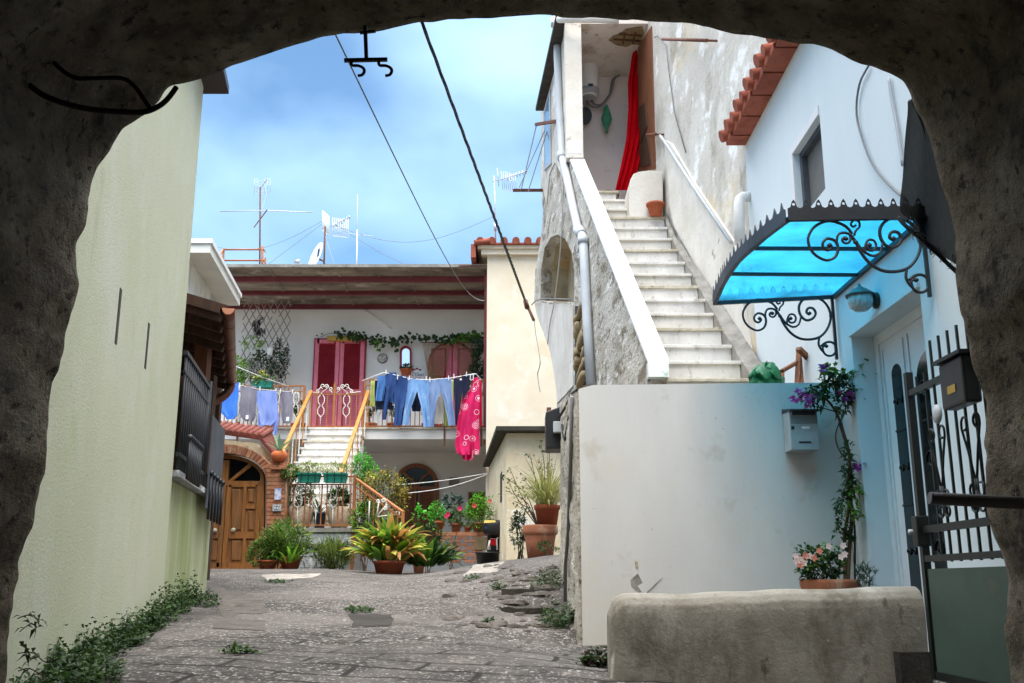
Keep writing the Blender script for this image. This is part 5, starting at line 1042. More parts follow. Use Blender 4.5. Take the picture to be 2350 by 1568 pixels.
# canopy
m_blue = bpy.data.materials.new('blue_polycarbonate'); m_blue.use_nodes = True; t_ = m_blue.node_tree; b_ = t_.nodes['Principled BSDF']
b_.inputs['Base Color'].default_value = lin((22, 140, 226)); b_.inputs['Roughness'].default_value = .12
tr1 = t_.nodes.new('ShaderNodeBsdfTransparent'); tr1.inputs[0].default_value = (.07, .64, .95, 1); tl1 = t_.nodes.new('ShaderNodeBsdfTranslucent'); tl1.inputs[0].default_value = (.05, .54, .93, 1)
m1 = t_.nodes.new('ShaderNodeMixShader'); m1.inputs[0].default_value = .36; nzc = t_.nodes.new('ShaderNodeTexNoise'); nzc.inputs['Scale'].default_value = 3.2; nzc.inputs['Detail'].default_value = 6; tcc = t_.nodes.new('ShaderNodeTexCoord'); t_.links.new(tcc.outputs['Object'], nzc.inputs[0]); mrc = t_.nodes.new('ShaderNodeMapRange'); mrc.inputs[1].default_value = .3; mrc.inputs[2].default_value = .72; mrc.inputs[3].default_value = .18; mrc.inputs[4].default_value = .62; t_.links.new(nzc.outputs[0], mrc.inputs[0]); t_.links.new(mrc.outputs[0], m1.inputs[0]); m2 = t_.nodes.new('ShaderNodeMixShader'); m2.inputs[0].default_value = .1
t_.links.new(tr1.outputs[0], m1.inputs[1]); t_.links.new(tl1.outputs[0], m1.inputs[2]); t_.links.new(m1.outputs[0], m2.inputs[1]); t_.links.new(b_.outputs[0], m2.inputs[2]); t_.links.new(m2.outputs[0], t_.nodes['Material Output'].inputs[0])
cn = empty('door_canopy', PX(1912, 678, XH), 'blue translucent door canopy with black scalloped iron trim and scroll brackets', 'canopy')
wallpx = [(1912, 677), (1966, 622), (2036, 562), (2122, 492)]; outpx = [(1640, 691), (1657, 650), (1670, 627), (1694, 592), (1722, 566), (1758, 534), (1807, 497)]
wp = [PX(x, y, XH - .015) for x, y in wallpx]; ts = [0, 1 / 6, 2 / 6, 3 / 6, 4 / 6, 5 / 6, 1]
wY = lambda t: (wp[0].lerp(wp[1], t * 3) if t < 1 / 3 else wp[1].lerp(wp[2], t * 3 - 1) if t < 2 / 3 else wp[2].lerp(wp[3], t * 3 - 2))
op = []
for t, (x, y) in zip(ts, outpx): op.append(P(x, y, wY({0: 0, 1: .18, 2: .3334, 3: .5, 4: .6667, 5: .8, 6: 1}[round(t * 6)]).y))
ops = smooth_pts(op, 4)
def cnp(u, v):                             # u across (wall 0, eave 1), v along
    i = v * (len(ops) - 1); k = min(int(i), len(ops) - 2); o = ops[k].lerp(ops[k + 1], i - k); a = wp[0].lerp(wp[3], 0); 
    yv = o.y; tt = (yv - wp[0].y) / (wp[3].y - wp[0].y); a = Vector((XH - .015, yv, wp[0].z + (wp[3].z - wp[0].z) * tt))
    return a.lerp(o, u)
b = MB(); b.grid(cnp, 8, 24); b.build('canopy_sheet', m_blue, cn)
for v in (0, .355, .68, 1):
    b = MB(); b.bar(cnp(0, v) - Vector((0, 0, .02)), cnp(1, v) - Vector((0, 0, .02)), .022, .022); b.build('cross_bar', m_iron, cn)
for u in (0, 1): b = MB(); [b.bar(cnp(u, i / 12) - Vector((0, 0, .02)), cnp(u, (i + 1) / 12) - Vector((0, 0, .02)), .028, .028) for i in range(12)]; b.build('side_bar', m_iron, cn)
b = MB(); nS = 18
for i in range(nS):
    v0, v1 = i / nS, (i + 1) / nS; p0, p1 = cnp(1.01, v0), cnp(1.01, v1); hs = [0, .25, .5, .75, 1]; hh_ = [.045, .052, .1, .052, .045]
    b.slab([[p0 - Vector((0, 0, .03)), p1 - Vector((0, 0, .03))] + [p0.lerp(p1, s_) + Vector((0, 0, h_)) for s_, h_ in list(zip(hs, hh_))[::-1]]], (-.006, 0, 0))
b.build('scalloped_trim', m_iron, cn)
for vv in (1.0, 0.0):
    b = MB(); nS = 11; yo = -.012 if vv else .012
    for i in range(nS):
        p0, p1 = cnp(1 - i / nS, vv) + Vector((0, yo, 0)), cnp(1 - (i + 1) / nS, vv) + Vector((0, yo, 0)); hs = [0, .22, .36, .5, .64, .78, 1]; hh_ = [.045, .052, .085, .1, .085, .052, .045]
        hole = [p0.lerp(p1, .5) + Vector((.009 * math.cos(a * .785), 0, .07 + .009 * math.sin(a * .785))) for a in range(8)]
        b.slab([[p0 - Vector((0, 0, .03)), p1 - Vector((0, 0, .03))] + [p0.lerp(p1, s_) + Vector((0, 0, h_)) for s_, h_ in list(zip(hs, hh_))[::-1]], hole], (0, yo / 3, 0))
    b.build('scalloped_trim', m_iron, cn)
z3 = lambda x, y: P((2500 + x / 2.24) * .6488, (600 + y / 2.24) * .6488, wp[0].y)
curves = [([(560, 1110), (520, 1062), (450, 1032), (390, 1032), (330, 1062), (295, 1110), (286, 1155), (303, 1210), (342, 1252), (400, 1276), (450, 1256), (469, 1212), (464, 1170), (440, 1146), (402, 1140), (376, 1168), (382, 1200), (410, 1212), (430, 1192), (418, 1172)], .009),
          ([(464, 1172), (464, 1140), (478, 1110), (510, 1102), (543, 1114), (548, 1145), (530, 1168), (506, 1164), (497, 1145), (512, 1130)], .008),
          ([(540, 1105), (580, 1160), (608, 1220), (660, 1290), (730, 1336), (810, 1347), (892, 1328), (950, 1270), (980, 1190), (970, 1110), (922, 1042), (850, 1013), (790, 1017), (746, 1050), (729, 1100), (746, 1160), (790, 1195), (840, 1180), (863, 1140), (840, 1100), (802, 1100), (790, 1132), (815, 1150)], .010),
          ([(590, 1170), (625, 1215), (682, 1248), (730, 1226), (746, 1165)], .008), ([(640, 1235), (636, 1195), (655, 1150), (690, 1150), (706, 1180), (692, 1210), (660, 1212), (650, 1190), (668, 1175)], .008),
          ([(572, 1120), (582, 1090), (605, 1065), (602, 1032), (572, 1024), (552, 1045), (564, 1065), (584, 1055)], .007),
          ([(890, 1338), (886, 1385), (905, 1425), (928, 1448)], .009), ([(905, 1400), (935, 1375), (980, 1366), (1018, 1390), (1026, 1432), (1000, 1470), (960, 1476), (928, 1452), (918, 1412), (940, 1392), (956, 1410)], .009)]
br = bpy.data.objects.new('scroll_bracket', None); COL.objects.link(br); br.parent = cn; br.matrix_parent_inverse.translation = -WT(cn); br.location = wp[0]
for c, r_ in curves: b = MB(); b.tube(smooth_pts([z3(*q) for q in c], 3), r_, 6); b.build('scroll', m_iron, br)
b = MB(); b.bar(z3(990, 1000), z3(1030, 1505), .02); b.tube([z3(970, 1160), z3(1005, 1160)], .008, 5); b.build('wall_bar', m_iron, br)
for q in ((520, 1140), (665, 1180), (815, 1140), (418, 1182), (948, 1400), (580, 1162)):
    b = MB(); c_ = z3(*q); b.lathe(c_ - Vector((0, 0, .014)), [(.003, 0), (.014, .008), (.016, .016), (.003, .03)], 8); b.build('rosette', m_iron, br)
br2 = copy_tree(br, cn); br2.location = wp[0] + Vector((0, wp[3].y - wp[0].y + .02, wp[3].z - wp[0].z))
for i, (pts, r_, lb) in enumerate((([(1994, 150), (1972, 195), (1966, 265), (1986, 340), (2010, 390), (2050, 434), (2078, 456)], .008, 'grey cable curving loosely over the white upper wall'), ([(2040, 180), (2047, 230), (2060, 300), (2072, 380)], .012, 'pale conduit running down the white wall beside the shade net'))):
    t = MB(); t.tube(smooth_pts([PX(x, y, XH - .02) for x, y in pts]), r_, 6); tag(t.build('house_cable', m_cablegrey if not i else m_pvc), lb, 'cable')
# lantern
lq = PX(2014, 690, XH); ln = empty('wall_lantern', lq, 'grey metal wall lantern with ribbed glass bowl above the white door', 'lantern')
b = MB(); b.lathe((0, 0, 0), [(.02, 0), (.055, .004), (.055, .02), (.02, .03)], 16); b.v = [(lq.x - vz, lq.y + vx, lq.z + vy) for vx, vy, vz in b.v]; b.build('back_plate', m_darkconc, ln)
b = MB(); lc = lq + Vector((-.115, 0, .0)); b.tube([lq + Vector((-.02, 0, .02)), lq + Vector((-.07, 0, .035)), lc + Vector((0, 0, .055))], .012, 7); b.build('arm', m_darkconc, ln)
b = MB(); b.lathe(lc, [(.10, .03), (.102, .036), (.075, .055), (.05, .075), (.025, .09), (.012, .1), (.01, .115), (.002, .12)], 8); b.build('cap', mat('lantern_cap_grey', (92, 104, 104), (76, 88, 88), 8, rough=.5, metal=.3), ln)
b = MB(); b.lathe(lc, [(.01, -.075), (.045, -.07), (.072, -.045), (.082, -.01), (.082, .03)], 16); b.build('glass_bowl', mat('ribbed_lantern_glass', (150, 170, 172), (190, 204, 204), 26, .45, .55, (4, 4, .5), rough=.2, spec=.6), ln)
# gate
XG = 2.05; gt = empty('iron_gate', (XG, 4.5, 1.15), 'dark green iron gate with scrolls and solid lower panel at right', 'gate')
Ya0, Ya1 = 3.9, 5.05
b = MB(); b.bar((XG, Ya1, 1.15), (XG, Ya1, 2.66), .036); b.bar((XG, Ya0, 1.15), (XG, Ya0, 2.66), .05)
for z, h_ in ((2.55, .03), (1.86, .035), (1.72, .03), (1.17, .04)): b.bar((XG, Ya1 - .02, z), (XG, Ya0 + .02, z), .03, h_)
b.build('gate_frame', m_irongreen, gt)
for i in range(11):
    y = Ya1 - .1 - i * .1; b = MB(); b.bar((XG, y, 1.7), (XG, y, 2.76 if i > 1 else 2.62), .011); b.build('bar', m_irongreen, gt)
for i in range(3):
    yc = Ya1 - .3 - i * .36
    for s_ in (-1, 1):
        b = MB(); b.tube([(XG - .012, yc + s_ * .01, 2.05), (XG - .012, yc + s_ * .05, 2.18), (XG - .012, yc + s_ * .09, 2.28)] + [(XG - .012, yc + s_ * (.06 + .03 * math.cos(a * .5)), 2.3 + .03 * math.sin(a * .5)) for a in range(11)], .006, 5)
        b.tube([(XG - .012, yc + s_ * .01, 2.05)] + [(XG - .012, yc + s_ * (.04 + .03 * math.cos(math.pi - a * .5)), 2.0 - .03 * math.sin(a * .5)) for a in range(11)], .006, 5)
        b.tube([(XG - .012, yc + s_ * .01, 2.0)] + [(XG - .012, yc + s_ * (.035 + .03 * math.cos(math.pi - a * .5)), 1.93 - .025 * math.sin(a * .5)) for a in range(11)], .006, 5); b.build('scroll', m_irongreen, gt)
b = MB(); b.box(XG - .008, XG + .008, Ya0 + .03, Ya1 - .03, 1.19, 1.67); b.build('lower_panel', m_panelgreen, gt)
b = MB(); b.box(XG - .04, XG + .03, Ya1 - .03, Ya1 + .045, 1.78, 1.93); lk = b.build('lock', m_irongreen, gt, bevel=.008)
b = MB(); b.lathe((0, 0, 0), [(.004, 0), (.014, .002), (.014, .02), (.004, .024)], 10); b.v = [(XG - .05 - vz, Ya1 + vx, 1.85 + vy) for vx, vy, vz in b.v]; b.build('lock_cylinder', m_greyplast, lk)
t = empty('gate_letterbox', (XG - .06, 4.4, 2.35), 'black letterbox with orange label hung on the iron gate', 'letterbox')
b = MB(); b.box(XG - .10, XG - .022, 4.22, 4.46, 2.36, 2.57); b.build('case', m_black, t, bevel=.012)
b = MB(); b.box(XG - .115, XG - .015, 4.2, 4.48, 2.573, 2.59); b.build('lid', m_irongreen, t)
b = MB(); b.box(XG - .103, XG - .101, 4.3, 4.38, 2.42, 2.455); b.build('label', m_yplanter, t)
t = MB(); t.lathe((0, 0, 0), [(.01, 0), (.045, .003), (.045, .012), (.01, .016)], 18); t.v = [(XG - .03 - vz, 4.66 + vx, 2.38 + vy) for vx, vy, vz in t.v]; tag(t.build('round_disc', m_greyplast), 'small round grey disc on the gate left of the letterbox', 'disc')
t = MB()
for i in range(8): t.bar((2.3, 3.75 + .1 * i, 2.3), (2.3, 3.75 + .1 * i, 2.86), .012)
for i in range(7): t.bar((2.29, 3.72, 2.32 + .09 * i), (2.29, 4.5, 2.32 + .09 * i), .012)
tag(t.build('white_trellis', m_whitemetal), 'small white trellis panel behind the iron gate', 'trellis')
t = MB(); t.tube([P(2133, 1143, 3.02), P(2140, 1144, 3.02), P(2370, 1156, 2.95)], .019, 12); tag(t.build('handrail_pipe', m_cablegrey), 'grey round handrail pipe sticking out from the right archway pier', 'pipe')
# low wall
lw = empty('low_wall', (1.3, 5.4, 1.1), 'grimy low rounded wall in the right foreground', 'wall')
b = MB(); zl0, zl1 = P(1405, 1366, 5.3).z, P(2110, 1346, 5.3).z; x0, x1 = P(1402, 1450, 5.3).x, P(2122, 1400, 5.3).x; NX, NY = 60, 8
prf = [(5.3, .5), (5.3, 1.2)] + [(5.3 + .11 - .11 * math.cos(R(a)), -.10 + .10 * math.sin(R(a))) for a in (0, 25, 50, 75, 90)] + [(5.5 + .1 * math.sin(R(a)), -.10 + .10 * math.cos(R(a))) for a in (0, 30, 60, 90)] + [(5.6, .5)]
def lwf(u, v):
    i = v * (len(prf) - 1); k = min(int(i), len(prf) - 2); f = i - k; x = x0 + (x1 - x0) * u; zt_ = zl0 + (zl1 - zl0) * u + .012 * noise.noise((u * 6, 0, 0))
    zz = lambda q: q[1] if q[1] > .3 else zt_ + q[1]
    y = prf[k][0] * (1 - f) + prf[k + 1][0] * f; z = zz(prf[k]) * (1 - f) + zz(prf[k + 1]) * f
    e = max(0, .1 - (x - x0)) / .1; z -= .1 * (1 - math.sqrt(max(0, 1 - e * e))) * (1 if z > zt_ - .3 else 0); y = 5.45 + (y - 5.45) * (1 - .55 * (1 - math.sqrt(max(0, 1 - e * e))))
    return Vector((x, y + .008 * noise.noise((x * 5, z * 5, 2)), z))
b.grid(lwf, 70, 44); k_ = 45
b.slab([[lwf(0, i / 44) for i in range(45)]], (.002, 0, 0)); b.slab([[lwf(1, i / 44) for i in range(45)]], (-.002, 0, 0)); b.build('wall', m_low, lw)
b = MB(); b.pbox(2068, 1497, 2140, 1600, 5.22, .09); b.build('base_block', m_darkconc, lw)
t = MB(); q = P(1340, 1478, 7.1); t.slab([[(.45, 7.32, 1.0), (.8, 7.32, 1.0), (.8, 5.7, .9), (.62, 5.7, .9)]], (0, 0, .16)); 
# mailbox
mb = empty('mailbox', P(1845, 985, 7.2), 'grey metal mailbox with black hood on the courtyard wall', 'mailbox')
b = MB(); b.pbox(1813, 940, 1878, 1033, 7.12, .175); b.build('case', mat('mailbox_grey', (168, 176, 178), (150, 158, 160), 5, rough=.4), mb, bevel=.006)
b = MB(); q0, q1 = P(1810, 931, 7.1), P(1878, 931, 7.1); b.hexa([(q0.x, 7.07, q0.z - .045), (q1.x, 7.07, q0.z - .045), (q1.x, 7.295, q0.z - .03), (q0.x, 7.295, q0.z - .03), (q0.x, 7.07, q0.z - .03), (q1.x, 7.07, q0.z - .03), (q1.x, 7.295, q0.z + .005), (q0.x, 7.295, q0.z + .005)]); b.build('hood', m_black, mb)
for nm, q, m_ in (('letter_slot', (1818, 945, 1872, 953), m_black), ('name_band', (1815, 953.5, 1876, 972), mat('mailbox_band', (118, 130, 132), rough=.5)), ('name_window', (1840, 979, 1858, 984), m_whitemetal), ('lower_slot', (1834, 1013, 1862, 1017), m_black), ('lock', (1816, 978, 1823, 986), m_black)): b = MB(); b.pbox(*q, 7.117, .006); b.build(nm, m_, mb)
# scrap on the landing
zq = zc0 - .12
t = empty('scrap_frame', P(1835, 850, 8.0), 'broken brown wooden frames leaning together on the stair landing', 'scrap wood', )
for p, q, w_ in (((1792, 882), (1796, 850), .03), ((1794, 852), (1836, 828), .045), ((1826, 884), (1834, 800), .04), ((1832, 800), (1880, 846), .05), ((1842, 884), (1836, 822), .03)): b = MB(); a_, c_ = P(*p, 8.0), P(*q, 8.15); b.bar(a_ - Vector((0, 0, .1 if p[1] > 875 else 0)), c_, w_, w_ * .6); b.build('batten', m_scrap, t)
t = MB(); t.bar(P(1868, 900, 7.9), P(1906, 800, 8.1), .06, .03); tag(t.build('dark_plank', m_darkwood), 'dark narrow plank leaning on the landing behind the climbing flowers', 'plank')
t = MB(); t.bar(P(1892, 890, 7.8), P(1908, 792, 8.0), .018); tag(t.build('thin_cane', m_railyel), 'thin yellowish cane upright beside the dark plank on the landing', 'cane')
t = empty('rubbish_sack', P(1765, 885, 7.9), 'bright green plastic sack slumped on the stair landing', 'sack')
b = MB(); c_ = P(1758, 897, 7.95)
b.grid(lambda u, v: c_ + Vector((.14 * math.sin(math.pi * v) ** .7 * math.cos(6.283 * u), .12 * math.sin(math.pi * v) ** .7 * math.sin(6.283 * u), .15 - .16 * math.cos(math.pi * (1 - v)) - .1)) * 1 + Vector((.05, .05, .06)) * noise.noise((math.cos(6.283 * u) * 2, math.sin(6.283 * u) * 2, v * 5)) + Vector((.02, .02, .022)) * noise.noise((math.cos(6.283 * u) * 5, math.sin(6.283 * u) * 5, v * 13)), 60, 40); b.build('sack', mat('green_sack_plastic', (18, 112, 70), (10, 84, 52), 14, rough=.3, bump=.5, bsc=20), t)
# stone steps crumbling at the right of the ramp
def rough_slab(pts, zt, th, seed):
    mb = MB(); p = [Vector((q.x, q.y, 0)) for q in pts]
    def top(u, v):
        q = p[0].lerp(p[1], u).lerp(p[3].lerp(p[2], u), v); e = noise.noise((u * 4 + seed, v * 4, 2)); q.x += .03 * noise.noise((u * 3, v * 5, seed)); q.y += .05 * noise.noise((u * 6, seed, v * 3)); q.z = zt + .018 * e + .01 * noise.noise((u * 14, v * 14, seed)); return q
    mb.grid(top, 24, 10); mb.grid(lambda u, v: top(u, 1) - Vector((0, -.015 * v + .02 * noise.noise((u * 9, v * 3, seed)) * v, th * v * (1 + .35 * noise.noise((u * 5, 1, seed))))), 24, 5)
    mb.grid(lambda u, v: top(0, u) - Vector((0, 0, th * v)), 8, 4); mb.grid(lambda u, v: top(1, u) - Vector((0, 0, th * v)), 8, 4); mb.grid(lambda u, v: top(u, v) - Vector((0, 0, th)), 24, 10)
    return mb
zA = P(1150, 1352, 9.6).z
tag(rough_slab([P(1150, 1352, 10.2), P(1285, 1346, 10.2), P(1280, 1372, 9.35), P(1152, 1388, 9.45)], zA, .16, 1).build('stone_step', m_darkconc), 'upper broken dark stone step at the foot of the crumbling wall', 'step', 'broken stone steps')
zB = P(1200, 1400, 8.9).z
tag(rough_slab([P(1120, 1400, 9.4), P(1285, 1388, 9.4), P(1262, 1405, 8.65), P(1150, 1428, 8.75)], zB + .02, .07, 4).build('stone_step', m_darkconc), 'lower broken dark stone slab over a dark hollow at the foot of the crumbling wall', 'step', 'broken stone steps')
rb = MB()
for i in range(120):
    x, y = rnd.uniform(1000, 1285), rnd.uniform(1296, 1450)
    if rnd.random() < .5: x = rnd.uniform(1090, 1285)
    p = G(x, y); r_ = .02 + .055 * rnd.random() ** 2.2; vs = []
    for j in range(5):
        for q in range(7):
            th = math.pi * j / 4; ph = 2 * math.pi * q / 7; v = Vector((math.sin(th) * math.cos(ph) * 1.3, math.sin(th) * math.sin(ph), math.cos(th) * .55)) * r_; v *= 1 + .35 * noise.noise((v.x * 30 + i, v.y * 30, v.z * 30)); vs.append(p + v)
    rb.add(vs, [(j * 7 + q, j * 7 + (q + 1) % 7, (j + 1) * 7 + (q + 1) % 7, (j + 1) * 7 + q) for j in range(4) for q in range(7)], False)
struct(rb.build('rubble', m_apron), 'stuff', 'loose stones and rubble strewn over the right bank of the ramp', 'rubble')
# ---------------------------------------------------------------- laundry
def cloth(name, label, m, strips, Y, group='washing hung along the balcony', amp=.03, tagpx=None, seed=0, cat='clothes', conv=None):
    t = MB(); conv = conv or (lambda x, y: (x, y))
    for si, rows in enumerate(strips):
        rows = [(conv(0, y)[1], conv(l, 0)[0], conv(r, 0)[0]) for y, l, r in rows]
        L_ = smooth_pts([Vector((l, y, 0)) for y, l, r in rows], 5); R_ = smooth_pts([Vector((r, y, 0)) for y, l, r in rows], 5); n = len(L_)
        def f(u, v, o=0):
            i = v * (n - 1); k = min(int(i), n - 2); a = L_[k].lerp(L_[k + 1], i - k); b_ = R_[k].lerp(R_[k + 1], i - k); q = a.lerp(b_, u); s = seed * 3.1 + si * 1.7
            d = amp * (math.sin(u * 9 + s + v * 1.5 + 2 * noise.noise((v * 2, s, 0))) * .9 + .6 * math.sin(u * 21 + s * 2 + v * 2) * min(1, v * 2) + .7 * noise.noise((u * 3 + s, v * 3.2, s)) + .5 * noise.noise((u * 8 + s, v * 2.5, s + 4))) * (.25 + .75 * v) + .05 * math.sin(math.pi * u) * (-1 if o else 1) * .6
            ed = .6 * noise.noise((v * 6 + s, u * 2, 1))
            return P(q.x + ed, q.y + (1.2 * noise.noise((u * 4, s, 3)) if v > .97 else 0), Y + d * (1 if not o else .9) + (.015 if o else -.015))
        t.grid(lambda u, v: f(u, v), 14, 22); t.grid(lambda u, v: f(u, v, 1), 14, 22)
    if tagpx:
        e = empty(name, P(strips[0][0][1], strips[0][0][0], Y) if conv is None else P(*conv(strips[0][0][1], strips[0][0][0]), Y), label, cat, group)
        t.build('cloth', m, e); b = MB(); b.pbox(*tagpx, Y - .09, .004); b.build('care_tag', m_whitemetal, e); return e
    return tag(t.build(name, m), label, cat, group)
z2 = lambda x, y: (778.6 + x * .2896, 583.9 + y * .2896)
c_navy = clothm('navy_cloth', (26, 32, 56), (36, 42, 66)); c_dkjean = clothm('dark_denim', (52, 84, 138), (34, 58, 108), 4, [((120, 150, 196), 3, .6, .8)])
c_ltjean = clothm('light_denim', (140, 176, 216), (104, 146, 196), 3, [((196, 216, 236), 2.6, .58, .78)]); c_gyjean = clothm('grey_blue_denim', (134, 156, 192), (110, 134, 176), 4); c_midjean = clothm('mid_blue_denim', (96, 140, 196), (70, 114, 174), 4)
c_lime = clothm('lime_cloth', (196, 202, 118), (176, 186, 100)); c_cream = clothm('cream_cloth', (222, 214, 204), (200, 192, 184)); c_crim = clothm('crimson_cloth', (212, 28, 66), (188, 20, 54))
c_blue = clothm('bright_blue_cloth', (72, 132, 226), (58, 112, 206)); c_grey = clothm('grey_cloth', (140, 136, 146), (122, 118, 130)); c_pale = clothm('pale_blue_cloth', (146, 164, 222), (122, 142, 204)); c_lil = clothm('lilac_cloth', (150, 142, 164), (130, 122, 146)); c_bw = clothm('black_white_cloth', (220, 216, 212), (40, 36, 38), 12)
c_pink = clothm('pink_batik', (222, 38, 102), (200, 28, 88), 5)
def rings(m):
    t = m.node_tree; n = t.nodes.new; L = t.links.new; b = t.nodes['Principled BSDF']; old = b.inputs['Base Color'].links[0].from_socket
    co = next(q for q in t.nodes if q.type == 'TEX_COORD'); mp_ = n('ShaderNodeMapping'); mp_.inputs['Scale'].default_value = (4.6, .01, 4.6); L(co.outputs['Object'], mp_.inputs[0])
    v = n('ShaderNodeTexVoronoi'); v.inputs['Scale'].default_value = 1; v.inputs['Randomness'].default_value = 1; L(mp_.outputs[0], v.inputs['Vector'])
    s = n('ShaderNodeMath'); s.operation = 'SINE'; q = n('ShaderNodeMath'); q.operation = 'MULTIPLY'; q.inputs[1].default_value = 40; L(v.outputs['Distance'], q.inputs[0]); L(q.outputs[0], s.inputs[0])
    g = n('ShaderNodeMath'); g.operation = 'GREATER_THAN'; g.inputs[1].default_value = .35; L(s.outputs[0], g.inputs[0])
    l = n('ShaderNodeMath'); l.operation = 'LESS_THAN'; l.inputs[1].default_value = .36; L(v.outputs['Distance'], l.inputs[0]); k = n('ShaderNodeMath'); k.operation = 'MULTIPLY'; L(g.outputs[0], k.inputs[0]); L(l.outputs[0], k.inputs[1])
    mx_ = n('ShaderNodeMix'); mx_.data_type = 'RGBA'; L(k.outputs[0], mx_.inputs[0]); L(old, mx_.inputs[6]); mx_.inputs[7].default_value = lin((240, 206, 216)); L(mx_.outputs[2], b.inputs['Base Color'])
rings(c_pink)
YL = 21.62
cloth('towel', 'pale yellow green cloth hung at the left end of the right rack', c_lime, [[(1000, 252, 288), (1100, 248, 290), (1205, 240, 295)]], 22.0, conv=z2, seed=1)
cloth('shorts', 'black navy shorts hanging behind the light denim shorts', c_navy, [[(985, 284, 345), (1100, 280, 400), (1230, 290, 430)]], 21.95, conv=z2, seed=2)
cloth('denim_shorts', 'light blue denim shorts hung behind the dark jeans', c_midjean, [[(962, 308, 372), (1050, 298, 365), (1162, 286, 347)], [(962, 372, 440), (1060, 385, 442), (1172, 398, 440)]], 21.84, conv=z2, seed=3)
cloth('jeans', 'dark blue faded jeans hung first on the front line', c_dkjean, [[(936, 365, 452), (1000, 365, 454), (1075, 368, 428), (1180, 354, 388), (1312, 342, 371)], [(962, 450, 540), (1050, 436, 537), (1150, 438, 522), (1250, 440, 502), (1355, 430, 490)]], YL, conv=z2, seed=4)
cloth('trousers', 'dark navy trouser leg showing right of the dark jeans', c_navy, [[(1000, 498, 545), (1200, 500, 530), (1345, 488, 520)]], 21.86, conv=z2, seed=5)
cloth('jeans', 'palest blue jeans with back pockets in the middle of the line', c_ltjean, [[(985, 545, 628), (1060, 540, 624), (1120, 530, 604), (1230, 514, 567), (1352, 497, 551)], [(992, 625, 708), (1070, 618, 708), (1130, 628, 708), (1240, 656, 714), (1368, 666, 723)]], YL, conv=z2, seed=6)
cloth('shirt', 'navy shirt hanging behind the palest jeans', c_navy, [[(1000, 560, 660), (1120, 566, 650), (1190, 570, 650), (1246, 580, 645)]], 21.86, conv=z2, seed=7)
cloth('jeans', 'grey blue jeans hung between the palest jeans and navy trousers', c_gyjean, [[(993, 708, 802), (1080, 708, 804), (1150, 712, 778), (1250, 712, 762), (1367, 704, 751)], [(983, 800, 888), (1075, 796, 892), (1150, 826, 897), (1250, 848, 908), (1357, 866, 919)]], YL, conv=z2, seed=8)
cloth('trousers', 'cream trousers hanging behind the grey blue jeans', c_cream, [[(1000, 770, 820), (1200, 766, 826), (1342, 754, 829)]], 21.86, conv=z2, seed=9)
cloth('towel', 'bright yellow green cloth showing behind the grey blue jeans', c_lime, [[(1000, 830, 905), (1180, 826, 900), (1362, 816, 880)]], 21.95, conv=z2, seed=10)
cloth('trousers', 'navy trousers with a white label next to the pink sarong', c_navy, [[(985, 905, 978), (1090, 908, 975), (1200, 915, 958), (1352, 918, 946)], [(960, 974, 1040), (1090, 972, 1033), (1200, 1000, 1033), (1342, 1011, 1031)]], YL, conv=z2, seed=11, tagpx=(z2(955, 0)[0], z2(0, 985)[1], z2(970, 0)[0], z2(0, 997)[1]))
cloth('sarong', 'long pink sarong with white ring pattern hanging below the balcony edge', c_pink, [[(975, 1068, 1102), (1060, 1038, 1110), (1150, 985, 1112), (1250, 950, 1110), (1400, 928, 1108), (1500, 920, 1113), (1560, 928, 1110), (1590, 950, 1104)], [(1380, 985, 1062), (1500, 978, 1058), (1600, 975, 1062), (1632, 992, 1040)]], 21.5, conv=z2, seed=12, amp=.1)
cloth('cloth', 'plain crimson cloth hung right of the pink sarong', c_crim, [[(1000, 1095, 1128), (1200, 1100, 1131), (1360, 1104, 1131)]], 21.7, conv=z2, seed=13)
cloth('cloth', 'narrow black and white cloth at the right end of the rack', c_bw, [[(1010, 1124, 1152), (1130, 1122, 1146)]], 21.9, conv=z2, seed=14)
cloth('shirt', 'bright blue shirt hung leftmost in front of the balcony', c_blue, [[(878, 521, 548), (901, 514, 548), (928, 506, 545), (944, 505, 544), (955, 515, 543), (962, 520, 537)]], YL, seed=15)
cloth('shirt', 'grey shirt with white tag between the bright blue and pale blue shirts', c_grey, [[(886, 552, 588), (901, 552, 591), (928, 550, 588), (952, 549, 587), (967, 561, 582)]], YL, seed=16, tagpx=(564, 953, 570, 962))
cloth('shirt', 'pale blue long sleeved shirt hung upside down with dangling sleeves', c_pale, [[(897, 591, 634), (920, 589, 637), (945, 594, 638), (964, 596, 641), (976, 600, 628)], [(948, 592, 606), (975, 592, 605), (1001, 593, 603)], [(950, 625, 641), (978, 628, 638), (1000, 624, 633)]], 21.55, seed=17)
cloth('shirt', 'grey shirt with white tag hung rightmost left of the staircase', c_grey, [[(899, 641, 672), (930, 643, 673), (958, 646, 671), (972, 650, 668)]], YL, seed=18, tagpx=(657, 957, 663, 966))
cloth('cloth', 'lilac grey cloth half hidden behind the gutter pipe', c_lil, [[(876, 470, 503), (905, 474, 502), (926, 478, 500)]], 21.7, seed=19)
rk = empty('drying_rack', P(960, 880, 21.7), 'thin metal drying rack hung outside the right balcony railing', 'rack')
for pts in (((831, 874, 22.0), (882, 855, YL)), ((882, 855, YL), (945, 870, YL), (985, 872, YL), (1035, 868, YL), (1088, 858, YL)), ((1078, 861, YL), (1092, 858, YL), (1112, 880, 22.0)), ((860, 872, 21.9), (940, 875, 21.9), (1105, 872, 21.9))):
    b = MB(); b.tube([P(*q) for q in pts], .01, 5); b.build('rod', m_whitemetal, rk)
rk = MB(); rk.tube([P(478, 868, YL), P(548, 884, YL), P(590, 893, YL), P(640, 898, YL), P(672, 899, YL)], .008, 5); tag(rk.build('washing_line', m_rope), 'white washing line carrying the shirts left of the staircase', 'washing line')
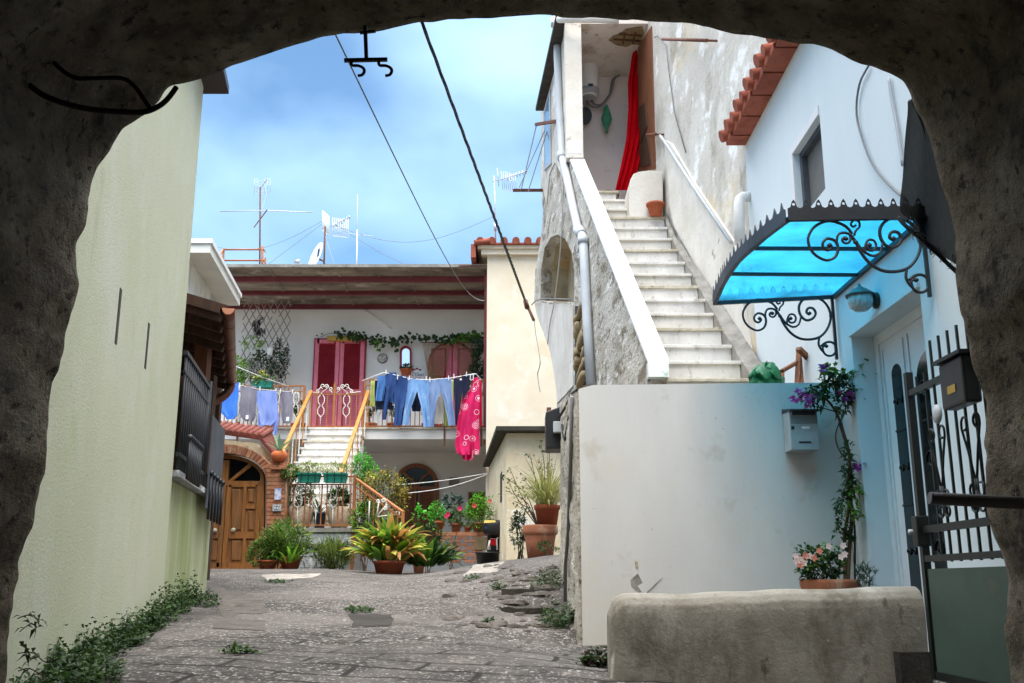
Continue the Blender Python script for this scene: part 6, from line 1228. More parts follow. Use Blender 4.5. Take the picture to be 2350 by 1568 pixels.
rk = MB(); rk.tube([P(534, 838, 21.6), P(600, 865, 21.8), P(662, 887, 22)], .009, 5); tag(rk.build('loose_line', m_rope), 'pale line sloping down to the left balcony railing post', 'line')
for i, (x, y) in enumerate([(886, 854), (912, 866), (939, 868), (978, 869), (987, 872), (1030, 868), (1042, 864), (1070, 859), (1079, 866), (1086, 866), (1096, 872), (551, 884), (597, 893), (633, 897), (643, 898), (671, 899), (549, 889)]):
    p = P(x, y, YL - .03); b = MB()
    for s_ in (-1, 1): b.bar(p + Vector((0, s_ * .008, -.05)), p + Vector((.01 * math.sin(i), s_ * .014, .055)), .016, .01)
    tag(b.build('clothes_peg', m_whitemetal), 'small pale clothes peg gripping washing on the balcony lines', 'clothes peg', 'clothes pegs')

# ---------------------------------------------------------------- plants
pxm = lambda Y: Y * .985 / F
def clumps(mb, c, rad, n, L, W, k=9, up=.5, droop=.25, shell=.45, spread=.35, seed=None):
    c = Vector(c); nc = max(3, n // k)
    for _ in range(nc):
        while True:
            v = Vector((rnd.uniform(-1, 1), rnd.uniform(-1, 1), rnd.uniform(-1, 1)))
            if v.length <= 1: break
        v = v.normalized() * (shell + (1 - shell) * v.length)
        v *= 1 + .25 * noise.noise(v * 1.7 + Vector((c.x * 3, c.y, c.z)))
        q = c + Vector((v.x * rad[0], v.y * rad[1], v.z * rad[2]))
        for _ in range(k):
            d = Vector((v.x + rnd.gauss(0, .6), v.y + rnd.gauss(0, .6), v.z * .6 + up + rnd.gauss(0, .5)))
            p = q + Vector((rnd.gauss(0, 1) * rad[0], rnd.gauss(0, 1) * rad[1], rnd.gauss(0, 1) * rad[2])) * spread * .4
            s = rnd.uniform(.65, 1.25); mb.leaf(p, d, L * s, W * s, droop)
def stems(mb, base, c, rad, n, r=.008):
    base = Vector(base); c = Vector(c)
    for _ in range(n):
        a = rnd.uniform(0, 6.28); e = c + Vector((rad[0] * .8 * math.cos(a), rad[1] * .8 * math.sin(a), rad[2] * rnd.uniform(-.1, .7)))
        m = base.lerp(e, .5) + Vector((rnd.gauss(0, .15) * rad[0], 0, rnd.uniform(0, .2) * rad[2])); mb.tube(smooth_pts([base + Vector((rnd.gauss(0, .02), rnd.gauss(0, .02), 0)), m, e], 3), r, 4, r2=r * .3)
def bush(name, label, base, c, rad, layers, nst=8, group=None, cat='plant', pot_=None, sr=.008):
    t = empty(name, base, label, cat, group)
    if pot_:
        r, h, mm = pot_[:3]; sq = pot_[3] if len(pot_) > 3 else 1
        b = MB(); b.lathe(base, [(r * .7, 0), (r * .93, h * .8), (r * 1.05, h * .8), (r * 1.07, h), (r * .95, h), (r * .9, h * .86)], 20, sq); b.build('pot', mm, t)
        b = MB(); b.lathe(Vector(base) + Vector((0, 0, h * .82)), [(r * .9, 0), (r * .5, .01), (.01, .015)], 14, sq); b.build('soil', m_soil, t)
        base = Vector(base) + Vector((0, 0, h * .85))
    if nst: b = MB(); stems(b, base, c, rad, nst, sr); b.build('stem', m_stem, t)
    for nm, m, n, L, W, kw in layers: b = MB(); clumps(b, c, rad, n, L, W, **kw); b.build(nm, m, t)
    return t
def bpx(name, label, x, y, rx, ry, Y, basepx, layers, rd=None, **kw):
    s = pxm(Y); bp = P(basepx[0], basepx[1], Y); bp.z = kw.pop('bz', bp.z)
    return bush(name, label, bp, P(x, y, Y), (rx * s, (rd or rx * .8) * s, ry * s), layers, **kw)
F1 = lambda m, n, L, W, **kw: ('foliage', m, n, L, W, kw)
# bushes in pots in front of the terrace
g0 = lambda x, Y: gz(P(x, 1300, Y).x, Y)
def spiky(t, c, rad, n, L, W, m, name='foliage', droop=.5, tw=.3, basew=.5):
    b = MB(); c = Vector(c)
    for _ in range(n):
        a = rnd.uniform(0, 6.28); e = rnd.random() ** .6; p = c + Vector((rad * basew * math.cos(a) * e, rad * basew * math.sin(a) * e, rnd.uniform(-.02, .05)))
        d = Vector((math.cos(a) * e * .9, math.sin(a) * e * .9, rnd.uniform(.5, 1.1))); b.blade(p, d, L * rnd.uniform(.6, 1.15), W * rnd.uniform(.7, 1.2), droop * rnd.uniform(.4, 1.3), 5, rnd.uniform(-tw, tw))
    b.build(name, m, t)
Y = 17.1
t = bpx('potted_bush', 'large feathery green bush in terracotta pot before the terrace', 655, 1248, 50, 42, Y, (665, 1318), [F1(m_lf_rose, 1500, .12, .022, k=14, up=.8, droop=.05), F1(m_lf_mid, 700, .13, .026, k=12, up=.8, droop=.1), F1(m_lf_dark, 500, .1, .03, k=10, shell=.2)], bz=g0(665, Y), pot_=(.19, .2, m_terr), nst=14)
spiky(t, P(665, 1290, Y - .25), .25, 34, .42, .04, m_lf_bright, 'strap_leaves', droop=.7)
t = bpx('potted_bush', 'smaller feathery bush in terracotta pot beside the oak doors', 606, 1272, 30, 26, Y - .1, (613, 1316), [F1(m_lf_rose, 700, .1, .022, k=12, up=.6, droop=.1), F1(m_lf_mid, 350, .11, .026, k=12, up=.6, droop=.15)], bz=g0(613, Y), pot_=(.17, .14, m_terr), nst=8)
t = bpx('grass_bush', 'wispy grey green bush against the stone terrace wall', 762, 1278, 40, 32, 17.5, (760, 1316), [F1(m_lf_rose, 900, .13, .018, k=14, up=1.1, droop=-.05), F1(m_lf_weed, 600, .12, .022, k=12, up=.8)], bz=g0(760, 17.5), nst=14)
spiky(t, P(765, 1285, 17.4), .3, 70, .5, .016, m_lf_rose, 'upright_stalks', droop=.15)
# cast-iron plants
t = empty('potted_cast_iron_plant', (P(893, 1308, 16.2).x, 16.2, g0(893, 16.2)), 'big yellowing broad leaved plant in terracotta pot in front of the railing', 'plant')
bs = P(893, 1300, 16.2); bs.z = g0(893, 16.2); b = MB(); b.lathe(bs, [(.2, 0), (.245, .16), (.26, .16), (.265, .2), (.24, .2), (.22, .17)], 22); b.build('pot', m_terr, t); b = MB(); b.lathe(bs + Vector((0, 0, .17)), [(.22, 0), (.01, .015)], 14); b.build('soil', m_soil, t)
for m, n, L, dr_ in ((m_lf_yel, 85, .52, .8), (m_lf_bright, 75, .5, .75), (m_lf_mid, 80, .46, .8), (m_lf_tan, 75, .5, 1.25)):
    for zz_, rr_ in ((.22, .4), (.42, .3)): spiky(t, bs + Vector((0, 0, zz_)), rr_, n // 2, L, .115, m, droop=dr_, tw=.7, basew=.8)
t = empty('cast_iron_plant', (P(985, 1290, 16.9).x, 16.9, g0(985, 16.9)), 'dark green broad leaved plant right of the yellowing one', 'plant'); bs = P(978, 1285, 16.9); bs.z = g0(985, 16.9)
for m, n in ((m_lf_dark, 80), (m_lf_mid, 34), (m_lf_bright, 16)): spiky(t, bs + Vector((0, 0, .12)), .36, n, .48, .1, m, droop=.8, tw=.7, basew=.8)
b = MB(); clumps(b, P(1010, 1272, 16.9), (.25, .2, .16), 260, .07, .035); b.build('low_leaves', m_lf_dark, t)
# shrubs behind the sloping rail
bpx('golden_shrub', 'round golden brown shrub behind the sloping terrace rail', 880, 1138, 58, 52, 18.6, (885, 1260), [F1(m_lf_gold, 1300, .07, .034, k=12, up=.4), F1(m_lf_yel, 350, .06, .03, k=10), F1(m_lf_dark, 500, .07, .035, k=10, shell=.15)], bz=g0(885, 18.6), nst=26, sr=.014)
bpx('green_shrub', 'tall fresh green shrub beside the staircase foot', 832, 1076, 20, 38, 19.0, (830, 1200), [F1(m_lf_lime, 700, .07, .03, k=12, up=.6), F1(m_lf_mid, 300, .07, .03)], bz=2.0, nst=8)
bpx('green_shrub', 'small fresh green shoot right of the tall green shrub', 858, 1082, 9, 20, 19.1, (856, 1180), [F1(m_lf_lime, 160, .06, .028, up=.7)], bz=2.0, nst=4)
bpx('low_shrub', 'leafy green shrub under the sloping terrace rail', 838, 1195, 30, 34, 17.6, (838, 1260), [F1(m_lf_mid, 500, .08, .035), F1(m_lf_bright, 220, .07, .035), F1(m_lf_dark, 300, .08, .035, shell=.2)], bz=g0(838, 17.6), nst=8)
# planters on the terrace rail
for i, (x0, x1, lb) in enumerate(((683, 735, 'left teal plastic planter of grey green herbs on the terrace rail'), (742, 796, 'right teal plastic planter of grey green herbs on the terrace rail'))):
    yq = 17.88; t = empty('rail_planter', P((x0 + x1) / 2, 1107, yq), lb, 'planter', 'teal planters on the terrace rail'); b = MB(); a_, c_ = P(x0, 1086, yq), P(x1, 1108, yq)
    b.hexa([(a_.x + .03, yq - .03, c_.z), (c_.x - .03, yq - .03, c_.z), (c_.x - .03, yq + .1, c_.z), (a_.x + .03, yq + .1, c_.z), (a_.x, yq - .06, a_.z), (c_.x, yq - .06, a_.z), (c_.x, yq + .12, a_.z), (a_.x, yq + .12, a_.z)]); b.build('box', m_teal, t, bevel=.008)
    b = MB(); b.box(a_.x - .01, c_.x + .01, yq - .072, yq - .055, a_.z - .03, a_.z); b.box(a_.x + .02, c_.x - .02, yq - .055, yq - .03, c_.z + .002, c_.z + .03); b.build('rim', m_teal, t)
    for k in (.2, .5, .8): b = MB(); xk = a_.x + (c_.x - a_.x) * k; b.bar((xk, yq - .065, c_.z - .02), (xk, yq - .08, a_.z + .02), .012); b.build('holder_wire', m_iron, t)
    for m, n in ((m_lf_grey, 420), (m_lf_rose, 200)): b = MB(); clumps(b, P((x0 + x1) / 2, 1078, yq + .03), (.25, .11, .11), n, .055, .016, k=10, up=.8, droop=.05); b.build('herbs' if m is m_lf_grey else 'green_herbs', m, t)
# urns and plants behind the terrace rail
for i, (x, lb, fy, frx, fry, bk) in enumerate(((690, 'left grainy stone urn with dense dark shrub behind the terrace rail', 1132, 34, 36, m_lf_dark), (778, 'right grainy stone urn with dark leafy plant behind the terrace rail', 1146, 26, 20, m_lf_dark))):
    yq = 18.28; bs = P(x, 1212, yq); bs.z = zt_0 = tr.location.z if False else P(650, 1212, 18.0).z
    r_ = .225; t = empty('stone_urn', bs, lb, 'urn', 'stone urns on the terrace')
    b = MB(); b.lathe(bs, [(.12, 0), (.17, .06), (.215, .18), (.235, .3), (.235, .37), (.22, .39), (.2, .37)], 20); b.build('pot', m_urn, t)
    b = MB(); stems(b, bs + Vector((0, 0, .35)), P(x, fy, yq), (frx * pxm(yq), .2, fry * pxm(yq)), 10); b.build('stem', m_stem, t)
    for m, n in ((bk, 700), (m_lf_mid, 160)): b = MB(); clumps(b, P(x, fy, yq), (frx * pxm(yq), .22, fry * pxm(yq)), n, .065, .034, k=9); b.build('foliage', m, t)
t = empty('blue_bucket', P(733, 1205, 18.2), 'small dark blue grey bucket with upright shoots between the stone urns', 'bucket'); bs = P(733, 1210, 18.22); bs.z = P(650, 1212, 18.0).z
b = MB(); b.lathe(bs, [(.085, 0), (.115, .26), (.125, .26), (.125, .29), (.1, .28)], 18); b.build('pot', mat('blue_grey_plastic', (84, 96, 112), (70, 82, 98), 6, rough=.5), t); spiky(t, bs + Vector((0, 0, .27)), .08, 12, .3, .03, m_lf_sage, droop=.3)
bpx('leafy_shrub', 'trailing green shrub spilling over the brick pier beside the left planter', 664, 1085, 20, 16, 18.0, (668, 1110), [F1(m_lf_mid, 360, .06, .03), F1(m_lf_rose, 200, .06, .026)], nst=4)
# agave on the gate pier
bs = P(640, 1060, 17.95); t = empty('potted_agave', bs, 'spiky agave in round terracotta pot on top of the brick pier', 'plant')
b = MB(); b.lathe(bs, [(.10, 0), (.135, .05), (.15, .1), (.145, .155), (.11, .185), (.1, .18)], 20); b.build('pot', mat('orange_terracotta', (206, 112, 66), (190, 98, 56), 7, layers=[((226, 190, 160), 9, .66, .74, (.4, .4, 2))], rough=.8), t)
b = MB()
for i in range(13): a = i * 2.4; e = .35 + .65 * (i / 13); b.blade(bs + Vector((0, 0, .18)), (math.cos(a) * e, math.sin(a) * e * .8, 1.2 - e * .75), .34 + .1 * rnd.random(), .055, .25 + .9 * e * rnd.random(), 6, .2)
b.build('leaves', m_lf_agave, t)
# brick lattice wall with pots on top
ylw = 19.0; t = empty('brick_lattice_wall', P(1070, 1280, ylw), 'low openwork brick wall carrying flower pots beside the shed', 'wall'); b = MB(); y = 1221; row = 0
zt_l, zb_l = P(1070, 1221, ylw).z, 1.9
while y < 1290:
    h = 6.6 if row else 9
    if row == 0: 
        x = 1000
        while x < 1146: b.pbox(x + .4, y, x + 23.5, y + 8.6, ylw - .01 * rnd.random(), .14); x += 24
    else:
        x = 998 + (row % 2) * 17
        while x < 1146: b.pbox(x, y + .4, x + 24, y + h, ylw - .01 * rnd.random(), .13); x += 34
    y += h + 1.2 if row else 9.6; row += 1
b.build('bricks', m_brick, t)
b = MB(); b.pbox(1090, 1232, 1146, 1262, ylw - .015, .14); b.build('solid_end', mat('mossy_block', (138, 120, 88), (112, 98, 72), 6, layers=[((90, 96, 60), 4, .6, .72)], rough=.95, bump=.5), t)
PT = [(1006, 1224, 13, 25, 'open terracotta pot of bushy green leaves, left on the brick wall', [(1003, 1183, 21, 24, m_lf_lime, 420), (1003, 1185, 18, 20, m_lf_mid, 200)], m_terr),
      (1047, 1228, 12, 20, 'terracotta pot with a rose bush bearing two pink blooms on the brick wall', [(1049, 1190, 17, 22, m_lf_mid, 380), (1049, 1190, 17, 22, m_lf_dark, 160)], m_terrold),
      (1073, 1228, 8, 12, 'tiny terracotta pot of pale leaves wedged on the brick wall', [(1073, 1212, 8, 8, m_lf_grey, 90)], m_terr),
      (1098, 1228, 15, 22, 'broad pot with tall bright lime green bush on the brick wall', [(1100, 1180, 32, 40, m_lf_bright, 900), (1098, 1170, 26, 36, m_lf_lime, 260), (1100, 1185, 26, 36, m_lf_mid, 200)], m_terrold)]
for x, y, rp_, hp_, lb, fl, mm in PT:
    s = pxm(19.08); bs = P(x, 1222, 19.08); bs.z = zt_l
    t = empty('potted_plant', bs, lb, 'plant', 'potted plants on the brick lattice wall'); b = MB(); r_, h_ = rp_ * s, hp_ * s; b.lathe(bs, [(r_ * .68, 0), (r_ * .92, h_ * .78), (r_ * 1.06, h_ * .78), (r_ * 1.08, h_), (r_ * .95, h_), (r_ * .9, h_ * .85)], 18); b.build('pot', mm, t)
    for fx, fy, fr, fh, m, n in fl: b = MB(); clumps(b, P(fx, fy, 19.08), (fr * s, fr * s * .7, fh * s), n, .062, .03, k=8); b.build('foliage', m, t)
    b = MB(); stems(b, bs + Vector((0, 0, h_)), P(fl[0][0], fl[0][1], 19.08), (fl[0][2] * s, .1, fl[0][3] * s), 7, .007); b.build('stem', m_stem, t)
    for (px, py, m) in ([(1028, 1180, m_flpink), (1025, 1184, m_flpink), (1055, 1167, m_flpink)] if x == 1047 else [(1089, 1160, mat('coral_petal', (236, 110, 96), (226, 84, 84), 6, trans=.2)), (1124, 1150, m_flsalmon)] if x == 1098 else []):
        b = MB(); c_ = P(px, py, 18.85)
        for k in range(16): b.leaf(c_, (math.cos(k * 2.4), -.6 + rnd.random() * .4, math.sin(k * 2.4)), .05, .05, .1, (0, 1, 0))
        b.build('bloom', m, t)
t = bpx('potted_dark_plant', 'dark grey green plant with pointed leaves behind the rose bush', 1042, 1155, 20, 16, 20.2, (1044, 1235), [F1(m_lf_sage, 150, .15, .055, k=8, up=.6, droop=.2)], nst=5, bz=2.05)
bpx('young_plant', 'young plant with large lime leaves on the old pot left of the wall', 963, 1185, 13, 20, 18.4, (962, 1250), [F1(m_lf_lime, 46, .12, .07, k=4, up=.5)], nst=5, bz=g0(962, 18.4), pot_=(.12, .3, m_terrold))
bpx('low_shrub', 'dark low shrub filling the gap between railing end and brick wall', 985, 1228, 26, 24, 18.6, (985, 1260), [F1(m_lf_dark, 420, .07, .034), F1(m_lf_mid, 160, .07, .034)], bz=g0(985, 18.6), nst=5)
bpx('small_weed', 'thin grey green weed growing in front of the brick wall', 1037, 1262, 14, 22, 18.7, (1037, 1285), [F1(m_lf_sage, 150, .06, .022, up=.8)], bz=g0(1037, 18.7), nst=4)
# scooter behind the tub
t = empty('scooter', P(1128, 1280, 18.3), 'parked scooter with black top case and red tail light, mostly hidden by the shed', 'scooter')
ys_ = 18.2; b = MB(); c_ = P(1133, 1212, ys_); s = pxm(ys_)
def tc_(u, v):
    a = 6.283 * u; ph = math.pi * (v - .5); e = .55; sg = lambda q, p_: math.copysign(abs(q) ** p_, q)
    return c_ + Vector((25 * s * sg(math.cos(ph), .5) * sg(math.cos(a), e), .2 * sg(math.cos(ph), .5) * sg(math.sin(a), e), 18 * s * sg(math.sin(ph), .62)))
b.grid(tc_, 40, 24); b.build('top_case', m_black, t)
b = MB(); zs_ = P(1120, 1202, ys_).z; b.slab([[c_ + Vector((25.6 * s * math.cos(R(a)) * .97, -.2, (zs_ - c_.z) + dz)) for a, dz in ((150, -.0), (130, .0), (100, .005), (80, .01))] + [c_ + Vector((25.6 * s * math.cos(R(a)) * .97, -.19, (zs_ - c_.z) + .05)) for a in (80, 100, 130, 148)]], (0, .03, 0)); b.build('reflector_strip', mat('yellow_reflector', (236, 214, 120), (226, 198, 92), 10, rough=.3), t)
b = MB(); b.pbox(1113, 1209, 1122, 1215, ys_ - .19, .06); b.build('case_latch', m_navy, t, bevel=.004)
b = MB(); b.pbox(1124, 1236, 1139, 1252, ys_ - .1, .1); b.build('tail_light', mat('red_tail_light', (190, 20, 26), (150, 10, 16), 6, rough=.2, spec=.6), t, bevel=.01)
b = MB(); b.hexa([Vector((c_.x - .12, ys_, 2.1)), Vector((c_.x + .12, ys_, 2.1)), Vector((c_.x + .16, ys_ + 1.2, 2.2)), Vector((c_.x - .16, ys_ + 1.2, 2.2)), Vector((c_.x - .1, ys_ - .02, 2.66)), Vector((c_.x + .1, ys_ - .02, 2.66)), Vector((c_.x + .14, ys_ + 1.2, 2.75)), Vector((c_.x - .14, ys_ + 1.2, 2.75))]); b.build('rear_body', m_black, t, bevel=.03)
b = MB(); b.pbox(1122, 1252, 1141, 1262, ys_ - .06, .02); b.build('number_plate_mount', m_greyplast, t)
for yy in (ys_ + .15, ys_ + 1.35):
    b = MB(); k0 = [(math.cos(a * .3142) * .2, math.sin(a * .3142) * .2) for a in range(21)]; b.tube([Vector((c_.x, yy + p[0], 2.24 + p[1])) for p in k0], .055, 8, False); b.build('tyre', m_rubber, t)
b = MB(); b.tube([P(1120, 1262, ys_ - .1), P(1124, 1240, ys_ - .1)], .018, 6); b.tube([P(1141, 1262, ys_ - .1), P(1140, 1238, ys_ - .1), P(1143, 1234, ys_ - .1)], .014, 6); b.build('chrome_bracket', m_whitemetal, t)
t = empty('black_tub', P(1118, 1283, 17.0), 'black plastic tub standing on the ground in front of the scooter', 'tub'); s = pxm(17.0); bs = P(1119, 1283, 17.0); bs.z = g0(1119, 17)
b = MB(); b.lathe(bs, [(24 * s, 0), (26.5 * s, 24 * s), (28.5 * s, 24 * s), (28.5 * s, 26.5 * s), (25.5 * s, 26.5 * s), (23 * s, 3 * s)], 24, .8); b.build('tub', m_black, t)
# big pot by the shed
bs = P(1240, 1276, 14.2); bs.z = gz(bs.x, 14.2) - .02; s = pxm(14.2); t = empty('large_terracotta_pot', bs, 'large aged terracotta pot with rolled rim by the shed wall', 'flower pot')
hz = P(1240, 1206, 14.2).z - bs.z; b = MB(); b.lathe(bs, [(29 * s, 0), (34 * s, hz * .55), (35 * s, hz * .60), (36 * s, hz * .64), (36 * s, hz * .7), (39 * s, hz * .72), (41 * s, hz * .8), (40 * s, hz * .95), (39 * s, hz), (35 * s, hz), (34 * s, hz * .9)], 28); b.build('pot', m_terrold, t); b = MB(); b.lathe(bs + Vector((0, 0, hz * .9)), [(34.5 * s, 0), (.01, .02)], 20); b.build('soil', m_soil, t)
b2 = bs + Vector((.1, 0, hz * .91)); t = empty('potted_ribbon_grass', b2, 'straw coloured ribbon grass in terracotta pot set inside the large pot', 'plant')
b = MB(); b.lathe(b2, [(.13, 0), (.17, .26), (.185, .26), (.185, .32), (.16, .32), (.15, .28)], 20); b.build('pot', m_terr, t); spiky(t, b2 + Vector((0, 0, .3)), .2, 170, .72, .018, m_lf_straw, droop=.95, basew=.6); spiky(t, b2 + Vector((0, 0, .3)), .2, 60, .5, .018, m_lf_grey, droop=.6, basew=.6)
# straggly rose against the shed wall
t = empty('straggly_shrub', P(1200, 1270, 14.6), 'straggly bare shrub with sparse leaves climbing the shed wall', 'plant'); b = MB(); lf = MB(); b0 = P(1235, 1210, 14.4)
for e in ((1150, 1090), (1170, 1075), (1262, 1012), (1215, 1040), (1160, 1125), (1180, 1150), (1243, 1060), (1268, 1070), (1240, 1010), (1200, 1095), (1165, 1105)):
    q = P(*e, 14.8 + rnd.uniform(-.2, .2)); m = b0.lerp(q, .5) + Vector((rnd.uniform(-.1, .1), 0, rnd.uniform(0, .12))); pts = smooth_pts([b0, m, q], 5); b.tube(pts, .009, 4, r2=.003)
    for p in pts[4:]:
        for _ in range(3): lf.leaf(p + Vector((rnd.gauss(0, .03), rnd.gauss(0, .03), rnd.gauss(0, .03))), (rnd.gauss(0, 1), rnd.gauss(0, 1), rnd.gauss(0, .6)), .06, .034, .2)
b.build('stem', m_stem, t); lf.build('foliage', m_lf_weed, t)
bpx('wall_weed', 'leafy green weeds at the foot of the shed left of the large pot', 1190, 1215, 16, 42, 14.7, (1195, 1282), [F1(m_lf_weed, 330, .06, .03), F1(m_lf_sage, 160, .06, .03)], bz=gz(.1, 14.7), nst=8)
bpx('wall_weed', 'grassy tuft growing right of the large pot base', 1258, 1258, 26, 12, 13.6, (1258, 1276), [F1(m_lf_weed, 160, .08, .016, up=1)], bz=gz(.45, 13.6), nst=0)
# balcony plants
def garland(t, pts, n, L, W, m, jit=.05):
    b = MB(); sp_ = smooth_pts(pts, 6); b.tube(sp_, .008, 4); b.build('stem', m_stem, t); b = MB()
    for _ in range(n): p = rnd.choice(sp_); s = rnd.uniform(.7, 1.3); b.leaf(p + Vector((rnd.gauss(0, jit), rnd.uniform(-.06, .0), rnd.gauss(0, jit))), (rnd.gauss(0, 1), -.5, rnd.gauss(0, 1)), L * s, W * s, .2, (0, 1, .3))
    b.build('foliage', m, t)
YI = 24.15; t = empty('ivy_garland', P(930, 775, YI), 'trailing ivy garland strung along the balcony wall above doors and mirror', 'plant')
garland(t, [P(x, y, YI) for x, y in ((800, 768), (832, 777), (870, 782), (910, 784), (960, 776), (1010, 781), (1050, 776), (1095, 780), (1108, 800))], 230, .1, .09, m_lf_dark); garland(t, [P(x, y, YI) for x, y in ((1040, 778), (1075, 774), (1100, 776))], 60, .12, .11, m_lf_mid); garland(t, [P(x, y, YI) for x, y in ((868, 783), (866, 795), (868, 803))], 14, .09, .08, m_lf_mid); garland(t, [P(x, y, YI) for x, y in ((905, 785), (908, 800))], 16, .1, .09, m_lf_dark)
yq = 24.1; t = empty('wall_planter', P(780, 775, yq), 'long ochre planter box over the red shutters with trailing ivy', 'planter'); b = MB(); b.pbox(750, 770, 808, 780, yq, .22); b.build('box', m_yplanter, t, bevel=.02); garland(t, [P(x, y, yq - .03) for x, y in ((775, 769), (790, 766), (806, 770), (818, 773))], 46, .09, .085, m_lf_dark); garland(t, [P(x, y, yq) for x, y in ((735, 774), (760, 765), (785, 770))], 4, .06, .05, m_lf_dark)
bpx('wall_pot_plant', 'plant in terracotta pot on the wall under the arched mirror', 934, 846, 14, 9, 23.9, (932, 865), [F1(m_lf_dark, 130, .08, .035), F1(m_lf_mid, 70, .08, .03)], nst=3, pot_=(.15, .19, m_terr))
t = bpx('corner_plant', 'dark trailing plant filling the right corner of the balcony', 1098, 845, 16, 38, 23.6, (1100, 960), [F1(m_lf_sage, 240, .1, .06, k=6), F1(m_lf_dark, 240, .1, .06, k=6)], bz=4.94, nst=6, pot_=(.2, .3, m_terr)); 
bpx('hanging_plant', 'wispy dark plant hanging high in the right balcony corner', 1098, 790, 16, 18, 23.7, (1098, 812), [F1(m_lf_sage, 170, .08, .035, k=6, droop=.6, up=-.2)], nst=5)
for x, lb in ((686, 'potted plant behind the left railing next to the staircase'), (848, 'potted plant behind the right railing next to the gate'), (905, 'potted plant behind the dark jeans on the balcony'), (985, 'potted plant behind the palest jeans on the balcony'), (612, 'potted plant behind the pale blue shirt on the balcony')):
    bpx('balcony_plant', lb, x, 938, 13, 18, 22.7, (x, 975), [F1(m_lf_dark, 170, .08, .04), F1(m_lf_mid, 90, .08, .04)], bz=4.94, nst=4, pot_=(.17, .24, m_terr), group='potted plants along the balcony')
# lattice with climbers
t = empty('lattice_trellis', P(600, 880, 23.6), 'diagonal wooden lattice trellis at the left end of the balcony', 'trellis'); b = MB(); X0, X1, Z0, Z1 = P(546, 880, 23.6).x, P(660, 880, 23.6).x, P(600, 884, 23.6).z, P(600, 690, 23.6).z
m_lat = mat('faded_lattice_wood', (150, 138, 128), (124, 112, 104), 8, rough=.9); slope = 1.9; stp = .17
for s_ in (-1, 1):
    k = -8
    while k < 22:
        xa = X0 + k * stp; segs = []; n = 26; cur = None
        for i in range(n):
            za, zb = Z0 + (Z1 - Z0) * i / n, Z0 + (Z1 - Z0) * (i + 1) / n
            x_a = xa + s_ * (za - Z0) / slope; x_b = xa + s_ * (zb - Z0) / slope
            gap = noise.noise((x_a * 1.4, za * 1.2, 4)) > .42
            if X0 <= min(x_a, x_b) and max(x_a, x_b) <= X1 and not gap:
                if cur is None: cur = [Vector((x_a, 23.6 + .012 * s_, za))]
                cur.append(Vector((x_b, 23.6 + .012 * s_, zb)))
            elif cur: segs.append(cur); cur = None
        if cur: segs.append(cur)
        for sg in segs: b.bar(sg[0], sg[-1], .02, .008, (0, 1, 0))
        k += 1
b.build('lattice_strips', m_lat, t)
bpx('climbing_plant', 'dark climber covering the lower right of the lattice trellis', 640, 830, 22, 46, 23.75, (640, 890), [F1(m_lf_dark, 620, .09, .05, k=7), F1(m_lf_sage, 160, .08, .04)], bz=4.94, nst=8)
bpx('climbing_plant', 'dark leafy mass behind the middle of the lattice trellis', 598, 845, 30, 38, 23.9, (598, 890), [F1(m_lf_dark, 560, .09, .05, k=7), F1(m_lf_mid, 160, .08, .04)], bz=4.94, nst=8)
bpx('balcony_bush', 'bright green bush in front of the lattice beside the gutter', 548, 850, 20, 34, 22.9, (548, 900), [F1(m_lf_bright, 420, .085, .045, k=7), F1(m_lf_mid, 160, .08, .04)], bz=4.94, nst=6)
bpx('climbing_plant', 'yellow green spray growing high up through the lattice trellis', 580, 790, 26, 14, 23.5, (580, 880), [F1(m_lf_bright, 150, .08, .04, k=5)], bz=4.94, nst=4)
t = MB(); [t.grid(lambda u, v: P(594 + 24 * (u - .5) * (.5 + .5 * math.sin(3.1 * v)) * 1.2, 728 + 44 * v, 23.75 + .03 * math.sin(5 * u)), 8, 10)]; 
t = empty('dried_bunch', P(596, 750, 23.7), 'dark dried bunch hanging from the awning behind the lattice', 'bunch'); b = MB(); clumps(b, P(596, 748, 23.7), (.13, .1, .2), 120, .1, .05, droop=.8, up=-.5); b.build('leaves', m_black, t); b = MB(); b.tube([P(594, 705, 23.7), P(596, 740, 23.7)], .01, 4); b.build('string', m_rope, t)
yq = 21.95; t = empty('rail_planter', P(600, 886, yq), 'teal planter with green plants hung on the left balcony rail', 'planter'); b = MB(); b.pbox(577, 874, 623, 890, yq - .05, .18); b.build('box', m_teal, t, bevel=.01)
for m, n in ((m_lf_mid, 150), (m_lf_yel, 60)): b = MB(); clumps(b, P(606, 870, yq), (.24, .12, .13), n, .08, .035); b.build('foliage', m, t)
t = MB(); t.lathe(P(619, 815, 23.55), [(.06, 0), (.08, .16), (.085, .17), (.07, .17)], 14); tag(t.build('white_pot', m_whitemetal), 'small white pot hooked on the lattice trellis', 'flower pot')
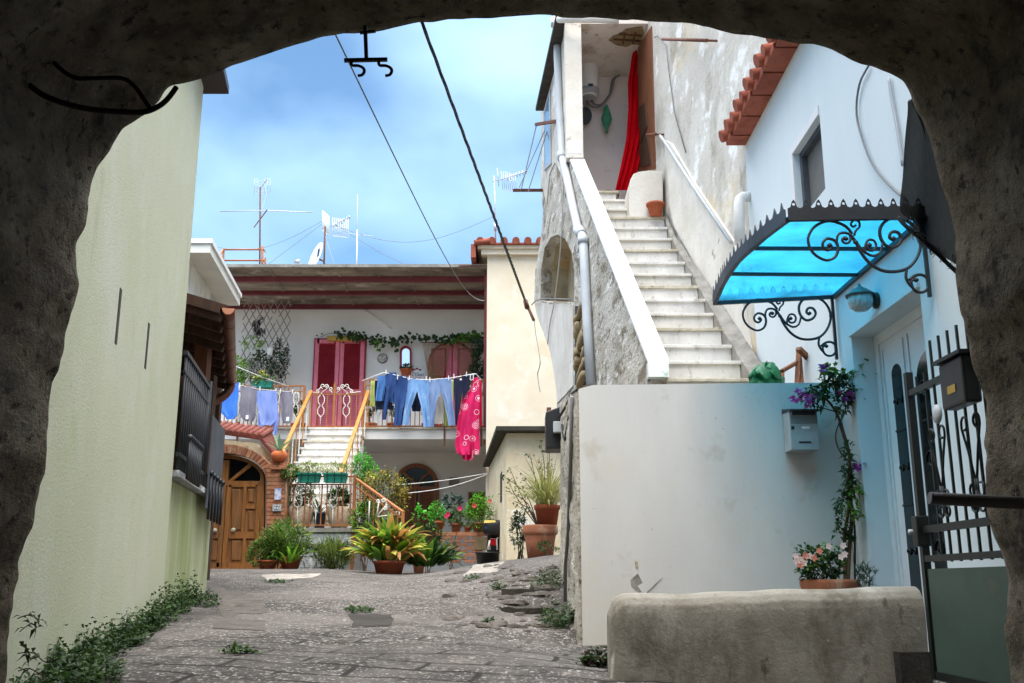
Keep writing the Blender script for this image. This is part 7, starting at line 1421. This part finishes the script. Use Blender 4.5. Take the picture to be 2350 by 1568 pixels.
# court: climber, flower pot
Yc = 7.1; s = pxm(Yc); bs = P(1905, 1352, 6.75); bs.z = gz(bs.x, 6.75); hp_ = P(1905, 1330, 6.75).z - bs.z
t = empty('wide_flower_pot', bs, 'wide terracotta pot of white and salmon flowers behind the low wall', 'plant'); r_ = 66 * pxm(6.75); b = MB(); b.lathe(bs, [(r_ * .6, 0), (r_ * .9, hp_ * .8), (r_ * .98, hp_ * .9), (r_, hp_ * .96), (r_ * .98, hp_), (r_ * .9, hp_), (r_ * .85, hp_ * .93)], 28); b.build('pot', m_terrold, t); b = MB(); b.lathe(bs + Vector((0, 0, hp_ * .93)), [(r_ * .86, 0), (.01, .01)], 16); b.build('soil', m_soil, t)
fc = P(1882, 1292, 6.7); fr = (50 * pxm(6.7), .12, 38 * pxm(6.7)); b = MB(); clumps(b, fc, fr, 620, .045, .024, k=8); b.build('foliage', m_lf_dark, t); b = MB(); clumps(b, fc, fr, 160, .045, .024, k=8); b.build('foliage', m_lf_mid, t); b = MB(); stems(b, bs + Vector((-.05, 0, hp_)), fc, fr, 10, .004); b.build('stem', m_stem, t)
def flower(t, c, r, m, n=5):
    b = MB(); a0 = rnd.uniform(0, 6)
    for k in range(n): a = a0 + k * 6.283 / n; b.leaf(c, (math.cos(a), -.35, math.sin(a)), r, r * .8, .05, (0, 1, 0))
    b.build('bloom', m, t)
for x, y, m in ((1828, 1288, m_flwhite), (1838, 1284, m_flwhite), (1848, 1276, m_flsalmon), (1858, 1276, m_flwhite), (1868, 1280, m_flsalmon), (1845, 1292, m_flwhite), (1836, 1296, m_flsalmon), (1902, 1254, m_flwhite), (1935, 1252, m_flwhite), (1938, 1272, m_flwhite), (1930, 1278, m_flwhite), (1880, 1264, m_flsalmon), (1826, 1276, m_flwhite)): flower(t, P(x, y, 6.5), .027, m)
bpx('small_herb', 'small dark rosemary tuft at the foot of the blue wall', 1985, 1325, 22, 26, 6.5, (1985, 1352), [F1(m_lf_sage, 260, .04, .009, k=10, up=.8, droop=0)], bz=1.35, nst=8, sr=.004)
t = empty('climbing_bougainvillea', P(1945, 1340, 7.0), 'tall twisted climber with purple flowers trained up the courtyard corner', 'plant'); b = MB()
for pts, r_ in ((((1945, 1340), (1950, 1250), (1955, 1180), (1948, 1110), (1950, 1050), (1935, 990), (1918, 945), (1895, 915), (1868, 895)), .016), (((1940, 1340), (1938, 1240), (1946, 1180), (1955, 1100), (1944, 1030), (1925, 970)), .013), (((1948, 1060), (1930, 1040), (1918, 1010), (1922, 980), (1938, 950), (1940, 925), (1925, 905)), .006), (((1918, 945), (1880, 935), (1845, 930)), .005), (((1935, 930), (1955, 900), (1975, 860), (1992, 835)), .005), (((1900, 915), (1895, 880), (1890, 850)), .006), (((1950, 1200), (1930, 1190), (1915, 1178)), .004)):
    b.tube(smooth_pts([P(x, y, Yc - .02) for x, y in pts], 4), r_, 6, r2=r_ * .5)
b.build('stem', m_stem, t)
for (x, y, rx, ry, n, m) in ((1874, 910, 32, 20, 210, m_lf_dark), (1912, 876, 36, 16, 190, m_lf_dark), (1902, 850, 16, 12, 80, m_lf_mid), (1950, 900, 26, 18, 120, m_lf_dark), (1950, 860, 36, 9, 80, m_lf_mid), (1982, 842, 16, 10, 60, m_lf_mid), (1930, 935, 18, 20, 60, m_lf_dark), (1948, 1080, 12, 70, 130, m_lf_dark), (1940, 1160, 22, 30, 90, m_lf_dark), (1958, 1175, 16, 16, 60, m_lf_mid), (1930, 1225, 14, 26, 70, m_lf_dark), (1960, 1130, 12, 20, 50, m_lf_mid)):
    q = MB(); clumps(q, P(x, y, Yc - .06), (rx * s, .07, ry * s), n, .055, .026, k=5, shell=.2, droop=.4); q.build('foliage', m, t)
for (x, y, n) in ((1838, 900, 16), (1852, 912, 16), (1866, 905, 14), (1830, 915, 8), (1858, 930, 9), (1886, 850, 8), (1935, 905, 9), (1948, 915, 5), (1978, 1068, 9), (1970, 1078, 6)):
    q = MB(); clumps(q, P(x, y, Yc - .1), (9 * s, .04, 8 * s), n, .045, .04, k=4, shell=.1); q.build('flower', m_flpurple, t)
t = MB(); t.tube(smooth_pts([P(x, y, 7.22) for x, y in ((1952, 880), (1956, 960), (1960, 1100), (1962, 1330))]), .008, 5); tag(t.build('wall_cable', m_rubber), 'black cable running down the courtyard corner beside the climber', 'cable')
# weeds
def weeds(name, label, seeds, kind=True, mats=(m_lf_weed, m_lf_dark), cat='weeds', L=.045):
    bs = [MB() for _ in mats]
    for p, r, h, n in seeds:
        for _ in range(n):
            a = rnd.uniform(0, 6.28); e = rnd.random() ** .5 * r; q = Vector((p.x + e * math.cos(a), p.y + e * math.sin(a), 0)); q.z = gz(q.x, q.y); hh = h * rnd.uniform(.3, 1.1) * (1.1 - .6 * e / r); mb = bs[rnd.randrange(len(bs))]
            for k in range(6): mb.leaf(q + Vector((rnd.gauss(0, .018), rnd.gauss(0, .018), hh * (k + .4) / 6)), (rnd.gauss(0, 1), rnd.gauss(0, 1), .5), L * rnd.uniform(.6, 1.2), L * .5, .2)
    root = None; os_ = []
    m0 = MB()
    for mb, m in zip(bs, mats): os_.append((mb, m))
    o = os_[0][0].build(name, os_[0][1]); c = os_[1][0].build('darker_leaves', os_[1][1], o)
    if kind: o['kind'] = 'stuff'
    return tag(o, label, cat)
sd = []
for i in range(46):
    u = i / 45; x, y = 130 + 330 * u, 1566 - 186 * u + 6 * math.sin(i * 1.3); p = G(x, min(y, 1566)); wl_x = LA[0] + (LB[0] - LA[0]) * (p.y - LA[1]) / (LB[1] - LA[1]); p.x = max(p.x - .22, wl_x + .05) + .04 * math.sin(i * 2.1)
    sd.append((p, .10, .10 + .14 * abs(math.sin(i * .9)) + (.1 if i > 30 else 0), 19))
for i in range(10): p = Vector((-1.98 + .04 * math.sin(i), 3.9 + i * .12, 0)); sd.append((p, .12, .16, 26))
weeds('weeds', 'band of green weeds growing along the foot of the pale green wall', sd)
pts = [(1262, 1345, .16, .22, 40), (1285, 1425, .16, .2, 46), (1142, 1352, .06, .1, 14), (1130, 1432, .05, .07, 10), (825, 1404, .14, .04, 26), (1085, 1330, .07, .08, 12), (640, 1338, .16, .04, 22), (468, 1392, .12, .12, 24), (548, 1500, .08, .05, 20), (1270, 1440, .1, .14, 20), (478, 1375, .08, .1, 14)]
weeds('weeds', 'scattered tufts of weeds rooted in cracks of the ramp', [(G(x, y), r, h, n) for x, y, r, h, n in pts])
t = MB(); tg = G(1368, 1530); t2 = [(Vector((tg.x, tg.y, 0)), .09, .12, 60)]
weeds('ground_tuft', 'dark mossy clump beside the low wall end', t2, False, (m_lf_dark, m_soil), 'plant')
t = empty('wall_seedling', P(60, 1560, 3.5), 'leafy seedling sprouting from the left archway foot', 'plant'); b = MB(); lf = MB()
for pts in (((40, 1500), (75, 1498), (105, 1520), (135, 1512)), ((40, 1420), (65, 1412), (90, 1422)), ((42, 1540), (70, 1535), (110, 1560)), ((45, 1450), (70, 1432), (85, 1440)), ((46, 1480), (62, 1490), (70, 1515))):
    sp_ = smooth_pts([P(x, y, 3.5) for x, y in pts], 4); b.tube(sp_, .002, 4)
    for p in sp_[2::2]: lf.leaf(p, (rnd.gauss(0, 1), -.3, -rnd.random()), .04, .018, .3); lf.leaf(p, (rnd.gauss(0, 1), -.3, rnd.random()), .035, .016, .3)
b.build('stem', m_stem, t); lf.build('foliage', m_lf_dark, t)
